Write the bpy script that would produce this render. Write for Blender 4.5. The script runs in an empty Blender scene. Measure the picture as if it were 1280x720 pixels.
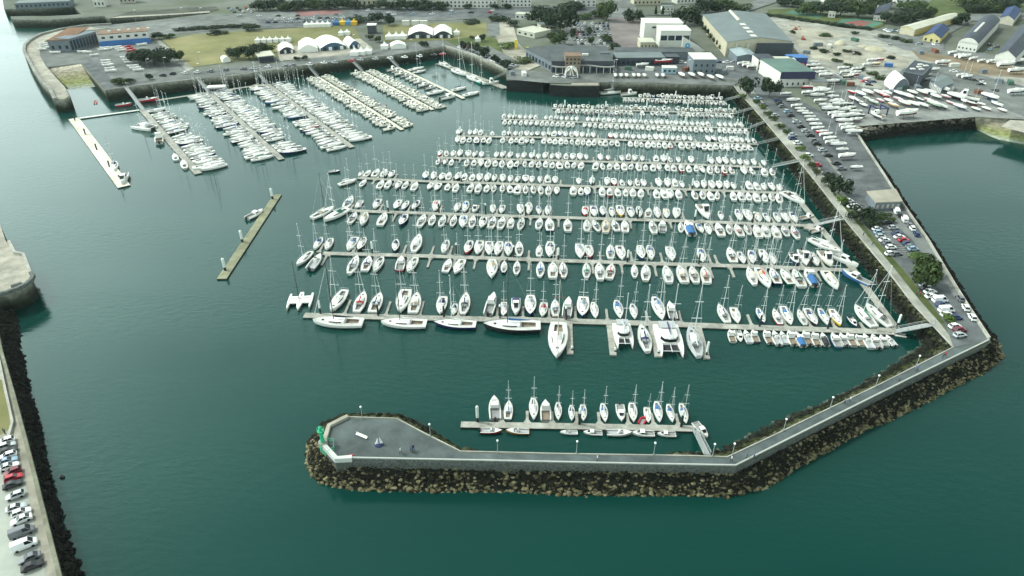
import bpy, math, random
import numpy as np
from mathutils import Vector, Matrix, noise
from mathutils.geometry import tessellate_polygon
R = math.radians
random.seed(7)
rng = np.random.default_rng(7)
SC = bpy.context.scene
COL = SC.collection

# ------------------------------------------------------------------ camera
FPX, TILT, CAMZ = 865.0, R(31.9), 110.0
QZ = 6.0                                      # quay height above the low-tide water
_f = Vector((0, math.cos(TILT), -math.sin(TILT)))
_u = Vector((0, math.sin(TILT), math.cos(TILT)))

def G(px, py, z=0.0):
    """where the sight line through a photograph point meets the level z"""
    d = _f + Vector(((px - 640) / FPX, 0, 0)) + _u * ((360 - py) / FPX)
    t = (z - CAMZ) / d.z
    return Vector((d.x * t, d.y * t, z))

def P(v):
    r = Vector((v[0], v[1], v[2] - CAMZ))
    w = r.dot(_f)
    return 640 + FPX * r.x / w, 360 - FPX * r.dot(_u) / w

def mpp(px, py, z=0.0):
    """photograph pixels per metre across the view at that ground point"""
    v = G(px, py, z)
    return FPX / (Vector((v.x, v.y, z - CAMZ)).dot(_f))

cam = bpy.data.cameras.new('camera')
cam_o = bpy.data.objects.new('camera', cam)
COL.objects.link(cam_o)
cam_o.location = (0, 0, CAMZ)
cam_o.rotation_euler = (math.pi / 2 - TILT, 0, 0)
cam.sensor_width = 36
cam.lens = FPX / 1280 * 36
cam.clip_start = 1
cam.clip_end = 20000
SC.camera = cam_o

# ------------------------------------------------------------------ light
CLOUD_H, CLOUD_Z = 18.0, 1.8
SUN_EL, SUN_AZ = R(52), R(-72)                # azimuth from +Y, clockwise
sdir = Vector((math.sin(SUN_AZ) * math.cos(SUN_EL), math.cos(SUN_AZ) * math.cos(SUN_EL), math.sin(SUN_EL)))
sun = bpy.data.lights.new('sun', 'SUN')
sun.energy = 2.9
sun.angle = R(3.5)
sun.color = (1.0, 0.985, 0.90)
sun_o = bpy.data.objects.new('sun', sun)
COL.objects.link(sun_o)
sun_o.rotation_euler = (-sdir).to_track_quat('-Z', 'Y').to_euler()
world = bpy.data.worlds.new('World')
SC.world = world
world.use_nodes = True
wn = world.node_tree
bg = wn.nodes['Background']
sky = wn.nodes.new('ShaderNodeTexSky')
sky.sky_type = 'NISHITA'
sky.sun_disc = False
sky.sun_elevation = SUN_EL
sky.sun_rotation = SUN_AZ
sky.air_density = 1.0
sky.dust_density = 5.0
sky.ozone_density = 1.0
# a veil of thin cloud over the blue: brighter towards the horizon and round the hidden sun
def wnode(t, **k):
    n = wn.nodes.new(t)
    for a, v in k.items(): setattr(n, a, v)
    return n
tc = wnode('ShaderNodeTexCoord')
nz = wnode('ShaderNodeTexNoise')
nz.inputs['Scale'].default_value = 2.2
nz.inputs['Detail'].default_value = 6
mp = wnode('ShaderNodeMapping')
mp.inputs['Scale'].default_value = (1, 1, 2.6)
wn.links.new(tc.outputs['Generated'], mp.inputs['Vector'])
wn.links.new(mp.outputs[0], nz.inputs['Vector'])
sep = wnode('ShaderNodeSeparateXYZ')
wn.links.new(tc.outputs['Generated'], sep.inputs[0])
hz = wnode('ShaderNodeMapRange')              # horizon to zenith
hz.inputs['From Min'].default_value = 0.0
hz.inputs['From Max'].default_value = 0.75
hz.inputs['To Min'].default_value = CLOUD_H
hz.inputs['To Max'].default_value = CLOUD_Z
wn.links.new(sep.outputs['Z'], hz.inputs['Value'])
dt = wnode('ShaderNodeVectorMath', operation='DOT_PRODUCT')
wn.links.new(tc.outputs['Generated'], dt.inputs[0])
dt.inputs[1].default_value = sdir
pw = wnode('ShaderNodeMath', operation='POWER')
pw.use_clamp = True
wn.links.new(dt.outputs['Value'], pw.inputs[0])
pw.inputs[1].default_value = 5.0
sg = wnode('ShaderNodeMath', operation='MULTIPLY_ADD')
wn.links.new(pw.outputs[0], sg.inputs[0])
sg.inputs[1].default_value = 7.8
sg.inputs[2].default_value = 1.35
mu = wnode('ShaderNodeMath', operation='MULTIPLY')
wn.links.new(hz.outputs[0], mu.inputs[0])
wn.links.new(sg.outputs[0], mu.inputs[1])
cc = wnode('ShaderNodeVectorMath', operation='SCALE')
cc.inputs[0].default_value = (0.84, 1.0, 0.965)
wn.links.new(mu.outputs[0], cc.inputs['Scale'])
cf = wnode('ShaderNodeMapRange')
cf.inputs['From Min'].default_value = 0.35
cf.inputs['From Max'].default_value = 0.6
cf.inputs['To Min'].default_value = 0.55
cf.inputs['To Max'].default_value = 0.97
wn.links.new(nz.outputs['Fac'], cf.inputs['Value'])
mixs = wnode('ShaderNodeMixRGB')
wn.links.new(cf.outputs[0], mixs.inputs['Fac'])
wn.links.new(sky.outputs[0], mixs.inputs['Color1'])
wn.links.new(cc.outputs[0], mixs.inputs['Color2'])
wn.links.new(mixs.outputs[0], bg.inputs[0])
bg.inputs[1].default_value = 0.13
SC.view_settings.view_transform = 'Standard'
SC.view_settings.look = 'None'
SC.view_settings.exposure = 0.0
SC.view_settings.gamma = 1.0
SC.render.engine = 'CYCLES'
SC.cycles.use_denoising = True
SC.cycles.max_bounces = 5
SC.cycles.diffuse_bounces = 2
SC.cycles.glossy_bounces = 2
SC.cycles.transmission_bounces = 2
SC.cycles.caustics_reflective = False
SC.cycles.caustics_refractive = False
SC.cycles.sample_clamp_indirect = 3.0

# ------------------------------------------------------------------ materials
def s2l(c):
    return tuple((x / 12.92 if x <= 0.04045 else ((x + 0.055) / 1.055) ** 2.4) for x in c)

MATS = {}
def mat(name, col, rough=0.6, var=0.0, scale=0.5, metal=0.0, col2=None, bump=0.0, obj_var=0.0, spec=None, detail=4.0, coord='Object'):
    """principled with noise-driven variation of the surface's own colour"""
    if name in MATS:
        return MATS[name]
    m = bpy.data.materials.new(name)
    m.use_nodes = True
    nt = m.node_tree
    b = nt.nodes['Principled BSDF']
    b.inputs['Base Color'].default_value = (*col, 1)
    b.inputs['Roughness'].default_value = rough
    b.inputs['Metallic'].default_value = metal
    b.inputs['Specular IOR Level'].default_value = spec if spec is not None else (0.4 if rough < .65 else 0.12)
    src = None
    if var or col2 or bump:
        tc = nt.nodes.new('ShaderNodeTexCoord')
        nz = nt.nodes.new('ShaderNodeTexNoise')
        nz.inputs['Scale'].default_value = scale
        nz.inputs['Detail'].default_value = detail
        nz.inputs['Roughness'].default_value = 0.65
        if coord == 'World':
            geo = nt.nodes.new('ShaderNodeNewGeometry')
            nt.links.new(geo.outputs['Position'], nz.inputs['Vector'])
        else:
            nt.links.new(tc.outputs['Object'], nz.inputs['Vector'])
        if var or col2:
            rp = nt.nodes.new('ShaderNodeValToRGB')
            c2 = col2 if col2 else tuple(min(1, x * (1 + var)) for x in col)
            c1 = col if col2 else tuple(x * (1 - var) for x in col)
            rp.color_ramp.elements[0].position = 0.32
            rp.color_ramp.elements[0].color = (*c1, 1)
            rp.color_ramp.elements[1].position = 0.68
            rp.color_ramp.elements[1].color = (*c2, 1)
            nt.links.new(nz.outputs['Fac'], rp.inputs['Fac'])
            src = rp.outputs['Color']
            if coord == 'World':                 # broad stains and worn patches over the fine grain
                n5 = nt.nodes.new('ShaderNodeTexNoise')
                n5.inputs['Scale'].default_value = scale * .23
                n5.inputs['Detail'].default_value = 9
                n5.inputs['Roughness'].default_value = .72
                nt.links.new(geo.outputs['Position'], n5.inputs['Vector'])
                r5 = nt.nodes.new('ShaderNodeMapRange')
                r5.inputs['From Min'].default_value = .35
                r5.inputs['From Max'].default_value = .65
                r5.inputs['To Min'].default_value = .72
                r5.inputs['To Max'].default_value = 1.22
                nt.links.new(n5.outputs['Fac'], r5.inputs['Value'])
                s5 = nt.nodes.new('ShaderNodeVectorMath')
                s5.operation = 'SCALE'
                nt.links.new(src, s5.inputs[0])
                nt.links.new(r5.outputs[0], s5.inputs['Scale'])
                src = s5.outputs[0]
        if bump:
            bp = nt.nodes.new('ShaderNodeBump')
            bp.inputs['Strength'].default_value = bump
            bp.inputs['Distance'].default_value = 0.3
            nt.links.new(nz.outputs['Fac'], bp.inputs['Height'])
            nt.links.new(bp.outputs[0], b.inputs['Normal'])
    if obj_var:
        oi = nt.nodes.new('ShaderNodeObjectInfo')
        mr = nt.nodes.new('ShaderNodeMapRange')
        mr.inputs['To Min'].default_value = 1 - obj_var
        mr.inputs['To Max'].default_value = 1 + obj_var
        nt.links.new(oi.outputs['Random'], mr.inputs['Value'])
        mx = nt.nodes.new('ShaderNodeVectorMath')
        mx.operation = 'SCALE'
        if src:
            nt.links.new(src, mx.inputs[0])
        else:
            mx.inputs[0].default_value = col
        nt.links.new(mr.outputs[0], mx.inputs['Scale'])
        src = mx.outputs[0]
    if src:
        nt.links.new(src, b.inputs['Base Color'])
    MATS[name] = m
    return m

def zone_mat(name, stops, zlo, zhi, rough=0.9, wob=1.2, scale=0.4, bump=0.4, island=0.0):
    """stone whose own colour changes with height above low water: weed, wet band, dry stone"""
    m = bpy.data.materials.new(name)
    m.use_nodes = True
    nt = m.node_tree
    b = nt.nodes['Principled BSDF']
    b.inputs['Roughness'].default_value = rough
    b.inputs['Specular IOR Level'].default_value = 0.06
    geo = nt.nodes.new('ShaderNodeNewGeometry')
    sep = nt.nodes.new('ShaderNodeSeparateXYZ')
    nt.links.new(geo.outputs['Position'], sep.inputs[0])
    nz = nt.nodes.new('ShaderNodeTexNoise')
    nz.inputs['Scale'].default_value = scale
    nz.inputs['Detail'].default_value = 5
    nt.links.new(geo.outputs['Position'], nz.inputs['Vector'])
    ma = nt.nodes.new('ShaderNodeMath')
    ma.operation = 'MULTIPLY_ADD'
    ma.inputs[1].default_value = wob * 2
    nt.links.new(nz.outputs['Fac'], ma.inputs[0])
    nt.links.new(sep.outputs['Z'], ma.inputs[2])
    last = ma.outputs[0]
    if island:
        m3 = nt.nodes.new('ShaderNodeMath')
        m3.operation = 'MULTIPLY_ADD'
        m3.inputs[1].default_value = island
        nt.links.new(geo.outputs['Random Per Island'], m3.inputs[0])
        nt.links.new(last, m3.inputs[2])
        last = m3.outputs[0]
    mr = nt.nodes.new('ShaderNodeMapRange')
    mr.inputs['From Min'].default_value = zlo + wob + island * 0.5
    mr.inputs['From Max'].default_value = zhi + wob + island * 0.5
    nt.links.new(last, mr.inputs['Value'])
    rp = nt.nodes.new('ShaderNodeValToRGB')
    els = rp.color_ramp.elements
    while len(els) < len(stops):
        els.new(0.5)
    for e, (p, c) in zip(els, stops):
        e.position = p
        e.color = (*c, 1)
    nt.links.new(mr.outputs[0], rp.inputs['Fac'])
    n2 = nt.nodes.new('ShaderNodeTexNoise')
    n2.inputs['Scale'].default_value = scale * 5
    n2.inputs['Detail'].default_value = 6
    nt.links.new(geo.outputs['Position'], n2.inputs['Vector'])
    mr2 = nt.nodes.new('ShaderNodeMapRange')
    mr2.inputs['From Min'].default_value = 0.3
    mr2.inputs['From Max'].default_value = 0.7
    mr2.inputs['To Min'].default_value = 0.55
    mr2.inputs['To Max'].default_value = 1.35
    nt.links.new(n2.outputs['Fac'], mr2.inputs['Value'])
    mx = nt.nodes.new('ShaderNodeVectorMath')
    mx.operation = 'SCALE'
    nt.links.new(rp.outputs['Color'], mx.inputs[0])
    nt.links.new(mr2.outputs[0], mx.inputs['Scale'])
    nt.links.new(mx.outputs[0], b.inputs['Base Color'])
    if bump:
        bp = nt.nodes.new('ShaderNodeBump')
        bp.inputs['Strength'].default_value = bump
        bp.inputs['Distance'].default_value = 0.4
        nt.links.new(n2.outputs['Fac'], bp.inputs['Height'])
        nt.links.new(bp.outputs[0], b.inputs['Normal'])
    MATS[name] = m
    return m

# ------------------------------------------------------------------ objects
def tag(o, label=None, cat=None, group=None, kind=None):
    if label: o['label'] = label
    if cat: o['category'] = cat
    if group: o['group'] = group
    if kind: o['kind'] = kind
    return o

def empty(name, loc=(0, 0, 0), rz=0.0, sc=1.0):
    o = bpy.data.objects.new(name, None)
    COL.objects.link(o)
    o.empty_display_size = 0.2
    o.location = loc
    o.rotation_euler = (0, 0, rz)
    o.scale = (sc, sc, sc)
    return o

class MB:
    """collects simple shapes, then links them as ONE mesh object"""
    def __init__(s):
        s.v, s.f, s.m = [], [], []
    def add(s, vs, fs, mi=0):
        n = len(s.v)
        s.v += [tuple(v) for v in vs]
        s.f += [tuple(i + n for i in f) for f in fs]
        s.m += [mi] * len(fs)
        return s
    def box(s, x0, x1, y0, y1, z0, z1, mi=0, rz=0.0, c=None, tx=0.0, ty=0.0):
        """box with optional taper of the top and a turn about c"""
        vs = []
        for z, k in ((z0, 0), (z1, 1)):
            for x, y in ((x0 + tx * k, y0 + ty * k), (x1 - tx * k, y0 + ty * k), (x1 - tx * k, y1 - ty * k), (x0 + tx * k, y1 - ty * k)):
                vs.append((x, y, z))
        if rz:
            cx, cy = c if c else ((x0 + x1) / 2, (y0 + y1) / 2)
            ca, sa = math.cos(rz), math.sin(rz)
            vs = [(cx + (x - cx) * ca - (y - cy) * sa, cy + (x - cx) * sa + (y - cy) * ca, z) for x, y, z in vs]
        return s.add(vs, [(3, 2, 1, 0), (4, 5, 6, 7), (0, 1, 5, 4), (1, 2, 6, 5), (2, 3, 7, 6), (3, 0, 4, 7)], mi)
    def tube(s, a, b, r0, r1=None, n=6, mi=0):
        a, b = Vector(a), Vector(b)
        r1 = r0 if r1 is None else r1
        d = (b - a).normalized()
        u = d.orthogonal().normalized()
        w = d.cross(u)
        vs = []
        for p, r in ((a, r0), (b, r1)):
            for k in range(n):
                t = 2 * math.pi * k / n
                vs.append(p + (u * math.cos(t) + w * math.sin(t)) * r)
        fs = [(k, (k + 1) % n, n + (k + 1) % n, n + k) for k in range(n)]
        fs += [tuple(range(n - 1, -1, -1)), tuple(range(n, 2 * n))]
        return s.add(vs, fs, mi)
    def loft(s, rings, closed=True, caps=True, mi=0):
        n = len(rings[0])
        vs = [v for r in rings for v in r]
        fs = []
        for i in range(len(rings) - 1):
            for k in range(n if closed else n - 1):
                a, b = i * n + k, i * n + (k + 1) % n
                fs.append((a, b, b + n, a + n))
        if caps and closed:
            fs.append(tuple(range(n - 1, -1, -1)))
            fs.append(tuple(range((len(rings) - 1) * n, len(rings) * n)))
        return s.add(vs, fs, mi)
    def prism(s, pts, z0, z1, mi=0, mtop=None):
        n = len(pts)
        a = sum(pts[i][0] * pts[(i + 1) % n][1] - pts[(i + 1) % n][0] * pts[i][1] for i in range(n))
        if a < 0:
            pts = pts[::-1]
        vs = [(p[0], p[1], z0) for p in pts] + [(p[0], p[1], z1) for p in pts]
        s.add(vs, [(k, (k + 1) % n, n + (k + 1) % n, n + k) for k in range(n)], mi)
        tri = tessellate_polygon([[Vector((p[0], p[1], 0)) for p in pts]])
        top = []
        for t in tri:
            q = [vs[n + i] for i in t]
            ar = (q[1][0] - q[0][0]) * (q[2][1] - q[0][1]) - (q[2][0] - q[0][0]) * (q[1][1] - q[0][1])
            top.append(tuple(n + i for i in (t if ar > 0 else t[::-1])))
        base = len(s.v) - 2 * n
        s.f += [tuple(base + i for i in f) for f in top]
        s.m += [mi if mtop is None else mtop] * len(top)
        return s
    def mesh(s, name, mats):
        me = bpy.data.meshes.new(name)
        me.from_pydata(s.v, [], s.f)
        for m in (mats if isinstance(mats, (list, tuple)) else [mats]):
            me.materials.append(m)
        if any(s.m):
            me.polygons.foreach_set('material_index', s.m)
        me.update()
        return me
    def build(s, name, mats, parent=None, loc=None, rz=0.0, smooth=False):
        me = s.mesh(name, mats)
        if smooth:
            me.polygons.foreach_set('use_smooth', [True] * len(me.polygons))
        return link(name, me, parent, loc, rz)

def link(name, me, parent=None, loc=None, rz=0.0):
    o = bpy.data.objects.new(name, me)
    COL.objects.link(o)
    if parent: o.parent = parent
    if loc is not None: o.location = loc
    if rz: o.rotation_euler = (0, 0, rz)
    return o

KIDS = {}
def kids(o):
    return KIDS.get(o.name, [])
def reg(root):
    """remember a prototype's children so that copying needs no search"""
    for c in root.children_recursive:
        KIDS.setdefault(c.parent.name, []).append(c)
def copy_tree(o, parent=None):
    c = o.copy()
    COL.objects.link(c)
    c.parent = parent
    for ch in kids(o):
        copy_tree(ch, c)
    return c

def sheet(name, pts, z, m, kind='structure', label=None, cat=None):
    """a level sheet, outline given in photograph points on level z or as vectors"""
    vs = [G(p[0], p[1], z) if not isinstance(p, Vector) else Vector((p.x, p.y, z)) for p in pts]
    tri = tessellate_polygon([[Vector((v.x, v.y, 0)) for v in vs]])
    fs = []
    for t in tri:
        a, b, c = (vs[i] for i in t)
        fs.append(t if (b - a).cross(c - a).z > 0 else t[::-1])
    o = MB().add(vs, fs).build(name, m)
    return tag(o, label, cat, kind=kind)

ORD = ['zeroth', 'first', 'second', 'third', 'fourth', 'fifth', 'sixth', 'seventh', 'eighth', 'ninth', 'tenth', 'eleventh', 'twelfth', 'thirteenth',
       'fourteenth', 'fifteenth', 'sixteenth', 'seventeenth', 'eighteenth', 'nineteenth', 'twentieth']
TENS = {2: 'twenty', 3: 'thirty', 4: 'forty', 5: 'fifty', 6: 'sixty'}
def ordw(n):
    if n <= 20: return ORD[n]
    if n % 10 == 0: return {30: 'thirtieth', 40: 'fortieth', 50: 'fiftieth', 60: 'sixtieth'}[n]
    return TENS[n // 10] + '-' + ORD[n % 10]
# ------------------------------------------------------------------ setting materials
def water_mat():
    m = bpy.data.materials.new('sea_water')
    m.use_nodes = True
    nt = m.node_tree
    b = nt.nodes['Principled BSDF']
    b.inputs['Base Color'].default_value = (0.008, 0.05, 0.045, 1)
    b.inputs['Roughness'].default_value = 0.09
    b.inputs['IOR'].default_value = 1.33
    b.inputs['Specular Tint'].default_value = (0.62, 1.0, 0.945, 1)
    geo = nt.nodes.new('ShaderNodeNewGeometry')
    mp = nt.nodes.new('ShaderNodeMapping')
    mp.inputs['Rotation'].default_value = (0, 0, R(25))
    mp.inputs['Scale'].default_value = (0.55, 1.3, 1)
    nt.links.new(geo.outputs['Position'], mp.inputs['Vector'])
    n1 = nt.nodes.new('ShaderNodeTexNoise')
    n1.inputs['Scale'].default_value = 0.55
    n1.inputs['Detail'].default_value = 3
    nt.links.new(mp.outputs[0], n1.inputs['Vector'])
    n2 = nt.nodes.new('ShaderNodeTexNoise')            # where the breeze ruffles the surface
    n2.inputs['Scale'].default_value = 0.012
    n2.inputs['Detail'].default_value = 6
    m9 = nt.nodes.new('ShaderNodeMapping')
    m9.inputs['Rotation'].default_value = (0, 0, R(-20))
    m9.inputs['Scale'].default_value = (.6, 2.2, 1)
    nt.links.new(geo.outputs['Position'], m9.inputs['Vector'])
    nt.links.new(m9.outputs[0], n2.inputs['Vector'])
    mr = nt.nodes.new('ShaderNodeMapRange')
    mr.inputs['From Min'].default_value = 0.4
    mr.inputs['From Max'].default_value = 0.65
    mr.inputs['To Min'].default_value = 0.07
    mr.inputs['To Max'].default_value = 0.34
    nt.links.new(n2.outputs['Fac'], mr.inputs['Value'])
    bp = nt.nodes.new('ShaderNodeBump')
    bp.inputs['Distance'].default_value = 0.30
    nt.links.new(mr.outputs[0], bp.inputs['Strength'])
    nt.links.new(n1.outputs['Fac'], bp.inputs['Height'])
    n4 = nt.nodes.new('ShaderNodeTexNoise')             # small sharp ripples that glint
    n4.inputs['Scale'].default_value = 2.4
    n4.inputs['Detail'].default_value = 2
    nt.links.new(mp.outputs[0], n4.inputs['Vector'])
    b2 = nt.nodes.new('ShaderNodeBump')
    b2.inputs['Distance'].default_value = 0.10
    nt.links.new(mr.outputs[0], b2.inputs['Strength'])
    nt.links.new(n4.outputs['Fac'], b2.inputs['Height'])
    nt.links.new(bp.outputs[0], b2.inputs['Normal'])
    nt.links.new(b2.outputs[0], b.inputs['Normal'])
    rr = nt.nodes.new('ShaderNodeMapRange')
    rr.inputs['From Min'].default_value = 0.38
    rr.inputs['From Max'].default_value = 0.66
    rr.inputs['To Min'].default_value = 0.07
    rr.inputs['To Max'].default_value = 0.20
    nt.links.new(n2.outputs['Fac'], rr.inputs['Value'])
    nt.links.new(rr.outputs[0], b.inputs['Roughness'])
    rp = nt.nodes.new('ShaderNodeValToRGB')
    rp.color_ramp.elements[0].position = 0.35
    rp.color_ramp.elements[0].color = (0.002, 0.031, 0.026, 1)
    rp.color_ramp.elements[1].position = 0.7
    rp.color_ramp.elements[1].color = (0.003, 0.037, 0.0295, 1)
    nt.links.new(n2.outputs['Fac'], rp.inputs['Fac'])
    nt.links.new(rp.outputs[0], b.inputs['Base Color'])
    return m

M_ASPH = mat('asphalt', (0.105, 0.117, 0.12), 0.9, 0.35, 0.15, coord='World')
M_ASPH2 = mat('worn_asphalt', (0.14, 0.152, 0.146), 0.9, 0.3, 0.12, coord='World')
M_PATHG = mat('breakwater_paving', (0.086, 0.106, 0.106), 0.9, 0.22, 0.22, coord='World')
M_GRAVEL = mat('pale_gravel', (0.26, 0.265, 0.23), 0.95, 0.32, 0.12, coord='World')
M_SAND = mat('pale_sand', (0.30, 0.29, 0.235), 0.95, 0.3, 0.08, coord='World')
M_CONC = mat('concrete', (0.24, 0.245, 0.22), 0.9, 0.18, 0.25, coord='World')
M_COPE = mat('pale_coping', (0.33, 0.33, 0.29), 0.85, 0.15, 0.6, coord='World')
M_PAVE = mat('stone_paving', (0.31, 0.30, 0.25), 0.9, 0.22, 0.3, coord='World')
M_GRASS = mat('dry_lawn', (0.12, 0.13, 0.05), 0.95, 0, 0.03, coord='World', col2=(0.22, 0.205, 0.10))
M_GRASS2 = mat('green_verge', (0.05, 0.075, 0.024), 0.95, 0, 0.1, coord='World', col2=(0.10, 0.12, 0.045))
M_EARTH = mat('bare_earth', (0.19, 0.155, 0.105), 0.95, 0.25, 0.08, coord='World')
M_GENGND = mat('town_ground', (0.15, 0.16, 0.145), 0.95, 0, 0.03, coord='World', col2=(0.085, 0.105, 0.065), detail=8)
M_WALLQ = zone_mat('quay_masonry', [(0.0, (0.012, 0.016, 0.012)), (0.35, (0.022, 0.026, 0.018)), (0.6, (0.07, 0.075, 0.055)), (0.85, (0.2, 0.2, 0.165)), (1.0, (0.3, 0.3, 0.25))], 0, 6.2, 0.95, 1.0, 0.12, 0.3)
M_WALLB = zone_mat('breakwater_masonry', [(0.0, (0.06, 0.065, 0.052)), (0.5, (0.09, 0.1, 0.09)), (1.0, (0.13, 0.145, 0.135))], 2.5, 6.4, 0.95, 0.5, 0.4, 0.2)
def rock_mat(name, pale, dark, curve):
    """blocks are pale or weed-black one by one; curve gives the share of black blocks at each height"""
    m = bpy.data.materials.new(name)
    m.use_nodes = True
    nt = m.node_tree
    b = nt.nodes['Principled BSDF']
    b.inputs['Roughness'].default_value = .9
    b.inputs['Specular IOR Level'].default_value = .06
    geo = nt.nodes.new('ShaderNodeNewGeometry')
    sep = nt.nodes.new('ShaderNodeSeparateXYZ')
    nt.links.new(geo.outputs['Position'], sep.inputs[0])
    mr = nt.nodes.new('ShaderNodeMapRange')
    mr.inputs['From Max'].default_value = 6
    nt.links.new(sep.outputs['Z'], mr.inputs['Value'])
    fc = nt.nodes.new('ShaderNodeValToRGB')
    els = fc.color_ramp.elements
    while len(els) < len(curve): els.new(.5)
    for e, (z, k) in zip(els, curve):
        e.position = z / 6
        e.color = (k, k, k, 1)
    nt.links.new(mr.outputs[0], fc.inputs['Fac'])
    nz = nt.nodes.new('ShaderNodeTexNoise')
    nz.inputs['Scale'].default_value = 1.6
    nz.inputs['Detail'].default_value = 4
    nt.links.new(geo.outputs['Position'], nz.inputs['Vector'])
    ad = nt.nodes.new('ShaderNodeMath')
    ad.operation = 'MULTIPLY_ADD'
    ad.inputs[1].default_value = .5
    nt.links.new(nz.outputs['Fac'], ad.inputs[0])
    sb = nt.nodes.new('ShaderNodeMath')
    sb.operation = 'SUBTRACT'
    nt.links.new(geo.outputs['Random Per Island'], sb.inputs[0])
    nt.links.new(fc.outputs['Color'], sb.inputs[1])
    nt.links.new(sb.outputs[0], ad.inputs[2])
    m2 = nt.nodes.new('ShaderNodeMapRange')
    m2.inputs['From Min'].default_value = .17
    m2.inputs['From Max'].default_value = .42
    nt.links.new(ad.outputs[0], m2.inputs['Value'])
    n3 = nt.nodes.new('ShaderNodeTexNoise')
    n3.inputs['Scale'].default_value = .8
    nt.links.new(geo.outputs['Position'], n3.inputs['Vector'])
    pr = nt.nodes.new('ShaderNodeValToRGB')
    pr.color_ramp.elements[0].position = .35
    pr.color_ramp.elements[0].color = (*pale[0], 1)
    pr.color_ramp.elements[1].position = .65
    pr.color_ramp.elements[1].color = (*pale[1], 1)
    nt.links.new(n3.outputs['Fac'], pr.inputs['Fac'])
    mx = nt.nodes.new('ShaderNodeMixRGB')
    mx.inputs['Color1'].default_value = (*dark, 1)
    nt.links.new(m2.outputs[0], mx.inputs['Fac'])
    nt.links.new(pr.outputs[0], mx.inputs['Color2'])
    nt.links.new(mx.outputs[0], b.inputs['Base Color'])
    MATS[name] = m
    return m
M_ROCKO = rock_mat('outer_armour_rock', ((.075, .068, .034), (.21, .19, .11)), (.014, .014, .010), [(0, .2), (.5, .12), (1.0, .4), (1.9, .74), (3.4, .76), (4.6, .66)])
M_GAP = mat('dark_rock_gaps', (.012, .013, .010), .95, .3, .5, coord='World')
M_ROCKI = zone_mat('weedy_slope_rock', [(0.0, (0.075, 0.095, 0.075)), (0.1, (0.02, 0.024, 0.018)), (0.45, (0.012, 0.013, 0.010)), (0.62, (0.016, 0.020, 0.009)), (0.8, (0.036, 0.044, 0.018)), (1.0, (0.085, 0.085, 0.05))], 0.0, 5.8, 0.95, 0.8, 0.2, 0.4, 1.0)
M_ROCKD = zone_mat('black_weed_rock', [(0.0, (0.010, 0.010, 0.009)), (0.7, (0.013, 0.012, 0.010)), (0.9, (0.03, 0.03, 0.025)), (1.0, (0.22, 0.22, 0.2))], 0.0, 5.6, 0.95, 0.5, 0.25, 0.3, 1.2)
M_ROCKP = zone_mat('yard_rip_rap', [(0.0, (0.012, 0.014, 0.012)), (0.45, (0.02, 0.02, 0.016)), (0.6, (0.12, 0.11, 0.085)), (1.0, (0.42, 0.38, 0.3))], 0.0, 5.8, 0.95, 0.6, 0.25, 0.3, 1.5)

# ------------------------------------------------------------------ water and land
tag(MB().add([(-6000, -1500, 0), (6000, -1500, 0), (6000, 9000, 0), (-6000, 9000, 0)], [(0, 1, 2, 3)]).build('sea_water', water_mat()), 'calm green sea water inside and outside the marina', kind='structure')

Q = lambda pts, z=QZ: [G(x, y, z) for x, y in pts]
SH_WEST = [(3, -2), (5, 11), (50, 10), (92, 7), (103, 17.5), (85, 19), (60, 20), (30, 20), (13, 20.5), (14, 23.5), (26, 24.5), (62, 24.5), (104, 21.5), (130, 19.5), (136, 22.5),
           (200, 19.5), (262, 15.5), (262, 17), (215, 22.5), (160, 28.5), (140, 31), (105, 33), (75, 37.5), (50, 44), (37, 51), (30, 58), (29, 65), (34, 75), (42, 90), (52, 105), (61, 113), (64, 119), (67, 126),
           (81, 125.5), (88, 120), (82, 109), (70, 96), (60, 84)]
SH_MAIN = [(101, 79.5), (131, 113), (155, 109.5), (240, 99.5), (290, 95), (332, 88.5), (382, 81.5), (432, 75), (490, 69), (556, 58.5), (592, 69.5), (633, 88), (633, 100.5), (679, 101.5), (681, 99), (687, 99),
           (688, 106), (714, 107.5), (749, 107.5), (750, 102.5), (780, 103.2), (855, 105), (917, 107.5), (922, 114), (940, 134), (956, 152), (972, 171), (1007, 212), (1035, 247), (1060, 280), (1085, 310), (1110, 340),
           (1142, 382), (1161, 402), (1190, 433.5)]
SH_BRK_IN = [(1100, 480), (1035, 511), (967, 544), (909, 571), (860, 569.5), (700, 567), (576, 564), (530, 541), (496, 523), (434, 521), (410, 533), (406, 545), (401, 556), (419, 576), (440, 574.5)]
SH_BRK_OUT = [(640, 579), (780, 582), (920, 585), (1012, 539), (1135, 477), (1239, 428)]
SH_EAST = [(1212, 387), (1195, 360), (1160, 301), (1129, 257), (1105, 219), (1067, 161), (1110, 152.5), (1160, 147), (1220, 145), (1262, 146.5), (1272, 160), (1300, 168), (1500, 172)]
main = Q(SH_WEST) + Q(SH_MAIN) + Q(SH_BRK_IN) + Q(SH_BRK_OUT) + Q(SH_EAST)
far = [Vector((3500, 900, QZ)), Vector((3500, 8000, QZ)), Vector((-3500, 8000, QZ)), Vector((-900, 1900, QZ))]
sheet('ground', main + far, QZ, M_GENGND)

def wall(name, pts, z0, z1, m, label, cat='wall', kind=None, thick=0.8):
    """a standing wall along a shoreline, its outer face on the given points and its body behind"""
    vs, fs = [], []
    n = len(pts)
    for p in pts:
        vs += [(p.x, p.y, z0), (p.x, p.y, z1)]
    for i in range(n - 1):
        fs.append((2 * i, 2 * i + 1, 2 * i + 3, 2 * i + 2))
    o = MB().add(vs, fs).build(name, m)
    return tag(o, label, cat, kind=kind)

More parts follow.
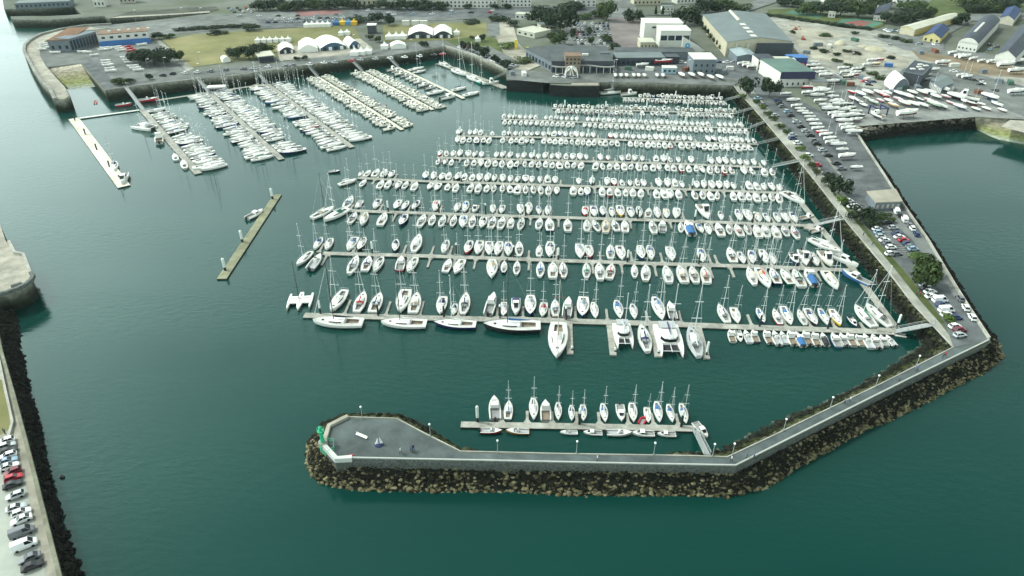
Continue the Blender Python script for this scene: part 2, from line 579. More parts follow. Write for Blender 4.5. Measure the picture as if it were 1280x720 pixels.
def cope(name, pts, z, w, h, m, off=0.0, label=None, cat=None, kind=None):
    """a kerb or parapet: closed box section following the points, to the land side"""
    n = len(pts)
    nrm = []
    for i in range(n):
        a, b = pts[max(0, i - 1)], pts[min(n - 1, i + 1)]
        d = Vector((b.x - a.x, b.y - a.y, 0)).normalized()
        nrm.append(Vector((-d.y, d.x, 0)))
    rings = []
    for p, nn in zip(pts, nrm):
        a = p + nn * off
        b = p + nn * (off + w)
        rings.append([(a.x, a.y, z), (b.x, b.y, z), (b.x, b.y, z + h), (a.x, a.y, z + h)])
    o = MB().loft(rings).build(name, m)
    return tag(o, label, cat, kind=kind)

wall('quay_wall', Q(SH_WEST[:26]), -1, QZ, M_WALLQ, 'dark stone quay walls round the small far basin and its curved jetty')
wall('quay_wall', Q(SH_WEST[17:]), -1, QZ, M_WALLQ, 'curved stone mole wall sweeping round the sailing school')
wall('quay_wall', Q(SH_MAIN[:10]), -1, QZ, M_WALLQ, 'long dark quay wall below the tents and pontoon gangways')
wall('quay_wall', Q(SH_MAIN[9:12]), -1, QZ, M_WALLQ, 'pale stained quay wall beside the visitors berths')
wall('quay_wall', Q(SH_MAIN[11:20]), -1, QZ, mat('dark_wharf_piling', (0.018, 0.02, 0.02), 0.9, 0.4, 0.5, coord='World'), 'black piled wharf front below the white arch crane')
wall('quay_wall', Q(SH_MAIN[19:23]), -1, QZ, M_WALLQ, 'straight quay wall below the row of boats on stands')
wall('breakwater_wall', Q(SH_BRK_IN), 1, QZ, M_WALLB, 'inner face of the low grey breakwater')
# parapet along the sea side of the breakwater
PAR = Q([(440, 572)] + [(640, 576), (780, 579), (920, 581.5), (1012, 535.5), (1135, 474), (1237, 424.5)], 6.6)
wall('breakwater_wall', PAR, 2.5, 6.6, M_WALLB, 'grey sea wall of the breakwater above the rocks')
cope('parapet', PAR, 6.36, 0.30, 0.26, mat('parapet_top', (0.36, .38, .35), .85, .1, .6), -0.02, 'low pale parapet along the sea side of the breakwater path', 'parapet')
PARI = Q([(1192, 433.5)] + SH_BRK_IN[:11], QZ)
cope('kerb', PARI, QZ, 0.24, 0.14, M_COPE, -0.08, 'pale kerb along the inner edge of the breakwater path', 'kerb', 'structure')
cope('kerb', Q(SH_MAIN[22:]), QZ, 0.45, 0.2, M_COPE, -0.1, 'pale kerb along the marina side of the causeway', 'kerb', 'structure')
cope('kerb', Q(SH_MAIN[1:10]), QZ, 0.8, 0.3, M_CONC, -0.1, 'long kerb on top of the quay below the tents', 'kerb', 'structure')
cope('parapet', Q(SH_MAIN[9:12]), QZ, 0.9, 0.9, M_COPE, -0.1, 'pale parapet on the quay beside the visitors berths', 'parapet')
cope('kerb', Q(SH_MAIN[19:23]), QZ, 0.7, 0.3, M_CONC, -0.1, 'kerb on the quay in front of the boats on stands', 'kerb', 'structure')
cope('sea_wall', Q([(1237, 425)] + SH_EAST[:6]), QZ, 0.4, 0.9, M_COPE, 0.0, 'low pale sea wall on the outer side of the causeway', 'wall')
cope('sea_wall', Q(SH_WEST[20:33]), QZ, 1.6, 1.3, M_CONC, -0.1, 'raised stone edge round the outside of the curved mole', 'wall')
cope('parapet', Q([(434, 521), (410, 533), (406, 545), (403, 554)]), QZ, 0.9, 0.7, M_PAVE, -0.1, 'tan stone parapet round the tip of the breakwater', 'parapet')
cope('parapet', Q([(401, 556.5), (419, 576), (440, 575)]), QZ - 0.5, 0.9, 1.15, mat('white_painted_wall', (0.5, 0.52, 0.49), 0.8, 0.1, 0.5), -0.1, 'white painted parapet below the green light beacon', 'parapet')

# western promenade (bottom left)
BAST = Q([(-60, 276), (0, 280), (7, 301), (10, 304), (17, 318), (28, 320), (37, 344), (40, 347), (38, 352), (32, 357), (22, 362), (8, 367), (-4, 369), (-10, 380)])
PROM = Q([(-9, 400), (0, 443), (13, 489), (29, 550), (41, 597), (56, 660), (71, 720), (90, 800)])
WEST = BAST + PROM + Q([(-300, 800), (-300, 276)])
sheet('ground', WEST, QZ, M_PAVE)
wall('bastion_wall', BAST, -1, QZ, M_WALLQ, 'rounded stone bastion wall standing in the channel')
cope('parapet', BAST[6:13], QZ, 1.0, 1.1, M_WALLB, 0.0, 'curved battlement parapet on the bastion', 'parapet')
cope('parapet', BAST[3:7], QZ, 0.8, 0.9, M_COPE, 0.0, 'stepped parapet on the channel side of the bastion', 'parapet')
mm = MB()
for x, y in ((17, 360.0), (20, 359.2), (23, 358.2), (26, 357)):
    g = G(x, y, QZ)
    mm.box(g.x - .4, g.x + .4, g.y - .35, g.y + .35, QZ, QZ + 1.2, 0, 0.4)
tag(mm.build('merlon_row', M_CONC), 'short stone blocks standing on the bastion terrace', 'stone blocks')
wall('promenade_wall', PROM, 0, QZ, M_WALLB, 'long wall of the promenade above the black rocks', 'wall')
cope('parapet', PROM, QZ, 0.7, 0.8, mat('weathered_parapet', (0.17, 0.175, 0.13), 0.9, 0.25, 0.6, coord='World'), 0.1, 'weathered parapet along the promenade beside parked cars', 'parapet')
sheet('promenade_road', [(-200, 548), (16, 548), (30, 597), (44, 660), (58, 720), (75, 800), (-200, 800)], QZ + 0.02, mat('pale_promenade', (0.30, 0.322, 0.285), 0.9, 0.1, 0.1, coord='World'))
sheet('grass_verge', [(-30, 470), (4, 475), (14, 535), (-2, 545), (-40, 545)], QZ + 0.03, M_GRASS, 'structure')
cope('low_wall', Q([(-3, 445), (6, 489), (15, 530), (10, 548)]), QZ, 0.5, 0.7, M_COPE, 0.0, 'pale low wall beside the dry grass above the promenade', 'wall')

# ------------------------------------------------------------------ rock slopes
def slope(name, top, toe, ztop, m, label, rock=0.55, dens=1.2, zt=-0.4, bumpy=0.25, mrock=None, flat=0.6, rows=6):
    """bank of rock between two matched outlines, with loose blocks strewn over it: nobody could count them"""
    A = [G(x, y, ztop) for x, y in top]
    B = [G(x, y, 0) for x, y in toe]
    la = [0]
    for i in range(len(A) - 1):
        la.append(la[-1] + (((A[i + 1] - A[i]).length + (B[i + 1] - B[i]).length) / 2))
    L = la[-1]
    def at(s, v):
        i = min(len(A) - 2, max(0, int(np.searchsorted(la, s, side='right') - 1)))
        t = (s - la[i]) / max(1e-6, la[i + 1] - la[i])
        a, b = A[i].lerp(A[i + 1], t), B[i].lerp(B[i + 1], t)
        p = a.lerp(b, v)
        p.z = ztop + (zt - ztop) * v
        return p, (a - b).length
    ns = max(2, int(L / 1.5))
    vs, fs = [], []
    for i in range(ns + 1):
        for j in range(rows + 1):
            p, w = at(L * i / ns, j / rows)
            k = 0 if j == 0 else 1
            p += Vector((random.uniform(-.3, .3), random.uniform(-.3, .3), random.uniform(-bumpy, bumpy))) * k
            vs.append(p)
    for i in range(ns):
        for j in range(rows):
            a = i * (rows + 1) + j
            fs.append((a, a + 1, a + rows + 2, a + rows + 1))
    mb = MB().add(vs, fs, 0)
    # blocks
    t = (1 + 5 ** .5) / 2
    ico = np.array([(-1, t, 0), (1, t, 0), (-1, -t, 0), (1, -t, 0), (0, -1, t), (0, 1, t), (0, -1, -t), (0, 1, -t), (t, 0, -1), (t, 0, 1), (-t, 0, -1), (-t, 0, 1)]) / 1.9
    icf = np.array([(0, 11, 5), (0, 5, 1), (0, 1, 7), (0, 7, 10), (0, 10, 11), (1, 5, 9), (5, 11, 4), (11, 10, 2), (10, 7, 6), (7, 1, 8), (3, 9, 4), (3, 4, 2), (3, 2, 6), (3, 6, 8), (3, 8, 9), (4, 9, 5), (2, 4, 11), (6, 2, 10), (8, 6, 7), (9, 8, 1)])
    _, w0 = at(L / 2, 0)
    n = int(L * (sum((a - b).length for a, b in zip(A, B)) / len(A)) * dens)
    for _ in range(n):
        p, w = at(random.random() * L, min(1.0, max(0.02, random.random() * 1.06)))
        r = rock * random.choice((0.5, 0.7, 0.85, 1.0, 1.0, 1.35))
        q = ico * (1 + rng.uniform(-.28, .28, (12, 1))) * np.array([r * rng.uniform(.8, 1.35), r * rng.uniform(.8, 1.2), r * rng.uniform(flat * .8, flat * 1.4)])
        a = rng.uniform(0, 6.28)
        ca, sa = math.cos(a), math.sin(a)
        rot = np.array([[ca, -sa, 0], [sa, ca, 0], [0, 0, 1]])
        tilt = rng.uniform(-.5, .5)
        ct, st = math.cos(tilt), math.sin(tilt)
        rot = np.array([[1, 0, 0], [0, ct, -st], [0, st, ct]]) @ rot
        q = q @ rot.T + np.array([p.x, p.y, p.z + r * 0.12])
        mb.add([tuple(x) for x in q], [tuple(int(i) for i in f) for f in icf], 1)
    o = mb.build(name, [M_GAP, m])
    return tag(o, label, 'rocks', kind='stuff')

slope('armour_rocks', [(398, 545), (401, 560), (418, 578), (440, 580), (540, 582), (640, 584), (700, 586), (780, 588), (850, 590), (920, 592)],
      [(383, 552), (382, 583), (394, 603), (432, 613), (540, 616), (640, 615), (700, 620), (780, 620), (850, 620), (915, 622)],
      4.2, M_ROCKO, 'tan and black boulders banked against the sea side of the breakwater', 0.40, 4.6)
slope('armour_rocks', [(920, 592), (940, 583), (1012, 546), (1080, 512), (1135, 484), (1180, 462), (1226, 440), (1236, 430), (1233, 418)],
      [(915, 622), (960, 610), (1022, 572), (1085, 537), (1135, 517), (1185, 489), (1237, 464), (1257, 446), (1249, 426)],
      4.2, M_ROCKO, 'tan and black boulders banked against the slanting arm of the breakwater', 0.40, 4.2)
slope('armour_rocks', [(1190, 434), (1100, 481), (1035, 512), (967, 545), (909, 572), (870, 570), (840, 569)],
      [(1152, 430), (1090, 472), (1030, 503), (960, 531), (897, 562), (862, 566.5), (835, 566.5)],
      5.4, M_ROCKI, 'dark weedy rocks along the inner side of the slanting breakwater', 0.55, 1.2)
slope('armour_rocks', [(530, 541.5), (496, 523.5), (434, 521.5), (410, 533.5), (398, 546)],
      [(537, 536), (500, 517.5), (431, 516.5), (402, 530), (384, 552)],
      5.0, M_ROCKI, 'dark rocks behind the wide tip of the breakwater', 0.6, 1.4)
slope('armour_rocks', [(600, 565.5), (576, 565), (530, 542)], [(594, 562), (570, 559), (537, 536)], 5.0, M_ROCKI, 'dark rocks at the bend of the breakwater', 0.6, 1.4)
slope('weedy_bank', [(905, 107.3), (917, 108), (922, 114.5), (940, 134.5), (956, 152.5), (972, 171.5), (1007, 212.5), (1035, 247.5), (1060, 280.5), (1085, 311), (1110, 341), (1142, 383), (1161, 403), (1189, 434)],
      [(900, 120), (912, 122), (917, 126), (928, 143), (941, 159), (955, 175), (985, 210), (1007, 240), (1033, 277), (1060, 310), (1090, 347), (1122, 391), (1139, 411), (1153, 431)],
      5.6, M_ROCKI, 'dark weed covered stone bank below the causeway footpath', 0.6, 0.7)
slope('weedy_bank', [(780, 103.4), (840, 105), (905, 107.3)], [(780, 114), (840, 117), (900, 120)], 4.6, M_ROCKI, 'dark weedy foot of the quay below the boats on stands', 0.6, 0.5)
slope('weedy_bank', [(160, 109.6), (240, 100.3), (290, 95.6), (332, 89.3), (382, 82.3), (432, 75.8), (490, 70), (553, 60)],
      [(164, 122.5), (240, 112.5), (290, 107.5), (332, 102.5), (382, 95.5), (432, 89), (490, 82.5), (545, 74)],
      4.2, M_ROCKI, 'dark weedy bank along the foot of the tent quay', 0.6, 0.5)
slope('armour_rocks', [(1235, 420), (1212, 387), (1195, 360), (1160, 301), (1129, 257), (1105, 219), (1067, 161)],
      [(1249, 427), (1219, 387), (1202, 358), (1169, 305), (1138, 259), (1112, 219), (1076, 169)],
      3.5, M_ROCKD, 'narrow strip of black rocks outside the causeway sea wall', 0.55, 1.2)
slope('rip_rap', [(1068, 161), (1110, 153), (1160, 147.5), (1220, 145.2), (1245, 145.5)], [(1080, 176), (1121, 170), (1170, 163), (1217, 160), (1240, 158)],
      5.8, M_ROCKP, 'pale tumbled rocks along the edge of the boatyard', 0.75, 0.9)
slope('armour_rocks', [(-9, 392), (0, 445), (13, 491), (29, 552), (41, 599), (56, 662), (71, 722), (90, 802)],
      [(20, 384), (26, 433), (42, 500), (54, 548), (65, 597), (80, 655), (101, 710), (128, 800)],
      4.6, M_ROCKD, 'black weed covered boulders below the promenade wall', 0.6, 1.3)
# tidal beach beside the sailing school and the ramp at the yard
def bank(name, top, toe, m, label, ztop=QZ, zt=-0.3):
    A = [G(x, y, ztop) for x, y in top]
    B = [G(x, y, 0) for x, y in toe]
    vs, fs = [], []
    for i, (a, b) in enumerate(zip(A, B)):
        for j in range(7):
            v = a.lerp(b, j / 6)
            v.z = ztop + (zt - ztop) * (j / 6) ** 0.8
            vs.append(v)
    for i in range(len(A) - 1):
        for j in range(6):
            k = i * 7 + j
            fs.append((k, k + 1, k + 8, k + 7))
    o = MB().add(vs, fs).build(name, m)
    return tag(o, label, kind='structure')
M_BEACH = zone_mat('tidal_sand', [(0.0, (0.30, 0.33, 0.28)), (0.22, (0.21, 0.24, 0.09)), (0.4, (0.22, 0.22, 0.12)), (0.65, (0.27, 0.25, 0.19)), (1.0, (0.5, 0.47, 0.37))], 0, 6, 0.9, 0.6, 0.1, 0.0)
bank('beach', [(59, 83), (72, 82), (88, 80.5), (102, 79.5)], [(88, 113), (98, 112), (112, 110.5), (124, 109)], M_BEACH, 'small tidal beach of sand and green weed beside the mole')
bank('slipway', [(1219, 145.5), (1262, 147), (1290, 160)], [(1222, 163), (1250, 176), (1285, 182)], M_BEACH, 'sloping beach beside the concrete ramp of the boatyard')
# ------------------------------------------------------------------ ground sheets
zz = [QZ + 0.02]
def gs(name, pts, m, label=None):
    zz[0] += 0.012
    return sheet(name, pts, zz[0], m, 'structure', label)
gs('breakwater_path', [(1192, 435), (1100, 481), (1035, 512), (967, 545), (909, 572.5), (860, 571), (700, 568.5), (576, 566), (530, 543), (496, 525), (436, 523), (412, 535), (408, 546), (404, 556), (420, 575.5), (440, 573.5),
      (640, 577.5), (780, 580.5), (919, 583), (1011, 537.5), (1134, 475.5), (1236, 427)], M_PATHG)
gs('footpath', [(919, 108), (929, 108), (958, 140), (1013, 205), (1062, 268), (1110, 326), (1150, 376), (1175, 404), (1194, 428), (1190, 432), (1161, 402), (1110, 340), (1060, 280), (1007, 212), (956, 152)], M_GRAVEL)
gs('grass_verge', [(1020, 215), (1030, 222), (1062, 262), (1098, 304), (1128, 336), (1160, 376), (1181, 402), (1176, 404), (1150, 375), (1110, 325.5), (1062, 267.5)], M_GRASS2)
gs('car_park', [(925, 107), (968, 107), (1063, 160), (1104, 219), (1160, 302), (1213, 390), (1237, 426), (1192, 434), (1181, 404), (1162, 376), (1130, 336), (1100, 304), (1064, 262), (1032, 220)], M_ASPH)
gs('service_road', [(928, 107), (936, 107), (987, 165), (1035, 222), (1083, 268), (1076, 272), (1024, 222), (976, 168)], M_GRAVEL)
gs('kerb_strip', [(968, 122), (971, 122), (1030, 190), (1055, 222), (1051, 222), (1026, 190)], M_CONC)
gs('service_road', [(1098, 262), (1126, 262), (1160, 303), (1212, 390), (1208, 392), (1180, 352), (1140, 300), (1110, 272)], M_ASPH2)
gs('quay_road', [(131, 112), (240, 98.5), (332, 87.5), (432, 74), (490, 68), (556, 57), (552, 49), (490, 60), (432, 67), (340, 79), (240, 90), (128, 104)], M_ASPH2)
gs('mole_paving', [(140, 31.5), (105, 34), (76, 38), (51, 45), (39, 52), (32, 59), (32, 66), (37, 76), (45, 91), (56, 106), (64, 116), (69, 124), (80, 124), (86, 119.5), (81, 109), (69, 96), (57, 82), (50, 70), (50, 58), (58, 50), (75, 43), (105, 38), (150, 34)], M_PAVE)
gs('dinghy_park', [(60, 84), (50, 70), (51, 60), (62, 50), (120, 40), (190, 42), (193, 50), (240, 90), (150, 108), (131, 111), (103, 79)], M_ASPH2)
gs('slipway', [(103, 79.5), (112, 74), (128, 80), (142, 104), (140, 110), (131, 112.5)], M_ASPH)
gs('lawn', [(203, 50), (245, 43), (330, 37), (440, 31), (452, 48), (440, 62), (360, 70), (290, 77), (240, 84)], M_GRASS)
gs('footpath', [(191, 48), (196, 47), (243, 86), (234, 89)], M_GRAVEL)
gs('lawn', [(478, 31), (540, 29), (612, 28), (612, 44), (560, 50), (480, 52)], M_GRASS)
gs('tent_ground', [(345, 60), (450, 48), (466, 60), (462, 66), (350, 76)], M_PAVE)
gs('quay_road', [(105, 33), (160, 29), (262, 19), (420, 10), (640, 9), (640, 20), (560, 25), (460, 28), (330, 33), (200, 44), (150, 37)], M_ASPH2)
gs('car_park', [(320, 24), (440, 20), (445, 31), (330, 36)], M_ASPH)
gs('red_court', [(368, 13), (424, 11.5), (428, 17), (372, 21)], mat('red_court_paint', (0.20, 0.11, 0.105), 0.9, 0.15, 0.1, coord='World'))
gs('boulevard', [(440, 12), (700, 8), (770, 9), (772, 20), (640, 22), (450, 20)], M_ASPH)
gs('embankment', [(136, 22.8), (160, 15), (240, 9), (270, 8), (274, 12), (262, 15.3)], mat('dark_embankment', (0.07, 0.075, 0.06), 0.95, 0.4, 0.1, coord='World'))
gs('verge_strip', [(137, 22.8), (150, 20.2), (225, 16.5), (262, 13.6), (262, 15.6), (200, 19.4)], M_PAVE)
gs('garden', [(558, 50), (612, 44), (640, 60), (650, 80), (640, 88), (600, 66), (570, 57)], M_GRASS2)
gs('footpath', [(612, 28), (640, 26), (648, 54), (675, 82), (655, 90), (640, 86), (624, 56)], M_SAND)
gs('bowls_court', [(608, 27), (624, 26), (625, 44), (609, 46)], M_ASPH2)
gs('quay_apron', [(633, 99), (640, 86), (690, 91), (770, 92), (865, 93), (930, 97), (917, 107), (780, 102.5), (749, 103), (688, 104)], M_ASPH2)
gs('boatyard_road', [(765, 62), (840, 66), (890, 70), (950, 78), (968, 108), (930, 107), (920, 98), (865, 94), (770, 92), (760, 80)], M_ASPH)
gs('plaza', [(762, 22), (800, 20), (806, 62), (760, 62)], mat('pinkish_plaza', (0.175, 0.155, 0.15), 0.9, 0.15, 0.1, coord='World'))
gs('car_park', [(708, 27), (758, 28), (768, 60), (700, 60)], M_ASPH2)
gs('avenue', [(766, 0), (792, 0), (800, 22), (764, 22)], M_ASPH2)
gs('gravel_yard', [(960, 18), (1055, 35), (1095, 38), (1125, 44), (1150, 62), (1200, 66), (1290, 85), (1290, 150), (1220, 146), (1070, 158), (1005, 108), (1010, 82), (990, 56), (962, 26)], M_GRAVEL)
gs('boatyard_hardstanding', [(1000, 78), (1030, 84), (1065, 106), (1105, 112), (1130, 85), (1165, 78), (1290, 110), (1290, 146), (1220, 145.2), (1072, 157), (1010, 112)], M_ASPH2)
gs('boatyard_hardstanding', [(1072, 157), (1090, 134), (1120, 124), (1245, 132), (1290, 150), (1220, 145.4)], mat('pale_hardstanding', (.20, .212, .20), .9, .3, .12, coord='World'))
gs('earth_patch', [(1136, 60), (1182, 62), (1240, 78), (1290, 88), (1290, 98), (1215, 92), (1180, 80), (1150, 74)], M_EARTH)
gs('sand_patch', [(985, 28), (1030, 36), (1062, 44), (1030, 50), (1060, 60), (1110, 66), (1140, 74), (1130, 84), (1075, 80), (1020, 76), (1000, 60)], M_SAND)
gs('service_road', [(1090, 46), (1150, 42), (1215, 18), (1290, 16), (1290, 24), (1215, 26), (1180, 46), (1180, 62), (1230, 66), (1290, 82), (1290, 86), (1220, 74), (1130, 62)], M_ASPH2)
gs('sports_ground', [(960, 12), (1000, 10), (1040, 18), (1110, 24), (1104, 32), (1086, 38), (1020, 27), (960, 20)], M_GRASS2)
gs('tennis_court', [(990, 13), (1032, 19), (1024, 22.5), (980, 16)], mat('green_court_paint', (0.075, 0.17, 0.125), 0.9, 0.1, 0.1, coord='World'), 'faded green tennis court nearest the hangar')
gs('tennis_court', [(1052, 24), (1075, 22), (1104, 29), (1082, 37), (1046, 30)], mat('green_court_paint', (0.13, 0.27, 0.2)), 'green surround of the red tennis courts')
gs('tennis_court', [(1055, 28.5), (1062, 26.8), (1086, 30), (1078, 33)], mat('red_clay_paint', (0.23, 0.08, 0.075), 0.9), 'red tennis court inside the green surround')
gs('tennis_court', [(1065, 26.5), (1071, 25), (1092, 28.5), (1087, 29.6)], MATS['red_clay_paint'], 'second red tennis court inside the green surround')
gs('lawn', [(1150, 12), (1165, 0), (1290, -2), (1290, 14), (1215, 15), (1160, 22)], M_GRASS2)
gs('concrete_ramp', [(1252, 158), (1262, 150), (1300, 152), (1300, 171), (1266, 162)], M_PAVE)
gs('motorway', [(800, 18), (905, 12), (960, -4), (990, -4), (930, 16), (880, 20)], M_ASPH2)
gs('car_park', [(556, 57), (612, 58), (640, 72), (650, 82), (640, 86), (592, 68)], M_ASPH2)
# ------------------------------------------------------------------ boats: materials
W1 = mat('white_gelcoat', (0.75, 0.755, 0.71), 0.35, obj_var=0.06)
W2 = mat('deck_white', (0.57, 0.575, 0.54), 0.6, obj_var=0.10)
W3 = mat('cabin_white', (0.73, 0.735, 0.69), 0.5, obj_var=0.05)
CREAM = mat('cream_gelcoat', (0.68, 0.665, 0.575), 0.4, obj_var=0.06)
GLASS = mat('dark_window', (0.012, 0.014, 0.018), 0.12)
TEAK = mat('teak_sole', (0.23, 0.195, 0.15), 0.8, 0.25, 2.0)
GREYC = mat('grey_cockpit', (0.25, 0.26, 0.255), 0.8, 0.2, 1.5)
ALU = mat('anodised_mast', (0.60, 0.62, 0.61), 0.45, obj_var=0.1)
CARBON = mat('black_mast', (0.02, 0.02, 0.022), 0.4)
BROWNM = mat('brown_mast', (0.16, 0.07, 0.06), 0.5)
NAVY = mat('navy', (0.012, 0.022, 0.085), 0.5)
BLUE = mat('bright_blue', (0.03, 0.12, 0.29), 0.6)
RED = mat('red', (0.42, 0.02, 0.035), 0.6)
YEL = mat('yellow', (0.65, 0.43, 0.03), 0.6)
BLACK = mat('black', (0.02, 0.02, 0.024), 0.5)
GREYF = mat('grey_canvas', (0.38, 0.40, 0.41), 0.85)
WHITEF = mat('white_canvas', (0.62, 0.625, 0.59), 0.85)
TANF = mat('tan_canvas', (0.52, 0.44, 0.31), 0.85)
GREENF = mat('green_canvas', (0.03, 0.16, 0.10), 0.85)
WOODH = mat('varnished_wood', (0.45, 0.26, 0.08), 0.45)
BOOT_SHADE = mat('boot_stripe_shade', (.015, .02, .028), .5)  # boot stripe painted dark to stand in for hull shade and reflections
TEAL = mat('turquoise', (0.05, 0.42, 0.36), 0.5)
OUTB = mat('outboard_black', (0.025, 0.025, 0.028), 0.4)
COLS = {'w': W1, 'cr': CREAM, 'n': NAVY, 'b': BLUE, 'r': RED, 'y': YEL, 'k': BLACK, 'g': GREYF, 't': TANF, 'gr': GREENF, 'wo': WOODH, 'te': TEAL, 'wf': WHITEF}
CNAME = {'w': 'white', 'cr': 'cream', 'n': 'navy', 'b': 'blue', 'r': 'red', 'y': 'yellow', 'k': 'black', 'g': 'grey', 't': 'tan', 'gr': 'green', 'wo': 'varnished wooden', 'te': 'turquoise', 'wf': 'white'}

# ------------------------------------------------------------------ boats: shapes (bow along +Y, water line z = 0)
def prof(t, stern, maxb):
    """half beam along the boat, t from stern 0 to bow 1"""
    if t < 0.42:
        k = t / 0.42
        return maxb * (stern + (1 - stern) * math.sin(k * math.pi / 2))
    k = (t - 0.42) / 0.58
    return maxb * max(0.0, 1 - k ** 2.1) ** 0.9

def hull_mb(L, B, stern, fb, ns=12, bowrise=0.35, rake=0.05, mi=0):
    rings = []
    for i in range(ns + 1):
        t = i / ns
        y = (t - 0.5) * L
        w = max(0.02, prof(t, stern, B / 2))
        z = fb * (0.92 + bowrise * t * t)
        yb = y - rake * L * max(0, t - 0.7) / 0.3 * (1 if t > 0.7 else 0) + (0.03 * L * (1 - t / 0.15) if t < 0.15 else 0)
        rings.append([(-w, y, z), (-w * 0.96, y * 0.995, z * 0.55), (-w * 0.82, y * .3 + yb * .7, .2), (-w * 0.72, yb, -0.05), (-w * 0.3, yb, -0.35), (w * 0.3, yb, -0.35), (w * 0.72, yb, -0.05), (w * 0.82, y * .3 + yb * .7, .2), (w * 0.96, y * 0.995, z * 0.55), (w, y, z)])
    m = MB()
    m.loft(rings, closed=False, caps=False, mi=mi)
    n = len(rings[0])
    m.add(rings[0], [tuple(range(n))], mi)
    m.f = [f[::-1] if i < ns * (n - 1) else f for i, f in enumerate(m.f)]
    m.m = [1 if i < ns * (n - 1) and (i % (n - 1)) in (2, 3, 4, 5, 6) else 0 for i in range(len(m.f))]  # faces of the painted waterline shade band take the second material
    return m, rings

def deck_mb(L, B, stern, fb, ns=12, bowrise=0.35, well=(0.06, 0.33), ww=0.46, mi=0, miw=1):
    m = MB()
    zf = lambda t: fb * (0.92 + bowrise * t * t) - 0.02
    rows = []
    for i in range(ns + 1):
        t = i / ns
        y = (t - 0.5) * L
        w = max(0.015, prof(t, stern, B / 2)) * 0.97
        z = zf(t)
        q = w * ww
        rows.append([(-w, y, z), (-q, y, z + 0.05 * B / 3), (q, y, z + 0.05 * B / 3), (w, y, z)])
    i0, i1 = round(well[0] * ns), round(well[1] * ns)
    vs = [v for r in rows for v in r]
    fs = []
    for i in range(ns):
        for k in range(3):
            if k == 1 and i0 <= i < i1:
                continue
            a = i * 4 + k
            fs.append((a, a + 1, a + 5, a + 4))
    m.add(vs, fs, mi)
    if i1 > i0:
        a, b = rows[i0], rows[i1]
        d = fb * 0.45
        x0, x1 = a[2][0], b[2][0]
        top = [a[1], a[2], b[2], b[1]]
        bot = [(p[0] * 0.85, p[1], p[2] - d) for p in top]
        m.add(top + bot, [(4, 5, 6, 7), (0, 4, 7, 3), (1, 2, 6, 5), (0, 1, 5, 4), (3, 7, 6, 2)], miw)
    return m

def cabin_mb(L, B, y0, y1, w0, w1, z0, h, mi=0, miw=None, front=0.55):
    """low coach roof; with miw its side windows stand a little proud"""
    m = MB()
    ys = [y0, y0 + (y1 - y0) * 0.35, y0 + (y1 - y0) * 0.8, y1]
    ws = [w0, w0 * 1.02, w0 * 0.55 + w1 * 0.45, w1]
    hs_ = [h, h, h * 0.8, h * 0.25]
    rings = []
    for y, w, hh in zip(ys, ws, hs_):
        rings.append([(-w, y, z0 - 0.1), (-w * 0.86, y, z0 + hh * 0.9), (0, y, z0 + hh * 1.08), (w * 0.86, y, z0 + hh * 0.9), (w, y, z0 - 0.1)])
    m.loft(rings, closed=False, caps=False, mi=mi)
    m.f = [f[::-1] for f in m.f]
    m.add(rings[0], [(0, 1, 2, 3, 4)], mi)
    m.add(rings[-1], [(4, 3, 2, 1, 0)], mi)
    return m

def cabin_windows(y0, y1, w0, w1, z0, h):
    """one dark band wrapped round the sides and front of the coach roof"""
    st = [(0.14, w0), (0.4, w0 * 1.01), (0.78, w0 * .60 + w1 * .40)]
    lo, hi = [], []
    for s, seq in ((-1, st), (1, st[::-1])):
        for t, w in seq:
            y = y0 + (y1 - y0) * t
            k = 1 if t < .5 else .8
            lo.append((s * (w * .965 + .035), y + (.06 if t > .7 else 0), z0 + h * .22 * k))
            hi.append((s * (w * .885 + .035), y + (.06 if t > .7 else 0), z0 + h * .74 * k))
    return MB().loft([lo, hi], closed=False, caps=False)

def mast_mb(L, ym, h, r=0.085, sp=2, B=3.0, z0=1.1):
    m = MB()
    m.tube((0, ym, z0), (0, ym - 0.01 * h, h), r, r * 0.6, 6)
    for k in range(sp):
        z = h * ((0.42, 0.7) if sp == 2 else (0.55,))[k]
        w = B * (0.36 if k == 0 else 0.28)
        m.box(-w, w, ym - 0.07, ym + 0.05, z, z + 0.07)
    m.box(-0.12, 0.12, ym - .1, ym + .1, h, h + 0.22)
    return m

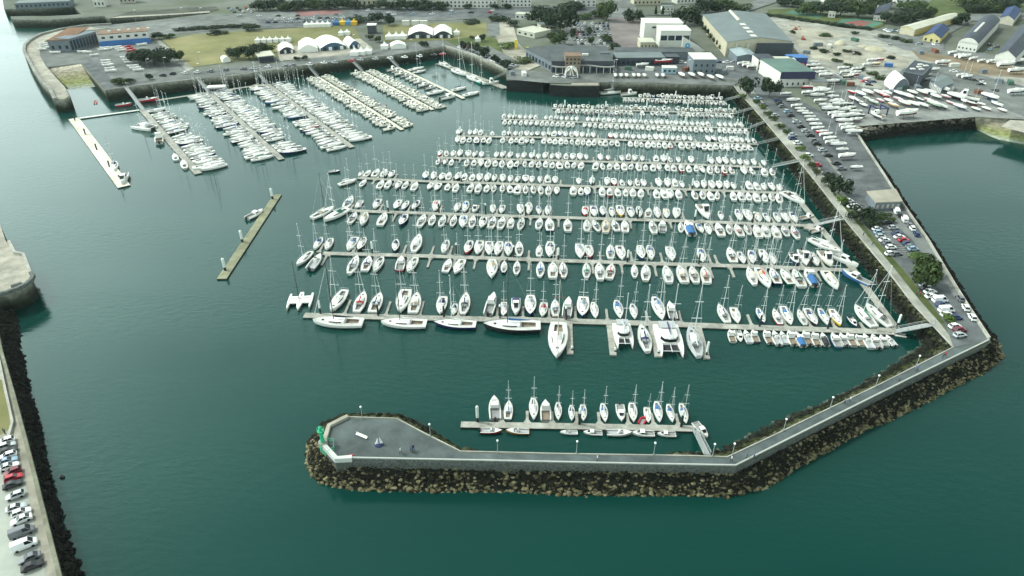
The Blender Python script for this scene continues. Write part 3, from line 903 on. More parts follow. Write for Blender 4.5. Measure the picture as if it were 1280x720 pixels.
YPROTO = {}
def make_yacht(key, L, B, stern, full):
    """a sailing yacht; full adds the small parts that only near boats show"""
    fb = 0.095 * L + 0.05
    root = empty('sailing_yacht')
    hm, _ = hull_mb(L, B, stern, fb, 12 if full else 9)
    hm.build('hull', [W1, BOOT_SHADE], root, smooth=False)
    deck_mb(L, B, stern, fb, 12 if full else 9, well=(0.08, 0.34)).build('deck', [W2, TEAK if key % 2 else GREYC], root)
    y0, y1 = -0.14 * L, 0.24 * L
    w0, w1 = B * 0.30, B * 0.12
    cz = fb * 1.0
    cab = cabin_mb(L, B, y0, y1, w0, w1, cz, 0.045 * L).build('cabin', W3, root)
    if full:
        cabin_windows(y0, y1, w0, w1, cz, 0.045 * L).build('window', GLASS, cab)
        hb = MB()
        for (xa, ya, s_) in ((0, 0.30 * L, 0.26),):
            hb.box(xa - s_, xa + s_, ya - s_, ya + s_, cz + 0.02, cz + 0.045 * L * (1.12 if ya < 0.2 * L else 0.3) + 0.06)
        hb.build('hatch', GLASS, root)
    ym, h = 0.08 * L, 1.30 * L + 1.0
    mast_mb(L, ym, h, (0.0075 * L + 0.02) * (1 if full else .72), 2 if L > 7.5 else 1, B, cz).build('mast', ALU, root)
    bz = cz + 0.045 * L + 0.5
    bm = MB()
    bm.loft([[(math.cos(a) * r * 0.8, y, bz + z + math.sin(a) * r) for a in [k * math.pi / 3 for k in range(6)]] for y, r, z in
             ((ym - 0.1, 0.09, 0.25), (ym - 0.3, 0.028 * L * 0.85, 0.15), (ym - 0.2 * L, 0.024 * L * 0.85, 0.05), (ym - 0.40 * L, 0.06, 0))])
    bm.build('sail_cover', WHITEF, root)
    if full:
        sh = MB()
        rings = []
        for y, k in ((y0 - 0.04 * L, 1.0), (y0 + 0.02 * L, 1.0), (y0 + 0.1 * L, 0.35)):
            rings.append([(math.cos(a) * w0 * 1.05, y, cz + 0.02 + math.sin(a) * (0.05 * L + 0.45) * k + 0.1) for a in [math.pi * q / 5 for q in range(6)]])
        sh.loft(rings, closed=False, caps=False)
        sh.build('sprayhood', GREYF, root)
        rl = MB()
        rl.tube((0, 0.475 * L, fb * 1.3 + 0.3), (0, ym + 0.02, h * 0.93), 0.07, 0.035, 5)
        rl.build('furled_jib', WHITEF, root)
        st = MB()
        rr = 0.012
        st.tube((0, -0.485 * L, fb * 0.95), (0, ym, h), rr, rr, 4)
        for s in (-1, 1):
            st.tube((s * B * 0.47, ym - 0.2, fb), (s * B * 0.30, ym, h * 0.45), rr, rr, 4)
            st.tube((s * B * 0.30, ym, h * 0.45), (0, ym, h * 0.95), rr, rr, 4)
        st.build('rigging', ALU, root)
        pr = MB()
        for s in (-1, 1):
            pr.tube((s * 0.55 * 0.3, 0.45 * L, fb * 1.2), (s * 0.25, 0.45 * L, fb * 1.2 + 0.55), 0.025, n=4)
            pr.tube((s * 0.25, 0.45 * L, fb * 1.2 + 0.55), (0, 0.5 * L, fb * 1.27 + 0.55), 0.025, n=4)
            pr.tube((s * B * stern * 0.45, -0.49 * L, fb * .9), (s * B * stern * 0.45, -0.49 * L, fb * .9 + 0.6), 0.025, n=4)
        pr.tube((-B * stern * 0.45, -0.49 * L, fb * .9 + 0.6), (B * stern * 0.45, -0.49 * L, fb * .9 + 0.6), 0.025, n=4)
        pr.tube((-0.25, 0.45 * L, fb * 1.2), (-0.25, 0.45 * L, fb * 1.2 + .5), 0.025, n=4)
        for s in (-1, 1):
            q = [(s * 0.25, 0.45 * L, fb * 1.2 + 0.5), (s * B * .42, 0.2 * L, fb + .6), (s * B * .48, -.1 * L, fb + .55), (s * B * stern * 0.45, -0.49 * L, fb * .9 + 0.58)]
            for a, b in zip(q, q[1:]):
                pr.tube(a, b, .012, n=4)
        pr.build('guard_rail', ALU, root)
    reg(root)
    YPROTO[key] = root
    return root

for k, (L, B, st, full) in enumerate([(10, 3.3, 0.62, True), (10, 3.5, 0.80, True), (10, 3.0, 0.42, True), (8, 2.8, 0.66, False), (8, 2.95, 0.80, False), (8, 2.6, 0.45, False)]):
    make_yacht(k, L, B, st, full)

# ---- single-mesh small craft for the far berths
def small_sail_mesh(v):
    L, B, st = 6.5, (2.4, 2.2, 2.5)[v], (0.7, 0.5, 0.8)[v]
    fb = 0.75
    m, _ = hull_mb(L, B, st, fb, 8)
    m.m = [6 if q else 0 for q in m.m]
    d = deck_mb(L, B, st, fb, 8, well=(0.1, 0.38), mi=1, miw=2)
    m.add(d.v, d.f); m.m[-len(d.f):] = d.m
    c = cabin_mb(L, B, -0.1 * L, 0.22 * L, B * 0.30, B * 0.14, fb, 0.32)
    m.add(c.v, c.f, 3)
    q = mast_mb(L, 0.08 * L, 8.4 + v * 0.6, 0.075, 1, B, fb)
    m.add(q.v, q.f, 4)
    m.box(-0.13, 0.13, -0.28 * L, 0.07 * L, 1.45, 1.72, 5)
    return m.mesh('day_sailer', [W1, W2, (GREYC, TEAK, BLACK)[v], W3, ALU, (WHITEF, NAVY, GREYF)[v], BOOT_SHADE])
SMESH = [small_sail_mesh(v) for v in range(3)]

def motor_parts(v):
    """shape lists for a small motorboat, 6 m long"""
    L, B, st, fb = 6.0, (2.3, 2.4, 2.2, 2.4)[v], 0.93, 0.85
    hm, _ = hull_mb(L, B, st, fb, 9, 0.4)
    dk = deck_mb(L, B, st, fb, 9, 0.4, well=(0.02, (0.42, 0.40, 0.66, 0.45)[v]), ww=0.78)
    cab, win = MB(), MB()
    if v in (0, 1, 3):
        y0, y1 = (-0.06 * L, 0.30 * L) if v != 1 else (-0.02 * L, 0.24 * L)
        hh = (0.75, 1.25, 0.6)[(0, 1, 3).index(v)]
        b = B * 0.36
        rings = [[(-b, y, fb), (-b * .85, y, fb + h), (b * .85, y, fb + h), (b, y, fb)] for y, h in ((y0, hh), (y0 + (y1 - y0) * .55, hh))] + [[(-b * .75, y1, fb + .05), (-b * .6, y1 - .1, fb + .2), (b * .6, y1 - .1, fb + .2), (b * .75, y1, fb + .05)]]
        cab.loft(rings, closed=False, caps=False)
        cab.f = [f[::-1] for f in cab.f]
        cab.add(rings[0], [(0, 1, 2, 3)])
        r1, r2 = rings[1], rings[2]
        q = [Vector(r1[1]), Vector(r1[2]), Vector(r2[2]), Vector(r2[1])]
        c = sum(q, Vector()) / 4
        up = Vector((0, 0.03, 0.03))
        win.add([c + (p - c) * 0.84 + up for p in q], [(0, 1, 2, 3)])
        for s in (-1, 1):
            ya, yb = y0 + .1, y0 + (y1 - y0) * .5
            win.add([(s * (b * .97 + .02), ya, fb + hh * .35), (s * (b * .97 + .02), yb, fb + hh * .35), (s * (b * .88 + .02), yb, fb + hh * .85), (s * (b * .88 + .02), ya, fb + hh * .85)], [(0, 1, 2, 3) if s > 0 else (3, 2, 1, 0)])
    if v == 2:                                  # open boat with a console
        cab.box(-.4, .4, -.3, .35, fb * .5, fb + .55, 0, tx=.05, ty=.1)
        win.add([(-.38, .36, fb + .35), (.38, .36, fb + .35), (.33, .2, fb + .85), (-.33, .2, fb + .85)], [(0, 1, 2, 3)])
    eng = MB().box(-.24, .24, -L / 2 - .42, -L / 2 + .05, .25, 1.15, tx=.05, ty=.05)
    return hm, dk, cab, win, eng

MPROTO, MMESH = {}, []
for v in range(4):
    hm, dk, cab, win, eng = motor_parts(v)
    root = empty('motorboat')
    hm.build('hull', [W1, BOOT_SHADE], root)
    dk.build('deck', [W2, (GREYC, TEAK, GREYF, GREYC)[v]], root)
    cb = cab.build('cabin' if v != 2 else 'console', W3, root)
    win.build('windscreen', GLASS, cb)
    eng.build('outboard_engine', OUTB, root)
    cv = MB()
    rings = [[(math.cos(a) * 0.9 * w, y, 0.86 + math.sin(a) * h) for a in [math.pi * q / 4 for q in range(5)]] for y, w, h in ((-2.85, 1.0, .3), (-1.5, 1.05, .65), (-.2, 1.0, .85))]
    cv.loft(rings, closed=False, caps=False)
    cv.add(rings[0], [(0, 1, 2, 3, 4)])
    cv.build('cockpit_cover', BLUE, root)
    reg(root)
    MPROTO[v] = root
    one = MB()
    for q, base in ((hm, [0, 5]), (dk, [1, 2]), (cab, [3]), (win, [4]), (eng, [5])):  # far motorboats carry the hull's painted shade band in engine black
        n = len(one.f)
        one.add(q.v, q.f)
        one.m[n:] = [base[i] for i in q.m]
    for col in (W1, CREAM):
        MMESH.append(one.mesh('motorboat', [col, W2 if col is W1 else CREAM, (GREYC, TEAK, GREYF, WHITEF)[v] if col is W1 else WHITEF, W3 if col is W1 else CREAM, GLASS, OUTB]))

def setmat(o, m, slot=0):
    o.material_slots[slot].link = 'OBJECT'
    o.material_slots[slot].material = m

PLACED = {'yacht': 0, 'day': 0, 'motor': 0}
USED = set()
def stem_of(n):
    return n.split('.')[0]

def place_tree(proto, loc, rz, sc, label, cat, group, paint):
    """first placement moves the prototype itself, later ones copy it"""
    if proto.name in USED:
        r = copy_tree(proto)
        ch = list(r.children)
    else:
        USED.add(proto.name)
        r = proto
        ch = kids(proto)
    r.location = loc
    r.rotation_euler = (0, 0, rz)
    r.scale = (sc, sc, sc) if not isinstance(sc, tuple) else sc
    tag(r, label, cat, group)
    drop = []
    for c in ch:
        s = stem_of(c.name)
        if s in paint:
            if paint[s] is None:
                drop.append(c)
            else:
                setmat(c, paint[s])
    return r, drop
LATER_DROP = []
def yacht(loc, rz, L, label_tail, full=True, hull='auto', cover=None, hood='auto', mast=None, var=None, group='sailing yachts on the pontoons', label=None, deck=None):
    v = random.randrange(3) if var is None else var
    proto = YPROTO[v if full else v + 3]
    if hull == 'auto' and label: hull = 'w'
    if hull == 'auto':
        hull = random.choices(['w', 'cr', 'n', 'k', 'b', 'r', 'gr'], [80, 6, 6, 2, 3, 2, 1])[0]
    cover = cover or random.choices(['wf', 'n', 'b', 'g', 'r', 't', 'gr', 'k'], [46, 20, 7, 14, 3, 5, 2, 3])[0]
    if hood == 'auto':
        hood = random.choices([None, 'g', 'n', 'b', 'wf', 'k', 't', 'r'], [30, 18, 18, 10, 10, 6, 5, 2])[0]
    paint = {'hull': COLS[hull], 'sail_cover': COLS[cover]}
    if full:
        paint['sprayhood'] = COLS[hood] if hood else None
        if random.random() < 0.35:
            paint['furled_jib'] = None
    paint['mast'] = mast or ALU
    paint['deck'] = deck or W2
    look = f'{CNAME[hull]} sailing yacht with {CNAME[cover]} sail cover'
    sc = L / (10 if full else 8)
    r, drop = place_tree(proto, loc, rz, sc if full else (sc * .88, sc, sc), label or f'{look} {label_tail}', 'sailing yacht', group, paint)
    LATER_DROP.extend(drop)
    PLACED['yacht'] += 1
    return r

def motor(loc, rz, L, label_tail, parts=True, hull='auto', cover=None, var=None, group='motorboats on the pontoons', label=None, width=1.0):
    v = random.randrange(4) if var is None else var
    PLACED['motor'] += 1
    if hull == 'auto':
        hull = random.choices(['w', 'cr', 'n', 'b', 'r', 'g'], [84, 6, 4, 3, 1, 2])[0] if not label else 'w'
    if parts:
        look = f'{CNAME[hull]} motorboat' + (f' under {CNAME[cover]} cover' if cover else ' with open cockpit')
        sc = L / 6
        r, drop = place_tree(MPROTO[v], loc, rz, (sc * width, sc, sc), label or f'{look} {label_tail}', 'motorboat', group, {'hull': COLS[hull], 'cockpit_cover': COLS[cover] if cover else None, 'outboard_engine': OUTB if random.random() < .7 else None})
        LATER_DROP.extend(drop)
        return r
    me = MMESH[v * 2 + (1 if hull == 'cr' else 0)]
    o = link('motorboat', me, None, loc, rz)
    if hull not in ('w', 'cr'): setmat(o, COLS[hull])
    s = L / 6
    o.scale = (s * width, s, s)
    return tag(o, label or f'{CNAME[hull]} motorboat {label_tail}', 'motorboat', group)

def dayboat(loc, rz, L, label_tail, group='small sailing boats on the middle pontoons'):
    v = random.choice((0, 0, 1, 2))
    o = link('day_sailer', SMESH[v], None, loc, rz)
    s = L / 6.5
    hc = random.choices(['w', 'cr', 'n', 'b', 'r', 'k'], [80, 7, 6, 3, 2, 2])[0]
    if hc != 'w': setmat(o, COLS[hc])
    o.scale = (s * random.uniform(.9, 1.06), s, s * random.uniform(.85, 1.15))
    PLACED['day'] += 1
    cov = ('white', 'navy', 'grey')[v]
    return tag(o, f'{CNAME[hc]} sailing dayboat with {cov} boom cover {label_tail}', 'sailing boat', group)
# ------------------------------------------------------------------ pontoons
M_PONT = mat('pontoon_deck', (0.30, 0.30, 0.265), 0.9, 0.22, 0.8, coord='World')
M_PONT2 = mat('pontoon_float', (0.05, 0.055, 0.05), 0.8)
M_PALEP = mat('pale_pontoon', (0.56, 0.55, 0.46), 0.9, 0.1, 0.4, coord='World')
M_OLIVE = mat('weathered_planks', (0.22, 0.225, 0.15), 0.9, 0.2, 0.5, coord='World')
M_PILE = mat('pile_steel', (0.035, 0.037, 0.033), 0.8, 0.3, 1.0)
M_PILEW = mat('pile_sleeve_white', (0.68, 0.72, 0.68), 0.7)
M_GALV = mat('galvanised_steel', (0.27, 0.29, 0.285), 0.5, 0.1, 1.0)

class Line:
    """a pontoon's centre line on the water, measured in metres from its outer end"""
    def __init__(s, px, z=0.45):
        s.p = [G(x, y, z) for x, y in px]
        s.l = [0.0]
        for a, b in zip(s.p, s.p[1:]):
            s.l.append(s.l[-1] + (b - a).length)
        s.L = s.l[-1]
    def at(s, d):
        i = min(len(s.p) - 2, max(0, int(np.searchsorted(s.l, d, side='right') - 1)))
        t = (d - s.l[i]) / (s.l[i + 1] - s.l[i])
        a, b = s.p[i], s.p[i + 1]
        tg = (b - a).normalized()
        return a + (b - a) * t, tg, Vector((-tg.y, tg.x, 0))
    def solve(s, px, off):
        lo, hi = -15.0, s.L + 15
        for _ in range(30):
            m = (lo + hi) / 2
            c, _, n = s.at(m)
            if P(c + n * off)[0] < px: lo = m
            else: hi = m
        return (lo + hi) / 2

def pontoon(line, w, label, m=M_PONT, name='pontoon', z=0.5):
    rt = MB()
    for i in range(len(line.p) - 1):
        a, b = line.p[i], line.p[i + 1]
        t = (b - a).normalized()
        n = Vector((-t.y, t.x, 0)) * w / 2
        e = t * (0.004 if i else 0)
        q = [a - n + e, b - n, b + n, a + n + e]
        rt.add([(v.x, v.y, z) for v in q] + [(v.x, v.y, z - 0.12) for v in q] + [(v.x, v.y, -0.25) for v in q],
               [(0, 1, 2, 3)], 0)
        k = len(rt.v) - 12
        for j in range(4):
            j2 = (j + 1) % 4
            rt.f += [(k + 4 + j, k + 4 + j2, k + j2, k + j), (k + 8 + j, k + 8 + j2, k + 4 + j2, k + 4 + j)]
            rt.m += [0, 1]
    o = rt.build(name, [m, M_PONT2])
    return tag(o, label, 'pontoon')

def finger(root, line, d, side, ln, w=0.65, wb=1.9):
    c, t, n = line.at(d)
    n = n * side
    a, b = c + n * 0.9, c + n * (0.9 + ln)
    mb = MB()
    pts = [a - t * wb / 2, a + t * wb / 2, c + n * 2.0 + t * w / 2, b + t * w / 2, b - t * w / 2, c + n * 2.0 - t * w / 2]
    mb.prism([(p.x, p.y) for p in pts], -0.1, 0.47)
    mb.build('finger_pontoon', M_PONT, root)

PILEG = 'mooring piles along the pontoons'
def pile(px, py, label, h=5.2, white=1.6, r=0.28):
    g = G(px, py, 0)
    root = empty('mooring_pile', g)
    MB().tube((0, 0, -1), (0, 0, h - white), r, r, 8).build('pole', M_PILE, root)
    if white:
        MB().tube((0, 0, h - white), (0, 0, h), r * 1.12, r * 1.12, 8).tube((0, 0, h), (0, 0, h + .35), r * 1.1, 0.05, 8).build('sleeve', M_PILEW, root)
    return tag(root, label, 'mooring pile', PILEG)

def gangway(a, b, za, zb, label, w=1.6):
    a, b = G(a[0], a[1], za), G(b[0], b[1], zb)
    d = b - a
    t = Vector((d.x, d.y, 0)).normalized()
    n = Vector((-t.y, t.x, 0)) * w / 2
    root = empty('gangway', a)
    m = MB()
    q = [a - n, a + n, b + n, b - n]
    up = Vector((0, 0, 0.18))
    m.add([v - a for v in q] + [v - a + up for v in q], [(0, 1, 2, 3), (7, 6, 5, 4), (0, 4, 5, 1), (1, 5, 6, 2), (2, 6, 7, 3), (3, 7, 4, 0)])
    m.build('walkway', M_GALV, root)
    for s in (-1, 1):
        r = MB()
        o = n * s
        r.tube(o + Vector((0, 0, 1.1)), d + o + Vector((0, 0, 1.1)), 0.07, n=5)
        r.tube(o + Vector((0, 0, .65)), d + o + Vector((0, 0, .65)), 0.05, n=5)
        k = max(2, int(d.length / 3))
        for i in range(k + 1):
            p = d * (i / k) + o
            r.tube(p, p + Vector((0, 0, 1.1)), 0.05, n=4)
        r.build('handrail', M_GALV, root)
    return tag(root, label, 'gangway', 'gangways down to the pontoons')

def heading(v):
    return math.atan2(-v.x, v.y)

def row(line, side, items, mk, L0, jit=0.15, bow_in=True, w=2.0, tail='', flip=0.1, full=True, ang=3.5):
    """boats side by side along one side of a pontoon; items are photograph x positions, or (x, options)"""
    items = sorted(items, key=lambda it: it[0] if isinstance(it, tuple) else it)
    ds = []
    for i, it in enumerate(items):
        x, o = it if isinstance(it, tuple) else (it, {})
        o = dict(o)
        L = o.pop('L', None) or L0 * random.uniform(1 - jit, 1 + jit)
        k = o.pop('mk', None) or mk
        off = (w / 2 + 0.55 + random.uniform(0, .5) + L / 2 + o.pop('gap', 0)) * side
        d = line.solve(x, off)
        c, t, n = line.at(d)
        bi = o.pop('bow_in', None)
        if bi is None: bi = bow_in if random.random() > flip else not bow_in
        hd = n * (-side if bi else side)
        rz = heading(hd) + R(random.gauss(0, ang)) + R(o.pop('rot', 0))
        p = c + n * off
        p.z = 0
        tl = f'{ordw(i + 1)} from outer end, {tail}'
        if k is yacht: yacht(p, rz, L, tl, full=full, **o)
        elif k is motor: motor(p, rz, L, tl, **o)
        else: dayboat(p, rz, L, tl)
        ds.append((d, L))
    return ds

def fingers(root, line, ds, side, k=2):
    ds = sorted(ds)
    for i in range(0, len(ds) - 1, k):
        a, b = ds[i], ds[i + 1]
        if b[0] - a[0] < 7.5:
            finger(root, line, (a[0] + b[0]) / 2, side, min(a[1], b[1]) * 0.72)
        else:
            finger(root, line, a[0] + 2.2, side, a[1] * 0.72)

# ---- pontoon behind the breakwater
L1 = Line([(576, 530.6), (729, 533), (868, 535.8)])
pt = pontoon(L1, 1.9, 'short pontoon tucked behind the breakwater, nearest the sea')
m_ = lambda **k: dict(mk=motor, **k)
T1 = 'far side of breakwater pontoon'
d1 = row(L1, 1, [(618.4, m_(L=7.6, bow_in=False, var=0, cover=None)), (635.5, dict(L=6.2, bow_in=False)), (667, dict(L=7.4, bow_in=True, cover='wf', hood=None)), (682, m_(L=6.6, bow_in=False, var=1)), (697.7, dict(L=5.9, cover='k')),
                 (714.5, dict(L=5.2)), (729, dict(L=5.4)), (755, dict(L=6.2, cover='wf')), (776, m_(L=5.6, bow_in=True, var=3)), (791, dict(L=6.4)), (809.5, dict(L=5.0)), (822.5, dict(L=7.0, hood='b', cover='b')),
                 (838, dict(L=6.0)), (854.5, dict(L=6.6, cover='t'))], yacht, 6, tail=T1, bow_in=True, flip=0, ang=2)
for x in (627, 659, 690, 721, 749, 785, 816, 847):
    finger(pt, L1, L1.solve(x, 2.5), 1, 4.0)
def along(line, side, x, L, mk, bow, off=1.5, **o):
    d = line.solve(x, off * side)
    c, t, n = line.at(d)
    p = c + n * off * side
    p.z = 0
    return mk(p, heading(t * bow) + R(random.uniform(-2, 2)), L, o.pop('tail', ''), **o)
NS = 'moored alongside the near side of breakwater pontoon'
along(L1, -1, 614, 4.9, motor, 1, 1.95, hull='r', var=2, label='white motorboat with red hull bottom alongside breakwater pontoon', tail=NS)
along(L1, -1, 647, 5.2, motor, -1, 1.95, hull='wo', var=2, label='varnished wooden open boat alongside the breakwater pontoon', tail=NS)
for i, (x, l, b, v) in enumerate(((711, 3.9, -1, 2), (741, 4.2, -1, 3), (774, 5.6, 1, 2), (804, 5.0, -1, 0), (833, 4.2, -1, 3))):
    along(L1, -1, x, l, motor, b, 1.95, var=v, label=f'white open boat, {ordw(i + 1)} white one along near side of breakwater pontoon', tail=NS)
g = G(876, 539.5, 0)
motor(g, R(200), 5.2, '', var=0, label='white motorboat moored at the inner end of breakwater pontoon beside gangway')
gangway((869, 538), (884, 569), 0.5, QZ, 'short gangway from the breakwater path to its pontoon', 1.3)
for i, (x, y) in enumerate(((597, 529), (724, 532), (851, 535))):
    pile(x, y, f'{("white capped", "dark", "dark")[i]} pile, {ordw(i + 1)} from outer end of breakwater pontoon', 5.0, (3.2, 1.2, 1.0)[i], 0.3)
# red inflatable left on the pontoon
def inflatable(loc, rz, m, label, L=3.0):
    root = empty('inflatable_dinghy', loc, rz)
    mb = MB()
    path = [(-.6, -L / 2, .25), (-.62, L * .2, .25), (-.35, L * .42, .3), (0, L / 2, .34), (.35, L * .42, .3), (.62, L * .2, .25), (.6, -L / 2, .25)]
    for a, b in zip(path, path[1:]):
        mb.tube(a, b, .22, .22, 8)
    mb.build('tube', m, root)
    MB().box(-.55, .55, -L * .45, L * .3, .08, .14).build('floor', GREYC, root)
    return tag(root, label, 'dinghy')
c, t, n = L1.at(L1.solve(803.5, 2.2))
inflatable(c + n * 2.4 + Vector((0, 0, -0.35)), R(-30), RED, 'red inflatable dinghy beside a small sailing boat at breakwater pontoon', 2.6)

# ---- second pontoon: the big boats
L2 = Line([(380, 394), (510, 397), (670, 400), (820, 404.5), (920, 408.5), (1040, 412.5), (1122, 415.5)])
pt = pontoon(L2, 2.4, 'long second pontoon with the largest yachts along it')
T2 = 'far side of second pontoon'
d2 = row(L2, 1, [(423, dict(L=11.5, rot=-6, bow_in=True)), (451, dict(L=10.5, bow_in=False, cover='r', hood='r')), (471, dict(L=10, bow_in=False, cover='n', hood='n')), (504, dict(L=12, bow_in=True)), (519, dict(L=10.5, bow_in=False)),
                 (552, dict(L=9)), (568, dict(L=5.8)), (581, dict(L=11, bow_in=False)), (614, m_(L=10.5, bow_in=False, var=0, width=.75)), (630, dict(L=7)), (645, m_(L=8.2, var=1, cover='n', width=.85)), (663, dict(L=10.5)), (679, dict(L=7.2)),
                 (694, dict(L=8.2, bow_in=False, cover='y')), (709.5, m_(L=9.2, bow_in=False, var=0, width=.82)), (728.5, dict(L=10.5)), (743, dict(L=8)), (773, dict(L=9, hood='b', cover='b', rot=4)), (792, dict(L=7.5)), (823, dict(L=11.5, rot=4)),
                 (839, m_(L=8.4, bow_in=False, var=0, width=.85)), (903.5, dict(L=9, bow_in=False, rot=5)), (919.5, dict(L=7.6)), (951, dict(L=7.5)), (971, dict(L=7.5, bow_in=False)), (983.5, dict(L=9, hood='b', cover='wf')), (1002, dict(L=7.5, bow_in=False)),
                 (1014, dict(L=8.5, hood='n')), (1030, dict(L=8.2, hood='b')), (1044.5, dict(L=8.2, hull='y', cover='wf')), (1066, m_(L=4.8)), (1080, dict(L=10.8, bow_in=False, rot=10, hood=None)), (1097, dict(L=11.5, bow_in=False, rot=10))], yacht, 9, tail=T2, flip=0, ang=2)
fingers(pt, L2, [q for q in d2], 1, 2)
for x in (712, 764, 818, 877.5):
    d = L2.solve(x, -7)
    finger(pt, L2, d, -1, 14.0, 1.7, 2.0)
def giant(x, L, hull, cover, mast, label, bow=-1, var=1, off=None):
    p = along(L2, -1, x, L, yacht, bow, 1.2 + 1.75 * L / 10, hull=hull, cover=cover, hood=None, mast=mast, var=var, label=label)
    return p
giant(423, 14.0, 'w', 'k', CARBON, 'large white yacht with black mast moored alongside, outermost on second pontoon')
giant(505, 12.6, 'w', 'wf', CARBON, 'white racing yacht with black mast and white boom moored along second pontoon')
giant(569, 11.6, 'n', 'wf', ALU, 'navy hulled yacht with pale mast moored along the second pontoon', deck=None) if False else giant(569, 11.6, 'n', 'wf', ALU, 'navy hulled yacht with pale mast moored along the second pontoon')
giant(640, 15.6, 'k', 'b', CARBON, 'long black hulled yacht with blue sail cover along second pontoon')
c, t, n = L2.at(L2.solve(697, -9.5))
yacht(Vector(((c - n * 9.8).x, (c - n * 9.8).y, 0)), heading(-n) + R(-2), 15.5, '', hull='w', cover='t', hood=None, mast=BROWNM, var=1, label='big white yacht with brown mast pointing out to sea from second pontoon')
c, t, n = L2.at(L2.solve(805, -7.5))
yacht(Vector(((c - n * 7.6).x, (c - n * 7.6).y, 0)), heading(n) + R(3), 12, '', hull='w', cover='n', hood='n', var=2, label='white yacht with navy canopy between the two catamarans on second pontoon')
c, t, n = L2.at(L2.solve(867, -8))
yacht(Vector(((c - n * 8.3).x, (c - n * 8.3).y, 0)), heading(n) + R(3), 13, '', hull='w', cover='wf', hood='g', var=2, label='white yacht with grey teak deck on near side just inland of larger catamaran', deck=GREYF)

def catamaran(loc, rz, L, B, label, boom=NAVY):
    root = empty('catamaran', loc, rz)
    for s in (-1, 1):
        h, _ = hull_mb(L, B * 0.24, 0.8, 1.5, 10, 0.12, 0.02)
        h.v = [(x + s * B * 0.37, y, z) for x, y, z in h.v]
        d = deck_mb(L, B * 0.24, 0.8, 1.5, 10, 0.12, well=(0, 0))
        h.add([(x + s * B * 0.37, y, z) for x, y, z in d.v], d.f)
        h.build('hull', [W1, BOOT_SHADE], root)
    MB().box(-B * .37, B * .37, -L * .44, L * .16, 1.0, 1.52, 0, ty=.2).build('bridge_deck', W2, root)
    MB().box(-B * .27, B * .27, -L * .42, -L * .26, 1.53, 1.6).build('cockpit', GREYC, root)
    cb = MB()
    pr = [(-B * .33, -L * .26), (B * .33, -L * .26), (B * .33, L * .02), (B * .22, L * .12), (0, L * .15), (-B * .22, L * .12), (-B * .33, L * .02)]
    cb.loft([[(x, y, 1.52) for x, y in pr], [(x * .86, y * .84 - L * .01, 2.75) for x, y in pr]])
    cb = cb.build('cabin', W3, root)
    wn_ = MB()
    lo = [(x * .985, y * .985, 1.75) for x, y in pr[2:]]
    hi = [(x * .90, y * .90 - L * .005, 2.5) for x, y in pr[2:]]
    wn_.loft([[(x * 1.035, y * 1.04 + .03, z) for x, y, z in lo], [(x * 1.035, y * 1.04 + .03, z) for x, y, z in hi]], closed=False, caps=False)
    wn_.build('windscreen', GLASS, cb)
    MB().box(-B * .30, B * .30, -L * .44, -L * .2, 3.1, 3.2, ty=.1).build('bimini', GREYF, root)
    for s in (-1, 1):
        MB().box(min(s * .25, s * B * .23), max(s * .25, s * B * .23), L * .19, L * .38, 1.2, 1.24).build('trampoline', BLACK, root)
    MB().tube((-B * .37, L * .40, 1.45), (B * .37, L * .40, 1.45), .12, n=6).tube((0, L * .16, 1.3), (0, L * .42, 1.4), .12, n=6).build('crossbeam', ALU, root)
    mast_mb(L, L * .1, 1.42 * L, .13, 2, B * .7, 2.6).build('mast', ALU, root)
    bm = MB().tube((0, L * .09, 3.9), (0, -L * .36, 3.7), .26, .16, 7)
    bm.build('sail_cover', boom, root)
    return tag(root, label, 'catamaran')
for x, L, B, boom, lb in ((779, 10.5, 5.2, GREYF, 'smaller white catamaran with grey canopy berthed off second pontoon'), (835, 13.5, 7.3, NAVY, 'larger white catamaran with navy sail cover berthed off second pontoon')):
    c, t, n = L2.at(L2.solve(x, -7))
    q = c - n * (1.6 + L / 2)
    catamaran(Vector((q.x, q.y, 0)), heading(-n) + R(2), L, B, lb, boom)
# trimaran at the outer end
root = empty('trimaran', G(375.5, 379, 0), heading(G(370, 394, 0) - G(378, 366, 0)))
for s, l, b in ((0, 9.5, 1.7), (-1, 8.2, .8), (1, 8.2, .8)):
    h, _ = hull_mb(l, b, .6, .95, 10, .3)
    d = deck_mb(l, b, .6, .95, 10, .3, well=(0, 0) if s else (.1, .4), miw=0)
    h.add(d.v, d.f)
    h.v = [(x + s * 3.1, y, z) for x, y, z in h.v]
    h.build('hull' if s == 0 else 'outrigger', [W1, BOOT_SHADE], root)
for y in (-1.9, 1.0):
    MB().box(-3.1, 3.1, y - .35, y + .35, .75, 1.05).build('crossbeam', W1, root)
MB().box(-3.0, -.8, -1.5, .6, .8, .84).build('net', WHITEF, root)
MB().box(.8, 3.0, -1.5, .6, .8, .84).build('net', WHITEF, root)
mast_mb(9.5, .6, 14, .1, 2, 3, .9).build('mast', CARBON, root)
tag(root, 'white trimaran with a black mast at the outer end of second pontoon', 'trimaran')
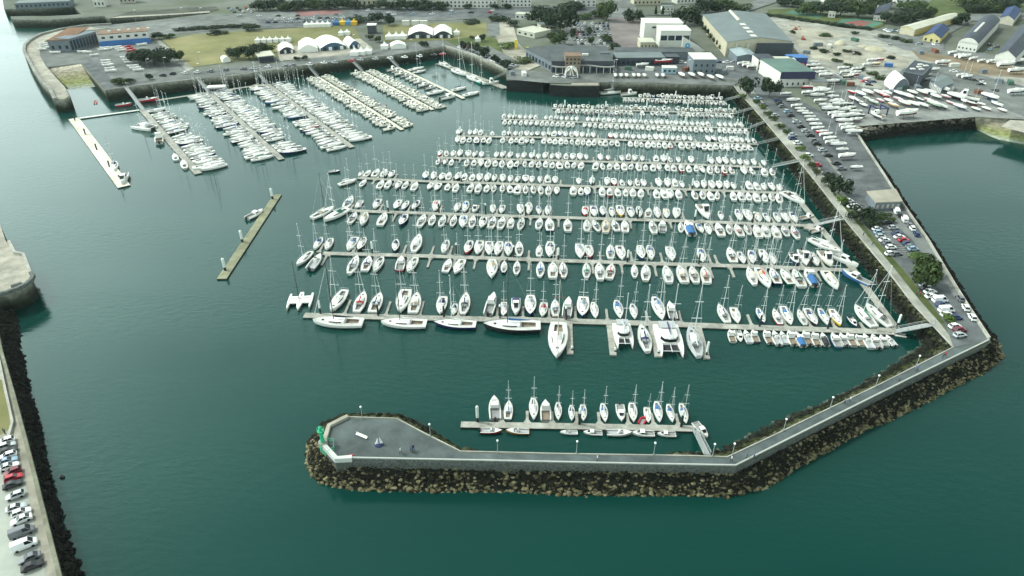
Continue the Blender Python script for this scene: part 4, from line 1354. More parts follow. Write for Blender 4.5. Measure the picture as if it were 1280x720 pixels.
# small motorboats on the near side, inner part
SM = [914, 924, 934, 943, 959, 970, 979, 989, (999, dict(cover='b')), 1008, 1019, (1030, dict(cover='k')), 1044, 1054, 1063, 1074, 1084, 1094, 1104, 1113]
ds = row(L2, -1, SM, motor, 5.4, tail='near side of second pontoon', bow_in=True, flip=0.15, ang=3)
for i, (x, y) in enumerate(((401, 393.6), (473, 396), (555, 398), (625, 399.2), (707, 401.5), (949, 409.5), (1034, 412.5), (1120, 412))):
    pile(x, y, f'pile rising from second pontoon, {ordw(i + 1)} from its outer end', 4.8, 2.4 if i in (0, 7) else .5)
for i, (x, y) in enumerate(((715, 439), (769, 441), (823, 443), (883, 445))):
    pile(x, y, f'white pile at the tip of the {ordw(i + 1)} wide finger of second pontoon', 4.4 if i == 3 else 1.6, 3.0 if i == 3 else .6)

# ---- third and fourth pontoons
L3 = Line([(404, 316.5), (520, 319.5), (680, 325), (820, 329.5), (960, 333.5), (1064, 338)])
pt = pontoon(L3, 2.1, 'third pontoon from the sea, long and lined with yachts')
U3 = [397.5, 411, (440, dict(L=9.5)), 452, (494.5, dict(hood='n')), (521, dict(L=12, bow_in=False)), 556.5, (585.5, dict(hull='r', cover='wf')), 598.5, 611.5, 623, 635.5, 649, 674, (687.5, dict(hood='n', L=10)), 725, (736.5, dict(hull='r', hood=None)), 763, 776, 801,
      (813, dict(L=9.5)), (838.5, dict(L=9)), (877, dict(hood='b')), (914, dict(hood='n', L=9.5)), 927, (940, dict(hood='n', cover='b')), 955, 966, (993, m_(L=7)), (1005, m_(L=9.5, var=1, width=.85)), 1018, (1032.5, m_(L=9.5, var=1, width=.9))]
Dn3 = [(394.5, m_(L=9.0, hull='g', var=2)), (442, dict(L=11)), (459, dict(L=9)), (473, dict(bow_in=False)), (501, m_(L=8, var=0)), (515, dict(bow_in=False, L=9.5)), 559.5, (573.5, dict(bow_in=False, L=9)), (615, dict(bow_in=False, L=11)), (630, dict(L=7)), (646, dict(hood='k', cover='k')),
       (675.5, dict(hood='b', cover='b', L=9)), (691, dict(L=9.5)), (704, dict(L=9)), (733, dict(cover='gr', hood='gr', L=9)), (749.5, dict(L=10)), (763, dict(hood='k', L=9)), 793, 807, (834, dict(L=10)), (852, dict(L=10)), (867, dict(L=9.5, hood='k')), (881.5, dict(L=9.5)), (939, dict(L=10)),
       (954, dict(bow_in=False, L=11.5, hood='t', cover='r')), (968, dict(L=9)), (982.5, dict(L=9)), (997, dict(L=10, hood='k')), (1012, m_(L=9, var=1, cover='b', width=.85)), (1038.5, dict(L=10.5, bow_in=False))]
d3 = row(L3, 1, U3, yacht, 8.3, tail='far side of third pontoon', flip=0.08)
fingers(pt, L3, d3, 1)
d3 = row(L3, -1, Dn3, yacht, 8.6, tail='near side of third pontoon', flip=0)
fingers(pt, L3, d3, -1)
for x, s in ((540, 1), (537, -1), (594, -1), (896, 1), (914.5, -1)):
    finger(pt, L3, L3.solve(x, s * 3), s, 6)
g = G(381, 325.5, 0)
yacht(g, R(164), 9.5, '', full=True, hull='w', cover='wf', hood=None, label='white yacht lying free just beyond the outer end of third pontoon')
for i, (x, y) in enumerate(((466, 318), (571, 320), (642, 323), (697.5, 326), (784, 329), (873, 331.5), (950, 333), (1012, 335))):
    pile(x, y, f'pile rising from third pontoon, {ordw(i + 1)} from its outer end', 4.6, 2.4 if i in (0, 3, 4) else .4)

L4 = Line([(430, 263), (545, 267), (705, 272), (865, 276.5), (1010, 282)])
pt = pontoon(L4, 2.1, 'fourth pontoon from the sea, lined with yachts on both sides')
U4 = [(436, dict(L=10)), 448.5, 471, 496.5, 506.5, 519.5, (545, dict(hull='w', hood='r')), 571.5, (582, dict(L=9)), (594, m_(L=6)), 616, 627.5, 650.5, (661, dict(L=9.5)), 673.5, 685, (731.5, dict(hood='r', cover='r')), 742.5, 753.5, 765, (775.5, dict(hull='y', L=9)), 788.5, 799, 810.5, 821.5, (833, dict(hood='t')),
      845.5, (880, m_(L=11, var=1, width=.85)), 901, 923.5, 935, 947.5, 958.5, 971.5, 982, 992]
D4 = [(441, dict(L=8.5)), (455, dict(bow_in=False, L=10, hood='t')), (478.5, dict(L=9.5)), (504, dict(bow_in=False, hood='n', L=9)), 527.5, 540.5, (553, dict(L=8.5)), 567, (579, dict(bow_in=False, L=9)), (590.5, dict(L=9)), (603.5, dict(bow_in=False)), 615.5, (627, dict(L=9)), 638.5, (651.5, dict(hood='k', cover='k')), 674, (687, dict(L=9.5)),
      (709.5, dict(L=9)), 733.5, 745, (757, dict(deck=TANF)), 769, 781, (816, dict(L=9)), (828, m_(L=7.5, var=0)), 851, (861, m_(L=9.5, var=0, cover='b')), (875, dict(bow_in=False)), (885, dict(bow_in=False)), 899, (911, dict(hood='n')), (923, dict(hood='r')), 934, (946.5, dict(L=9)), 956.5, (969.5, dict(L=9)), 981, (993.5, dict(L=9, hood='r'))]
d4 = row(L4, 1, U4, yacht, 7.7, tail='far side of fourth pontoon', flip=0.1)
fingers(pt, L4, d4, 1)
d4 = row(L4, -1, D4, yacht, 8.2, tail='near side of fourth pontoon', flip=0)
fingers(pt, L4, d4, -1)
yacht(G(404.5, 268, 0), R(-34), 11, '', hull='w', cover='wf', hood='t', mast=CARBON, label='white yacht with black mast, outermost off the end of fourth pontoon')
yacht(G(420.5, 271, 0), R(146), 12, '', hull='w', cover='wf', hood='gr', label='white yacht with green hood rafted at the end of fourth pontoon')
for i, (x, y) in enumerate(((485.5, 266), (549, 267.5), (607, 269.5), (657, 271), (797, 275), (868, 277.5), (940, 280))):
    pile(x, y, f'pile rising from fourth pontoon, {ordw(i + 1)} from its outer end', 4.6, 2.4 if i in (0, 5) else .4)

# ---- fifth to seventh pontoons: smaller sailing boats
L5 = Line([(447, 222.5), (545, 227), (705, 232), (865, 237), (986, 241.5)])
pt = pontoon(L5, 2.0, 'fifth pontoon from the sea, packed with small sailing boats')
U5 = [451, 459.5, 470, 480.5, 489.5, 532, 542, 552.5, 561, 572, 580.5, 590.5, 599.5, 609.5, 618, 628.5, 638, 647, 657, 665, 675, 684.5, 694, 723.5, 740, 759, 767.5, 777.5, 787.5, 796.5, 804.5, 823.5, 834.5, 843.5, 852.5, 871, 880, 890, 899, 908.5, 917, 936, 945.5, 955, 965, 974.5]
D5 = [454, 476, 485.5, 497.5, 507, 518.5, 537.5, 547, 559.5, 570, 588.5, 598, 608.5, 617.5, 628, 637.5, 647, 657, 666.5, 676, 685.5, 696, 716.5, 726, 734, 752.5, 762, 772, 782, 791, 801, 820.5, 829.5, 837.5, 848, 868, 878, 888, 896.5, 916.5, 926, 935.5, 945, 955.5, 964, 973.5]
d = row(L5, 1, U5, dayboat, 6.6, tail='far side of fifth pontoon', flip=0.2)
fingers(pt, L5, d, 1)
d = row(L5, -1, D5, dayboat, 7.2, tail='near side of fifth pontoon', flip=0.1)
fingers(pt, L5, d, -1)
dayboat(G(435, 229.5, 0), R(-50), 8, 'lying off the end of fifth pontoon')
c = G(991, 249.5, 0)
yacht(c, R(205), 11.5, '', hull='w', cover='wf', hood='k', label='large white yacht with black hood at the top of the long walkway')
L6 = Line([(546, 197), (695, 200.7), (850, 205), (953, 209)])
pt = pontoon(L6, 2.0, 'sixth pontoon from the sea, packed with small sailing boats')
U6 = [550, 558, 566.5, 575, 585.5, 593.5, 602, 620.5, 628.5, 637.5, 647.5, 655, 664.5, 673, 681.5, 690, 698, 707.5, 716, 725, 733, 750.5, 760, 777.5, 785.5, 793.5, 803, 820, 829.5, 837.5, 848, 864, 889, 899, 907, 916.5, 925, 933.5, 942.5, 955]
D6 = [547.5, 556.5, 564.5, 583.5, 592.5, 601.5, 610, 619, 627.5, 638, 646, 656, 664.5, 673.5, 682, 690.5, 699, 709, 717.5, 726.5, 744.5, 753, 762, 771, 780, 789, 798, 807, 816, 824, 834, 842, 851.5, 861, 870, 878, 887, 896, 905, 914, 930, 940, 955, 965]
d = row(L6, 1, U6, dayboat, 6.4, tail='far side of sixth pontoon', flip=0.2)
fingers(pt, L6, d, 1)
d = row(L6, -1, D6, dayboat, 6.8, tail='near side of sixth pontoon', flip=0.1)
fingers(pt, L6, d, -1)
L7 = Line([(570, 170), (690, 172), (835, 177), (948, 180.5)])
pt = pontoon(L7, 2.0, 'seventh pontoon from the sea, packed with small sailing boats')
def xs(a, b, step, gaps=(), j=.6):
    out, x = [], a
    while x <= b:
        if not any(g0 <= x <= g1 for g0, g1 in gaps): out.append(x + random.uniform(-j, j))
        x += step
    return out
d = row(L7, 1, [573.5] + xs(587, 602, 7) + [615.5] + xs(630, 752, 7, ((748, 760),)) + xs(763, 868, 7.1) + xs(886, 942, 7), dayboat, 6.3, tail='far side of seventh pontoon', flip=0.3)
fingers(pt, L7, d, 1, 3)
d = row(L7, -1, [572, 579, 587, 595.5, 604.5, 611.5, 628.5, 639] + xs(645, 776, 7, ((672, 678), (731, 735))) + xs(788, 940, 7.1, ((842, 846), (868, 872))), dayboat, 6.6, tail='near side of seventh pontoon', flip=0.15)
fingers(pt, L7, d, -1, 3)

# ---- eighth pontoon: too many to be told apart, one object
def far_boats(name, places, label):
    """sailing boats beyond the three hundred that show largest"""
    mb, base = MB(), SMESH[0]
    proto = []
    for me in SMESH:
        v = np.array([x.co for x in me.vertices])
        proto.append((v, [tuple(p.vertices) for p in me.polygons], [p.material_index for p in me.polygons]))
    for loc, rz, L in places:
        v, f, mi = random.choice(proto)
        s = L / 6.5
        ca, sa = math.cos(rz) * s, math.sin(rz) * s
        q = np.stack([v[:, 0] * ca - v[:, 1] * sa + loc.x, v[:, 0] * sa + v[:, 1] * ca + loc.y, v[:, 2] * s], 1)
        n = len(mb.f)
        mb.add([tuple(t) for t in q], f)
        mb.m[n:] = mi
    return tag(mb.build(name, [W1, W2, GREYC, W3, ALU, WHITEF, BOOT_SHADE]), label, 'sailing boats', kind='stuff')
L8 = Line([(627, 149), (700, 151.5), (815, 156.5), (938, 161)])
pt = pontoon(L8, 1.9, 'eighth pontoon from the sea, packed with small sailing boats')
pl = []
for side, X in ((1, xs(630, 672, 6.6) + xs(682, 842, 6.6, ((726, 731),)) + xs(845, 890, 6.7) + xs(900, 932, 6.6)), (-1, xs(631, 720, 6.6) + xs(731, 895, 6.6) + xs(899, 933, 6.7))):
    for x in X:
        L = random.uniform(5.6, 6.4)
        off = (1.5 + L / 2) * side
        c, t, n = L8.at(L8.solve(x, off))
        pl.append((c + n * off, heading(n * (-side if random.random() > .25 else side)) + R(random.gauss(0, 3)), L))
far_boats('small_sailing_boats', pl, 'small white sailing boats packed along both sides of the eighth pontoon')
# ---- ninth and tenth: motorboats
L9 = Line([(690, 135.5), (815, 139), (921, 142)])
pt = pontoon(L9, 1.9, 'ninth pontoon from the sea, packed with small motorboats')
FM = 'small motorboats packed on the farthest pontoons'
mo = dict(parts=False, group=FM)
row(L9, 1, [(x, dict(mo)) for x in xs(694, 836, 5.9) + xs(847, 918, 5.9)], motor, 5.0, tail='far side of ninth pontoon', flip=.4)
row(L9, -1, [(x, dict(mo)) for x in xs(697, 792, 6.1) + xs(803, 838, 6.1, ((808, 812),)) + xs(848, 918, 6)], motor, 5.4, tail='near side of ninth pontoon', flip=.3)
L10 = Line([(778, 122), (908, 126.5)])
pt = pontoon(L10, 1.9, 'tenth and farthest pontoon, closest to the boats on stands')
row(L10, 1, [(x, dict(mo)) for x in xs(800, 905, 5.6)], motor, 5.6, tail='far side of tenth pontoon', flip=.4)
row(L10, -1, [(x, dict(mo)) for x in xs(781, 907, 5.7)], motor, 5.2, tail='near side of tenth pontoon', flip=.3)
for k, (ln, pos) in enumerate(((L5, (481, 577, 740, 865)), (L6, (668, 833, 884)), (L7, (576, 637, 685, 735, 784, 835, 933)), (L8, (643, 695, 748, 801, 856, 921)), (L9, (706, 757, 808, 859, 910)), (L10, (844, 898)))):
    nm = ('fifth', 'sixth', 'seventh', 'eighth', 'ninth', 'tenth')[k]
    for i, x in enumerate(pos):
        c = ln.at(ln.solve(x, .6))[0]
        pile(*P(Vector((c.x, c.y + .6, 0))), f'white capped pile on {nm} pontoon, {ordw(i + 1)} from its outer end', 4.6, 2.6)

# ---- inner walkway, gangways
LW = Line([(991, 240), (1020, 277), (1066, 336), (1122, 413)])
pontoon(LW, 2.2, 'long slanting floating walkway joining the inner ends of pontoons', M_PONT)
for s in (-1, 1):
    pass
wb = MB()
c0 = G(1012, 283, 0.5)
wb.prism([(v.x, v.y) for v in (G(1004, 285.5, .5), G(1020, 288, .5), G(1026, 280, .5), G(1010, 279.5, .5))], -.2, .56)
tag(wb.build('landing_float', M_PONT), 'square landing float where the fourth pontoon meets the walkway', 'pontoon')
wb = MB()
wb.prism([(v.x, v.y) for v in (G(1096, 414, .5), G(1118, 416, .5), G(1114, 410.5, .5), G(1096, 409.5, .5))], -.2, .6)
tag(wb.build('landing_float', M_PONT), 'square landing float where the second pontoon meets the walkway', 'pontoon')
for i, (a, b, lb) in enumerate((((907, 126), (928, 120.5), 'tenth'), ((920, 142), (943, 136), 'ninth'), ((936, 161), (957, 153.5), 'eighth'), ((947, 180.5), (973, 174.5), 'seventh'), ((965, 209), (999, 202), 'sixth'))):
    gangway(a, b, .5, QZ, f'gangway from the causeway footpath down to the {lb} pontoon')
gangway((1018, 281.5), (1059, 272), .5, QZ, 'wide gangway from the causeway footpath to the walkway', 2.6)
gangway((1119, 414.5), (1168, 405), .5, QZ, 'gangway from the causeway corner down to the second pontoon', 2.4)
# craft along the walkway
motor(G(1009, 273, 0), R(-70), 5.5, '', var=1, label='small white cabin boat tied to the walkway above the landing float')
motor(G(1021, 289.5, 0), R(-70), 5.5, '', var=1, label='small white cabin boat tied to the walkway below the landing float')
yacht(G(1031, 310, 0), R(215), 12, '', hull='w', cover='wf', hood=None, label='big white yacht lying along the walkway between third and fourth pontoons')
motor(G(1052.5, 328, 0), R(215), 10.5, '', var=0, label='long white cabin cruiser along the walkway at the third pontoon', width=.6)
motor(G(1069, 350.5, 0), R(35), 9.5, '', hull='b', var=0, label='white motorboat with bright blue hull tied to the long walkway', width=.8)
inflatable(G(1123.5, 419.5, 0), R(75), WHITEF, 'white dinghy floating under the corner gangway', 3.4)

# ------------------------------------------------------------------ western fingers
def side_row(line, side, d0, d1, step, mk, L0, tail, bow_in=None, lean=0, **o):
    d, i, out = d0, 0, []
    while d <= d1:
        i += 1
        L = L0 * random.uniform(.86, 1.14)
        c, t, n = line.at(d)
        off = (1.5 + L / 2) * side
        p = c + n * off
        p.z = 0
        bi = random.random() < .5 if bow_in is None else bow_in
        rz = heading(n * (-side if bi else side)) + R(random.gauss(0, 2.5) + lean)
        mk(p, rz, L, f'{ordw(i)} from the quay, {tail}', **o)
        out.append((d, L))
        d += step * random.uniform(.9, 1.12) * (1.9 if random.random() < .04 else 1)
    return out
F1 = Line([(178, 137.5), (248, 217)])
F2 = Line([(262, 116.5), (352, 199)])
F3 = Line([(334, 105), (440, 184)])
F4 = Line([(397, 96), (503, 162)])
F5 = Line([(453, 89.5), (541, 137)])
F6 = Line([(498, 84.5), (580, 123)])
FP = []
for ln, w, lb in ((F1, 3.0, 'wide westernmost finger pontoon reaching out from the tent quay'), (F2, 2.6, 'second finger pontoon out from the tent quay'), (F3, 2.6, 'third finger pontoon out from the tent quay'),
                  (F4, 2.0, 'fourth finger pontoon, pale and lined with cream motorboats'), (F5, 2.0, 'fifth finger pontoon, pale and lined with cream motorboats'), (F6, 2.0, 'sixth finger pontoon, nearest the quay corner')):
    FP.append(pontoon(ln, w, lb, M_PONT if ln in (F1, F2, F3) else M_PALEP))
fk = dict(full=False, hood=None, group='yachts on the western fingers')
side_row(F1, 1, 5, F1.L - 1, 4.0, yacht, 10.5, 'first western finger', **fk)
yacht(G(262, 210, 0), heading(G(280, 208.5, 0) - G(247, 212.5, 0)), 13, '', full=False, hull='w', cover='wf', hood=None, label='long white yacht across the tip of the first western finger')
for ln, nm in ((F2, 'second'), (F3, 'third')):
    a = side_row(ln, 1, 3, ln.L - 2, 3.9, yacht, 10, f'east side of {nm} finger', **fk)
    b = side_row(ln, -1, 3, ln.L - 2, 3.9, yacht, 10, f'west side of {nm} finger', **fk)
for ln, nm in ((F4, 'fourth'), (F5, 'fifth')):
    for s, sd in ((1, 'east'), (-1, 'west')):
        side_row(ln, s, 1.5, ln.L - 1, 2.95, motor, 6.4, f'{sd} side of {nm} finger', parts=False, hull='cr', group='motorboats on the western fingers')
for i, (d, L, k) in enumerate(((3, 8, motor), (8, 7, motor), (14, 8, motor), (20, 7, motor), (26, 7, motor), (31, 7, motor), (36, 7, motor), (43, 8, motor), (50, 7, motor), (60, 11, yacht), (72, 10, motor), (78, 11, yacht))):
    if d > F6.L: continue
    c, t, n = F6.at(d)
    p = c - n * (1.6 + L / 2)
    p.z = 0
    kw = dict(full=False, hood=None) if k is yacht else dict(parts=False)
    k(p, heading(n) + R(random.gauss(0, 3)), L, f'{ordw(i + 1)} from the quay, sixth finger', group='boats on the western fingers', **kw)
for d, L in ((10, 11), (16, 9), (F6.L - 16, 10), (F6.L - 4, 11)):
    c, t, n = F6.at(d)
    p = c + n * (1.6 + L / 2)
    p.z = 0
    yacht(p, heading(n) + R(4), L, f'{round(d)} metres out, inner side of sixth finger' if False else ('near the quay' if d < 12 else 'second from the quay' if d < 20 else 'last but one' if d < F6.L - 10 else 'outermost') + ', sixth finger inner side', full=False, hood=None, group='boats on the western fingers')
catamaran(G(180.5, 161, 0), R(72), 11.5, 6.2, 'white catamaran on the open side of the first western finger', GREYF)
motor(G(199.5, 176, 0), R(24), 10.5, '', var=1, label='white cabin cruiser on the open side of the first western finger', width=.9)
yacht(G(219.5, 198, 0), R(28), 8, '', full=False, label='smaller white yacht on the open side of the first western finger', cover='wf', hood=None)
yacht(G(230.5, 207.5, 0), R(28), 9.5, '', full=False, label='white yacht nearest the tip on the open side of first western finger', cover='wf', hood=None)
for i, (a, b) in enumerate((((157, 109), (179, 138)), ((247, 98.5), (262, 117)), ((320, 89.5), (334, 105)), ((384, 81), (397, 96)), ((438, 74), (453, 89.5)), ((484, 70), (498, 84.5)))):
    gangway(b, a, .5, QZ, f'sloping gangway from the tent quay to the {ordw(i + 1)} western finger')
# floating breakwaters
pontoon(Line([(98, 148), (174, 137.5)]), 1.6, 'thin pale floating breakwater running out from the first western finger', mat('pale_float', (0.62, 0.66, 0.6), .8))
OB = Line([(92, 148), (155, 233)])
pontoon(OB, 4.6, 'wide pale floating breakwater at the western edge of marina', M_PALEP)
for i, d in enumerate((4, OB.L * .28, OB.L * .52, OB.L * .76, OB.L - 6)):
    c = OB.at(d)[0]
    pile(*P(Vector((c.x, c.y, 0))), f'short dark pile, {ordw(i + 1)} along the wide floating breakwater', 3.2, 0, .3)
yacht(G(143.5, 210, 0), R(205), 11, '', full=True, hull='w', cover='wf', hood='n', label='white yacht moored inside the wide floating breakwater')
motor(G(155, 226, 0), R(200), 11, '', var=0, label='white cabin cruiser at the end of the wide floating breakwater', width=.9)
pontoon(Line([(196, 125.5), (262, 115.5), (330, 105.5)]), 2.4, 'floating walkway along the foot of the tent quay', M_PONT)
SP = Line([(277, 348.5), (347, 243)])
pontoon(SP, 3.0, 'lone olive grey pontoon floating in the open water', M_OLIVE)
for i, (x, y) in enumerate(((282, 339.5), (303.5, 304), (341, 250))):
    pile(x, y, f'white topped pile on the lone pontoon, {("nearest the sea", "in its middle", "at its inner end")[i]}', 4.6, 2.9, .42)
motor(G(319, 270, 0), R(-30), 7.6, '', var=3, label='white motorboat with an open cockpit tied to the lone pontoon')
# visitors' berth under the pale quay
VB = Line([(549, 79), (632, 110)])
pontoon(VB, 4.5, 'wide visitors pontoon under the pale quay wall', M_PONT)
for i, (x, y, L, h) in enumerate(((556, 83, 13, 'w'), (574, 92.5, 15, 'w'), (592, 100.5, 15, 'w'), (601, 104.5, 11, 'te'))):
    yacht(G(x, y, 0), heading(-VB.at(5)[1]) + R(180 * (i % 2)), L, '', full=True, hull=h, cover='wf', hood=None, var=2, label=('large white yacht at the corner end of the visitors pontoon', 'large white yacht, second from the corner, on the visitors pontoon', 'large white yacht, third from the corner, on the visitors pontoon', 'turquoise hulled yacht on the visitors pontoon')[i])
motor(G(613, 105.5, 0), R(-80), 10, '', var=1, label='white workboat at the wharf end of the visitors pontoon')
gangway((617, 99), (634, 91), 1.0, QZ, 'white gangway from the visitors pontoon up to the wharf')
yacht(G(763, 117.5, 0), R(-80), 12, '', full=False, cover='wf', hood=None, label='white yacht berthed below the quay next to the black wharf')
motor(G(786, 119, 0), R(-80), 9, '', var=1, parts=True, label='white workboat below the quay at the farthest pontoon')
pontoon(Line([(630, 110), (678, 112)]), 1.2, 'thin float along the foot of the black wharf', M_PALEP)
pontoon(Line([(694, 114.5), (729, 115.5)]), 1.2, 'thin float under the arch crane wharf', M_PALEP)
gangway((766, 115), (765, 104), .5, QZ, 'steep gangway from the quay to the yacht beside the wharf')
# small boats under way or adrift
inflatable(G(119.5, 128.5, 0), R(25), RED, 'red inflatable boat out alone in the harbour mouth', 6)
motor(G(418, 215.8, 0), R(-80), 5, '', hull='k', var=2, label='small dark boat under way in open water')
motor(G(155, 132.5, 0), R(-72), 8, '', hull='r', var=2, label='red boat moored behind the first western gangway', parts=True)
motor(G(185, 127, 0), R(-72), 11, '', hull='r', var=2, label='long red and black boat moored under the tent quay')
hut = MB().box(-4.5, 4.5, -2, 2, .5, 3.2).box(-4.8, 4.8, -2.3, 2.3, 3.2, 3.5)
o = empty('floating_office', G(272, 115.5, 0), R(10))
MB().box(-4.5, 4.5, -2, 2, .5, 3.2).build('wall', GREYF, o)
MB().box(-4.8, 4.8, -2.3, 2.3, 3.2, 3.5).build('roof', WHITEF, o)
MB().box(-3.5, 3.5, -2.05, -2.0, 1.3, 2.6).build('window', GLASS, o)
tag(o, 'small white roofed office floating at the head of second finger', 'floating office')
# channel buoy and seabird-like dark buoy near the black rocks
for (x, y), lb in (((78, 597), 'small dark mooring buoy floating near the black boulders'), ((1038, 296.5), 'small white mooring buoy behind the walkway')):
    o = MB()
    o.loft([[(math.cos(a) * r, math.sin(a) * r, z) for a in [k * math.pi / 4 for k in range(8)]] for r, z in ((.15, -.3), (.42, -.1), (.5, .2), (.35, .5), (.08, .62))])
    o.tube((0, 0, .6), (0, 0, .95), .06, .06, 6)
    tag(o.build('mooring_buoy', BLACK if y > 400 else WHITEF, None, G(x, y, 0)), lb, 'buoy')
# ------------------------------------------------------------------ buildings
B_WHITE = mat('white_render', (0.56, 0.56, 0.51), 0.85, 0.06, 0.3)
B_CREAM = mat('cream_render', (0.42, 0.39, 0.29), 0.85, 0.08, 0.3)
B_YEL = mat('yellow_render', (0.46, 0.40, 0.19), 0.85, 0.08, 0.3)
B_GREY = mat('grey_cladding', (0.14, 0.165, 0.185), 0.7, 0.12, 0.3)
B_DARK = mat('dark_cladding', (0.035, 0.042, 0.055), 0.6, 0.2, 0.3)
B_BLUE = mat('blue_cladding', (0.03, 0.13, 0.36), 0.6, 0.1, 0.3)
B_STONE = mat('pale_stone_wall', (0.40, 0.38, 0.31), 0.9, 0.15, 0.5)
R_SLATE = mat('slate_roof', (0.05, 0.06, 0.075), 0.7, 0.25, 0.25)
R_GREY = mat('grey_metal_roof', (0.135, 0.165, 0.165), 0.7, 0.12, 0.08)
R_PALE = mat('pale_metal_roof', (0.44, 0.44, 0.36), 0.7, 0.1, 0.1)
R_RUST = mat('rusty_steel_roof', (0.17, 0.095, 0.055), 0.8, 0.2, 0.15)
R_BROWN = mat('brown_gravel_roof', (0.20, 0.14, 0.10), 0.9, 0.2, 0.2)
R_GREEN = mat('green_grey_roof', (0.10, 0.16, 0.14), 0.8, 0.15, 0.1)
R_TILE = mat('red_tile_roof', (0.33, 0.15, 0.12), 0.85, 0.15, 0.4)
R_SAND = mat('sandy_flat_roof', (0.28, 0.265, 0.215), 0.9, 0.2, 0.15)
WIN = mat('window_glass', (0.02, 0.03, 0.045), 0.08)
TENT = mat('white_tent_fabric', (0.72, 0.725, 0.67), 0.6)
TENTB = mat('blue_tent_front', (0.03, 0.085, 0.15), 0.5)

def uz(c):
    return Vector((c.x, c.y, 0))
def quad_building(name, label, cat, px, ze, wallm, roofm, roof='flat', rise=2.0, wins=(), frontm=None, over=0.35, dormer=0):
    """px: front-left, front-right, back-right, back-left corners seen at eaves height ze"""
    c = [G(x, y, ze) for x, y in px]
    o0 = Vector((c[0].x, c[0].y, QZ))
    root = empty(name, o0)
    l = [v - o0 for v in c]
    h = ze - QZ
    lo = [Vector((v.x, v.y, -0.3)) for v in l]
    hi = [Vector((v.x, v.y, h)) for v in l]
    mb = MB().add(lo + hi, [(0, 1, 5, 4), (1, 2, 6, 5), (2, 3, 7, 6), (3, 0, 4, 7), (4, 5, 6, 7)])
    mf, mk_ = (hi[0] + hi[1]) / 2, (hi[2] + hi[3]) / 2
    if roof == 'gable':
        a, b = mf + Vector((0, 0, rise)), mk_ + Vector((0, 0, rise))
        mb.add([hi[0], hi[1], a], [(0, 1, 2)])
        mb.add([hi[2], hi[3], b], [(0, 1, 2)])
    mb.m = [0] * len(mb.f)
    w = mb.build('wall', [wallm, frontm or wallm], root)
    if frontm:
        w.data.polygons[0].material_index = 1
    r = MB()
    cen = sum(l, Vector()) / 4
    ex = [v + (uz(v) - uz(cen)).normalized() * over for v in hi]
    if roof == 'flat':
        rf = [Vector((v.x, v.y, h + .05)) for v in ex]
        r.add(rf + [v + Vector((0, 0, .35)) for v in rf], [(3, 2, 1, 0), (4, 5, 6, 7), (0, 1, 5, 4), (1, 2, 6, 5), (2, 3, 7, 6), (3, 0, 4, 7)])
    elif roof == 'mono':
        rf = [Vector((v.x, v.y, h + .05 + (rise if i > 1 else 0))) for i, v in enumerate(ex)]
        r.add(rf + [v + Vector((0, 0, .3)) for v in rf], [(3, 2, 1, 0), (4, 5, 6, 7), (0, 1, 5, 4), (1, 2, 6, 5), (2, 3, 7, 6), (3, 0, 4, 7)])
    else:
        n = 2 if roof == 'gable' else 9
        rings = []
        for i in range(n + 1):
            t = i / n
            z = rise * (1 - abs(2 * t - 1)) if roof == 'gable' else rise * math.sin(math.pi * t) ** .8
            rings.append([ex[0].lerp(ex[1], t) + Vector((0, 0, z + .04)), ex[3].lerp(ex[2], t) + Vector((0, 0, z + .04)),
                          ex[3].lerp(ex[2], t) + Vector((0, 0, z + .24)), ex[0].lerp(ex[1], t) + Vector((0, 0, z + .24))])
        r.loft(rings)
        if roof == 'barrel':
            f = [q[0] - Vector((0, 0, .1)) for q in rings]
            g = MB().add(f, [tuple(range(len(f)))]).add([q[1] for q in rings], [tuple(range(len(f) - 1, -1, -1))])
            g.build('end_wall', frontm or wallm, root)
    rr = r.build('roof', roofm, root)
    def face_windows(i, j, cols, rows, sx, sy, z0, z1, m=WIN, nm='window'):
        a, b = l[i], l[j]
        d = uz(b) - uz(a)
        nrm = Vector((d.y, -d.x, 0)).normalized()
        if nrm.dot(uz(a) + d / 2 - uz(cen)) < 0: nrm = -nrm
        for cc in range(cols):
            for q in range(rows):
                t0 = (cc + .5 - sx / 2) / cols
                t1 = (cc + .5 + sx / 2) / cols
                za = z0 + (z1 - z0) * (q + .5 - sy / 2) / rows
                zb = z0 + (z1 - z0) * (q + .5 + sy / 2) / rows
                p, e = uz(a) + d * t0, uz(a) + d * t1
                k = nrm * .06
                vs = [p - k, e - k, e + k, p + k]
                MB().add([(v.x, v.y, za) for v in vs] + [(v.x, v.y, zb) for v in vs], [(3, 2, 1, 0), (4, 5, 6, 7), (0, 1, 5, 4), (1, 2, 6, 5), (2, 3, 7, 6), (3, 0, 4, 7)]).build(nm, m, root)
    for wdef in wins:
        face_windows(*wdef)
    return tag(root, label, cat), root, l, h, rr

def front_building(name, label, cat, fl, fr, depth, h, *a, **k):
    A, B = G(fl[0], fl[1], QZ), G(fr[0], fr[1], QZ)
    d = (B - A).normalized()
    n = Vector((-d.y, d.x, 0))
    c = [A, B, B + n * depth, A + n * depth]
    px = [P(Vector((v.x, v.y, QZ + h))) for v in c]
    return quad_building(name, label, cat, px, QZ + h, *a, **k)

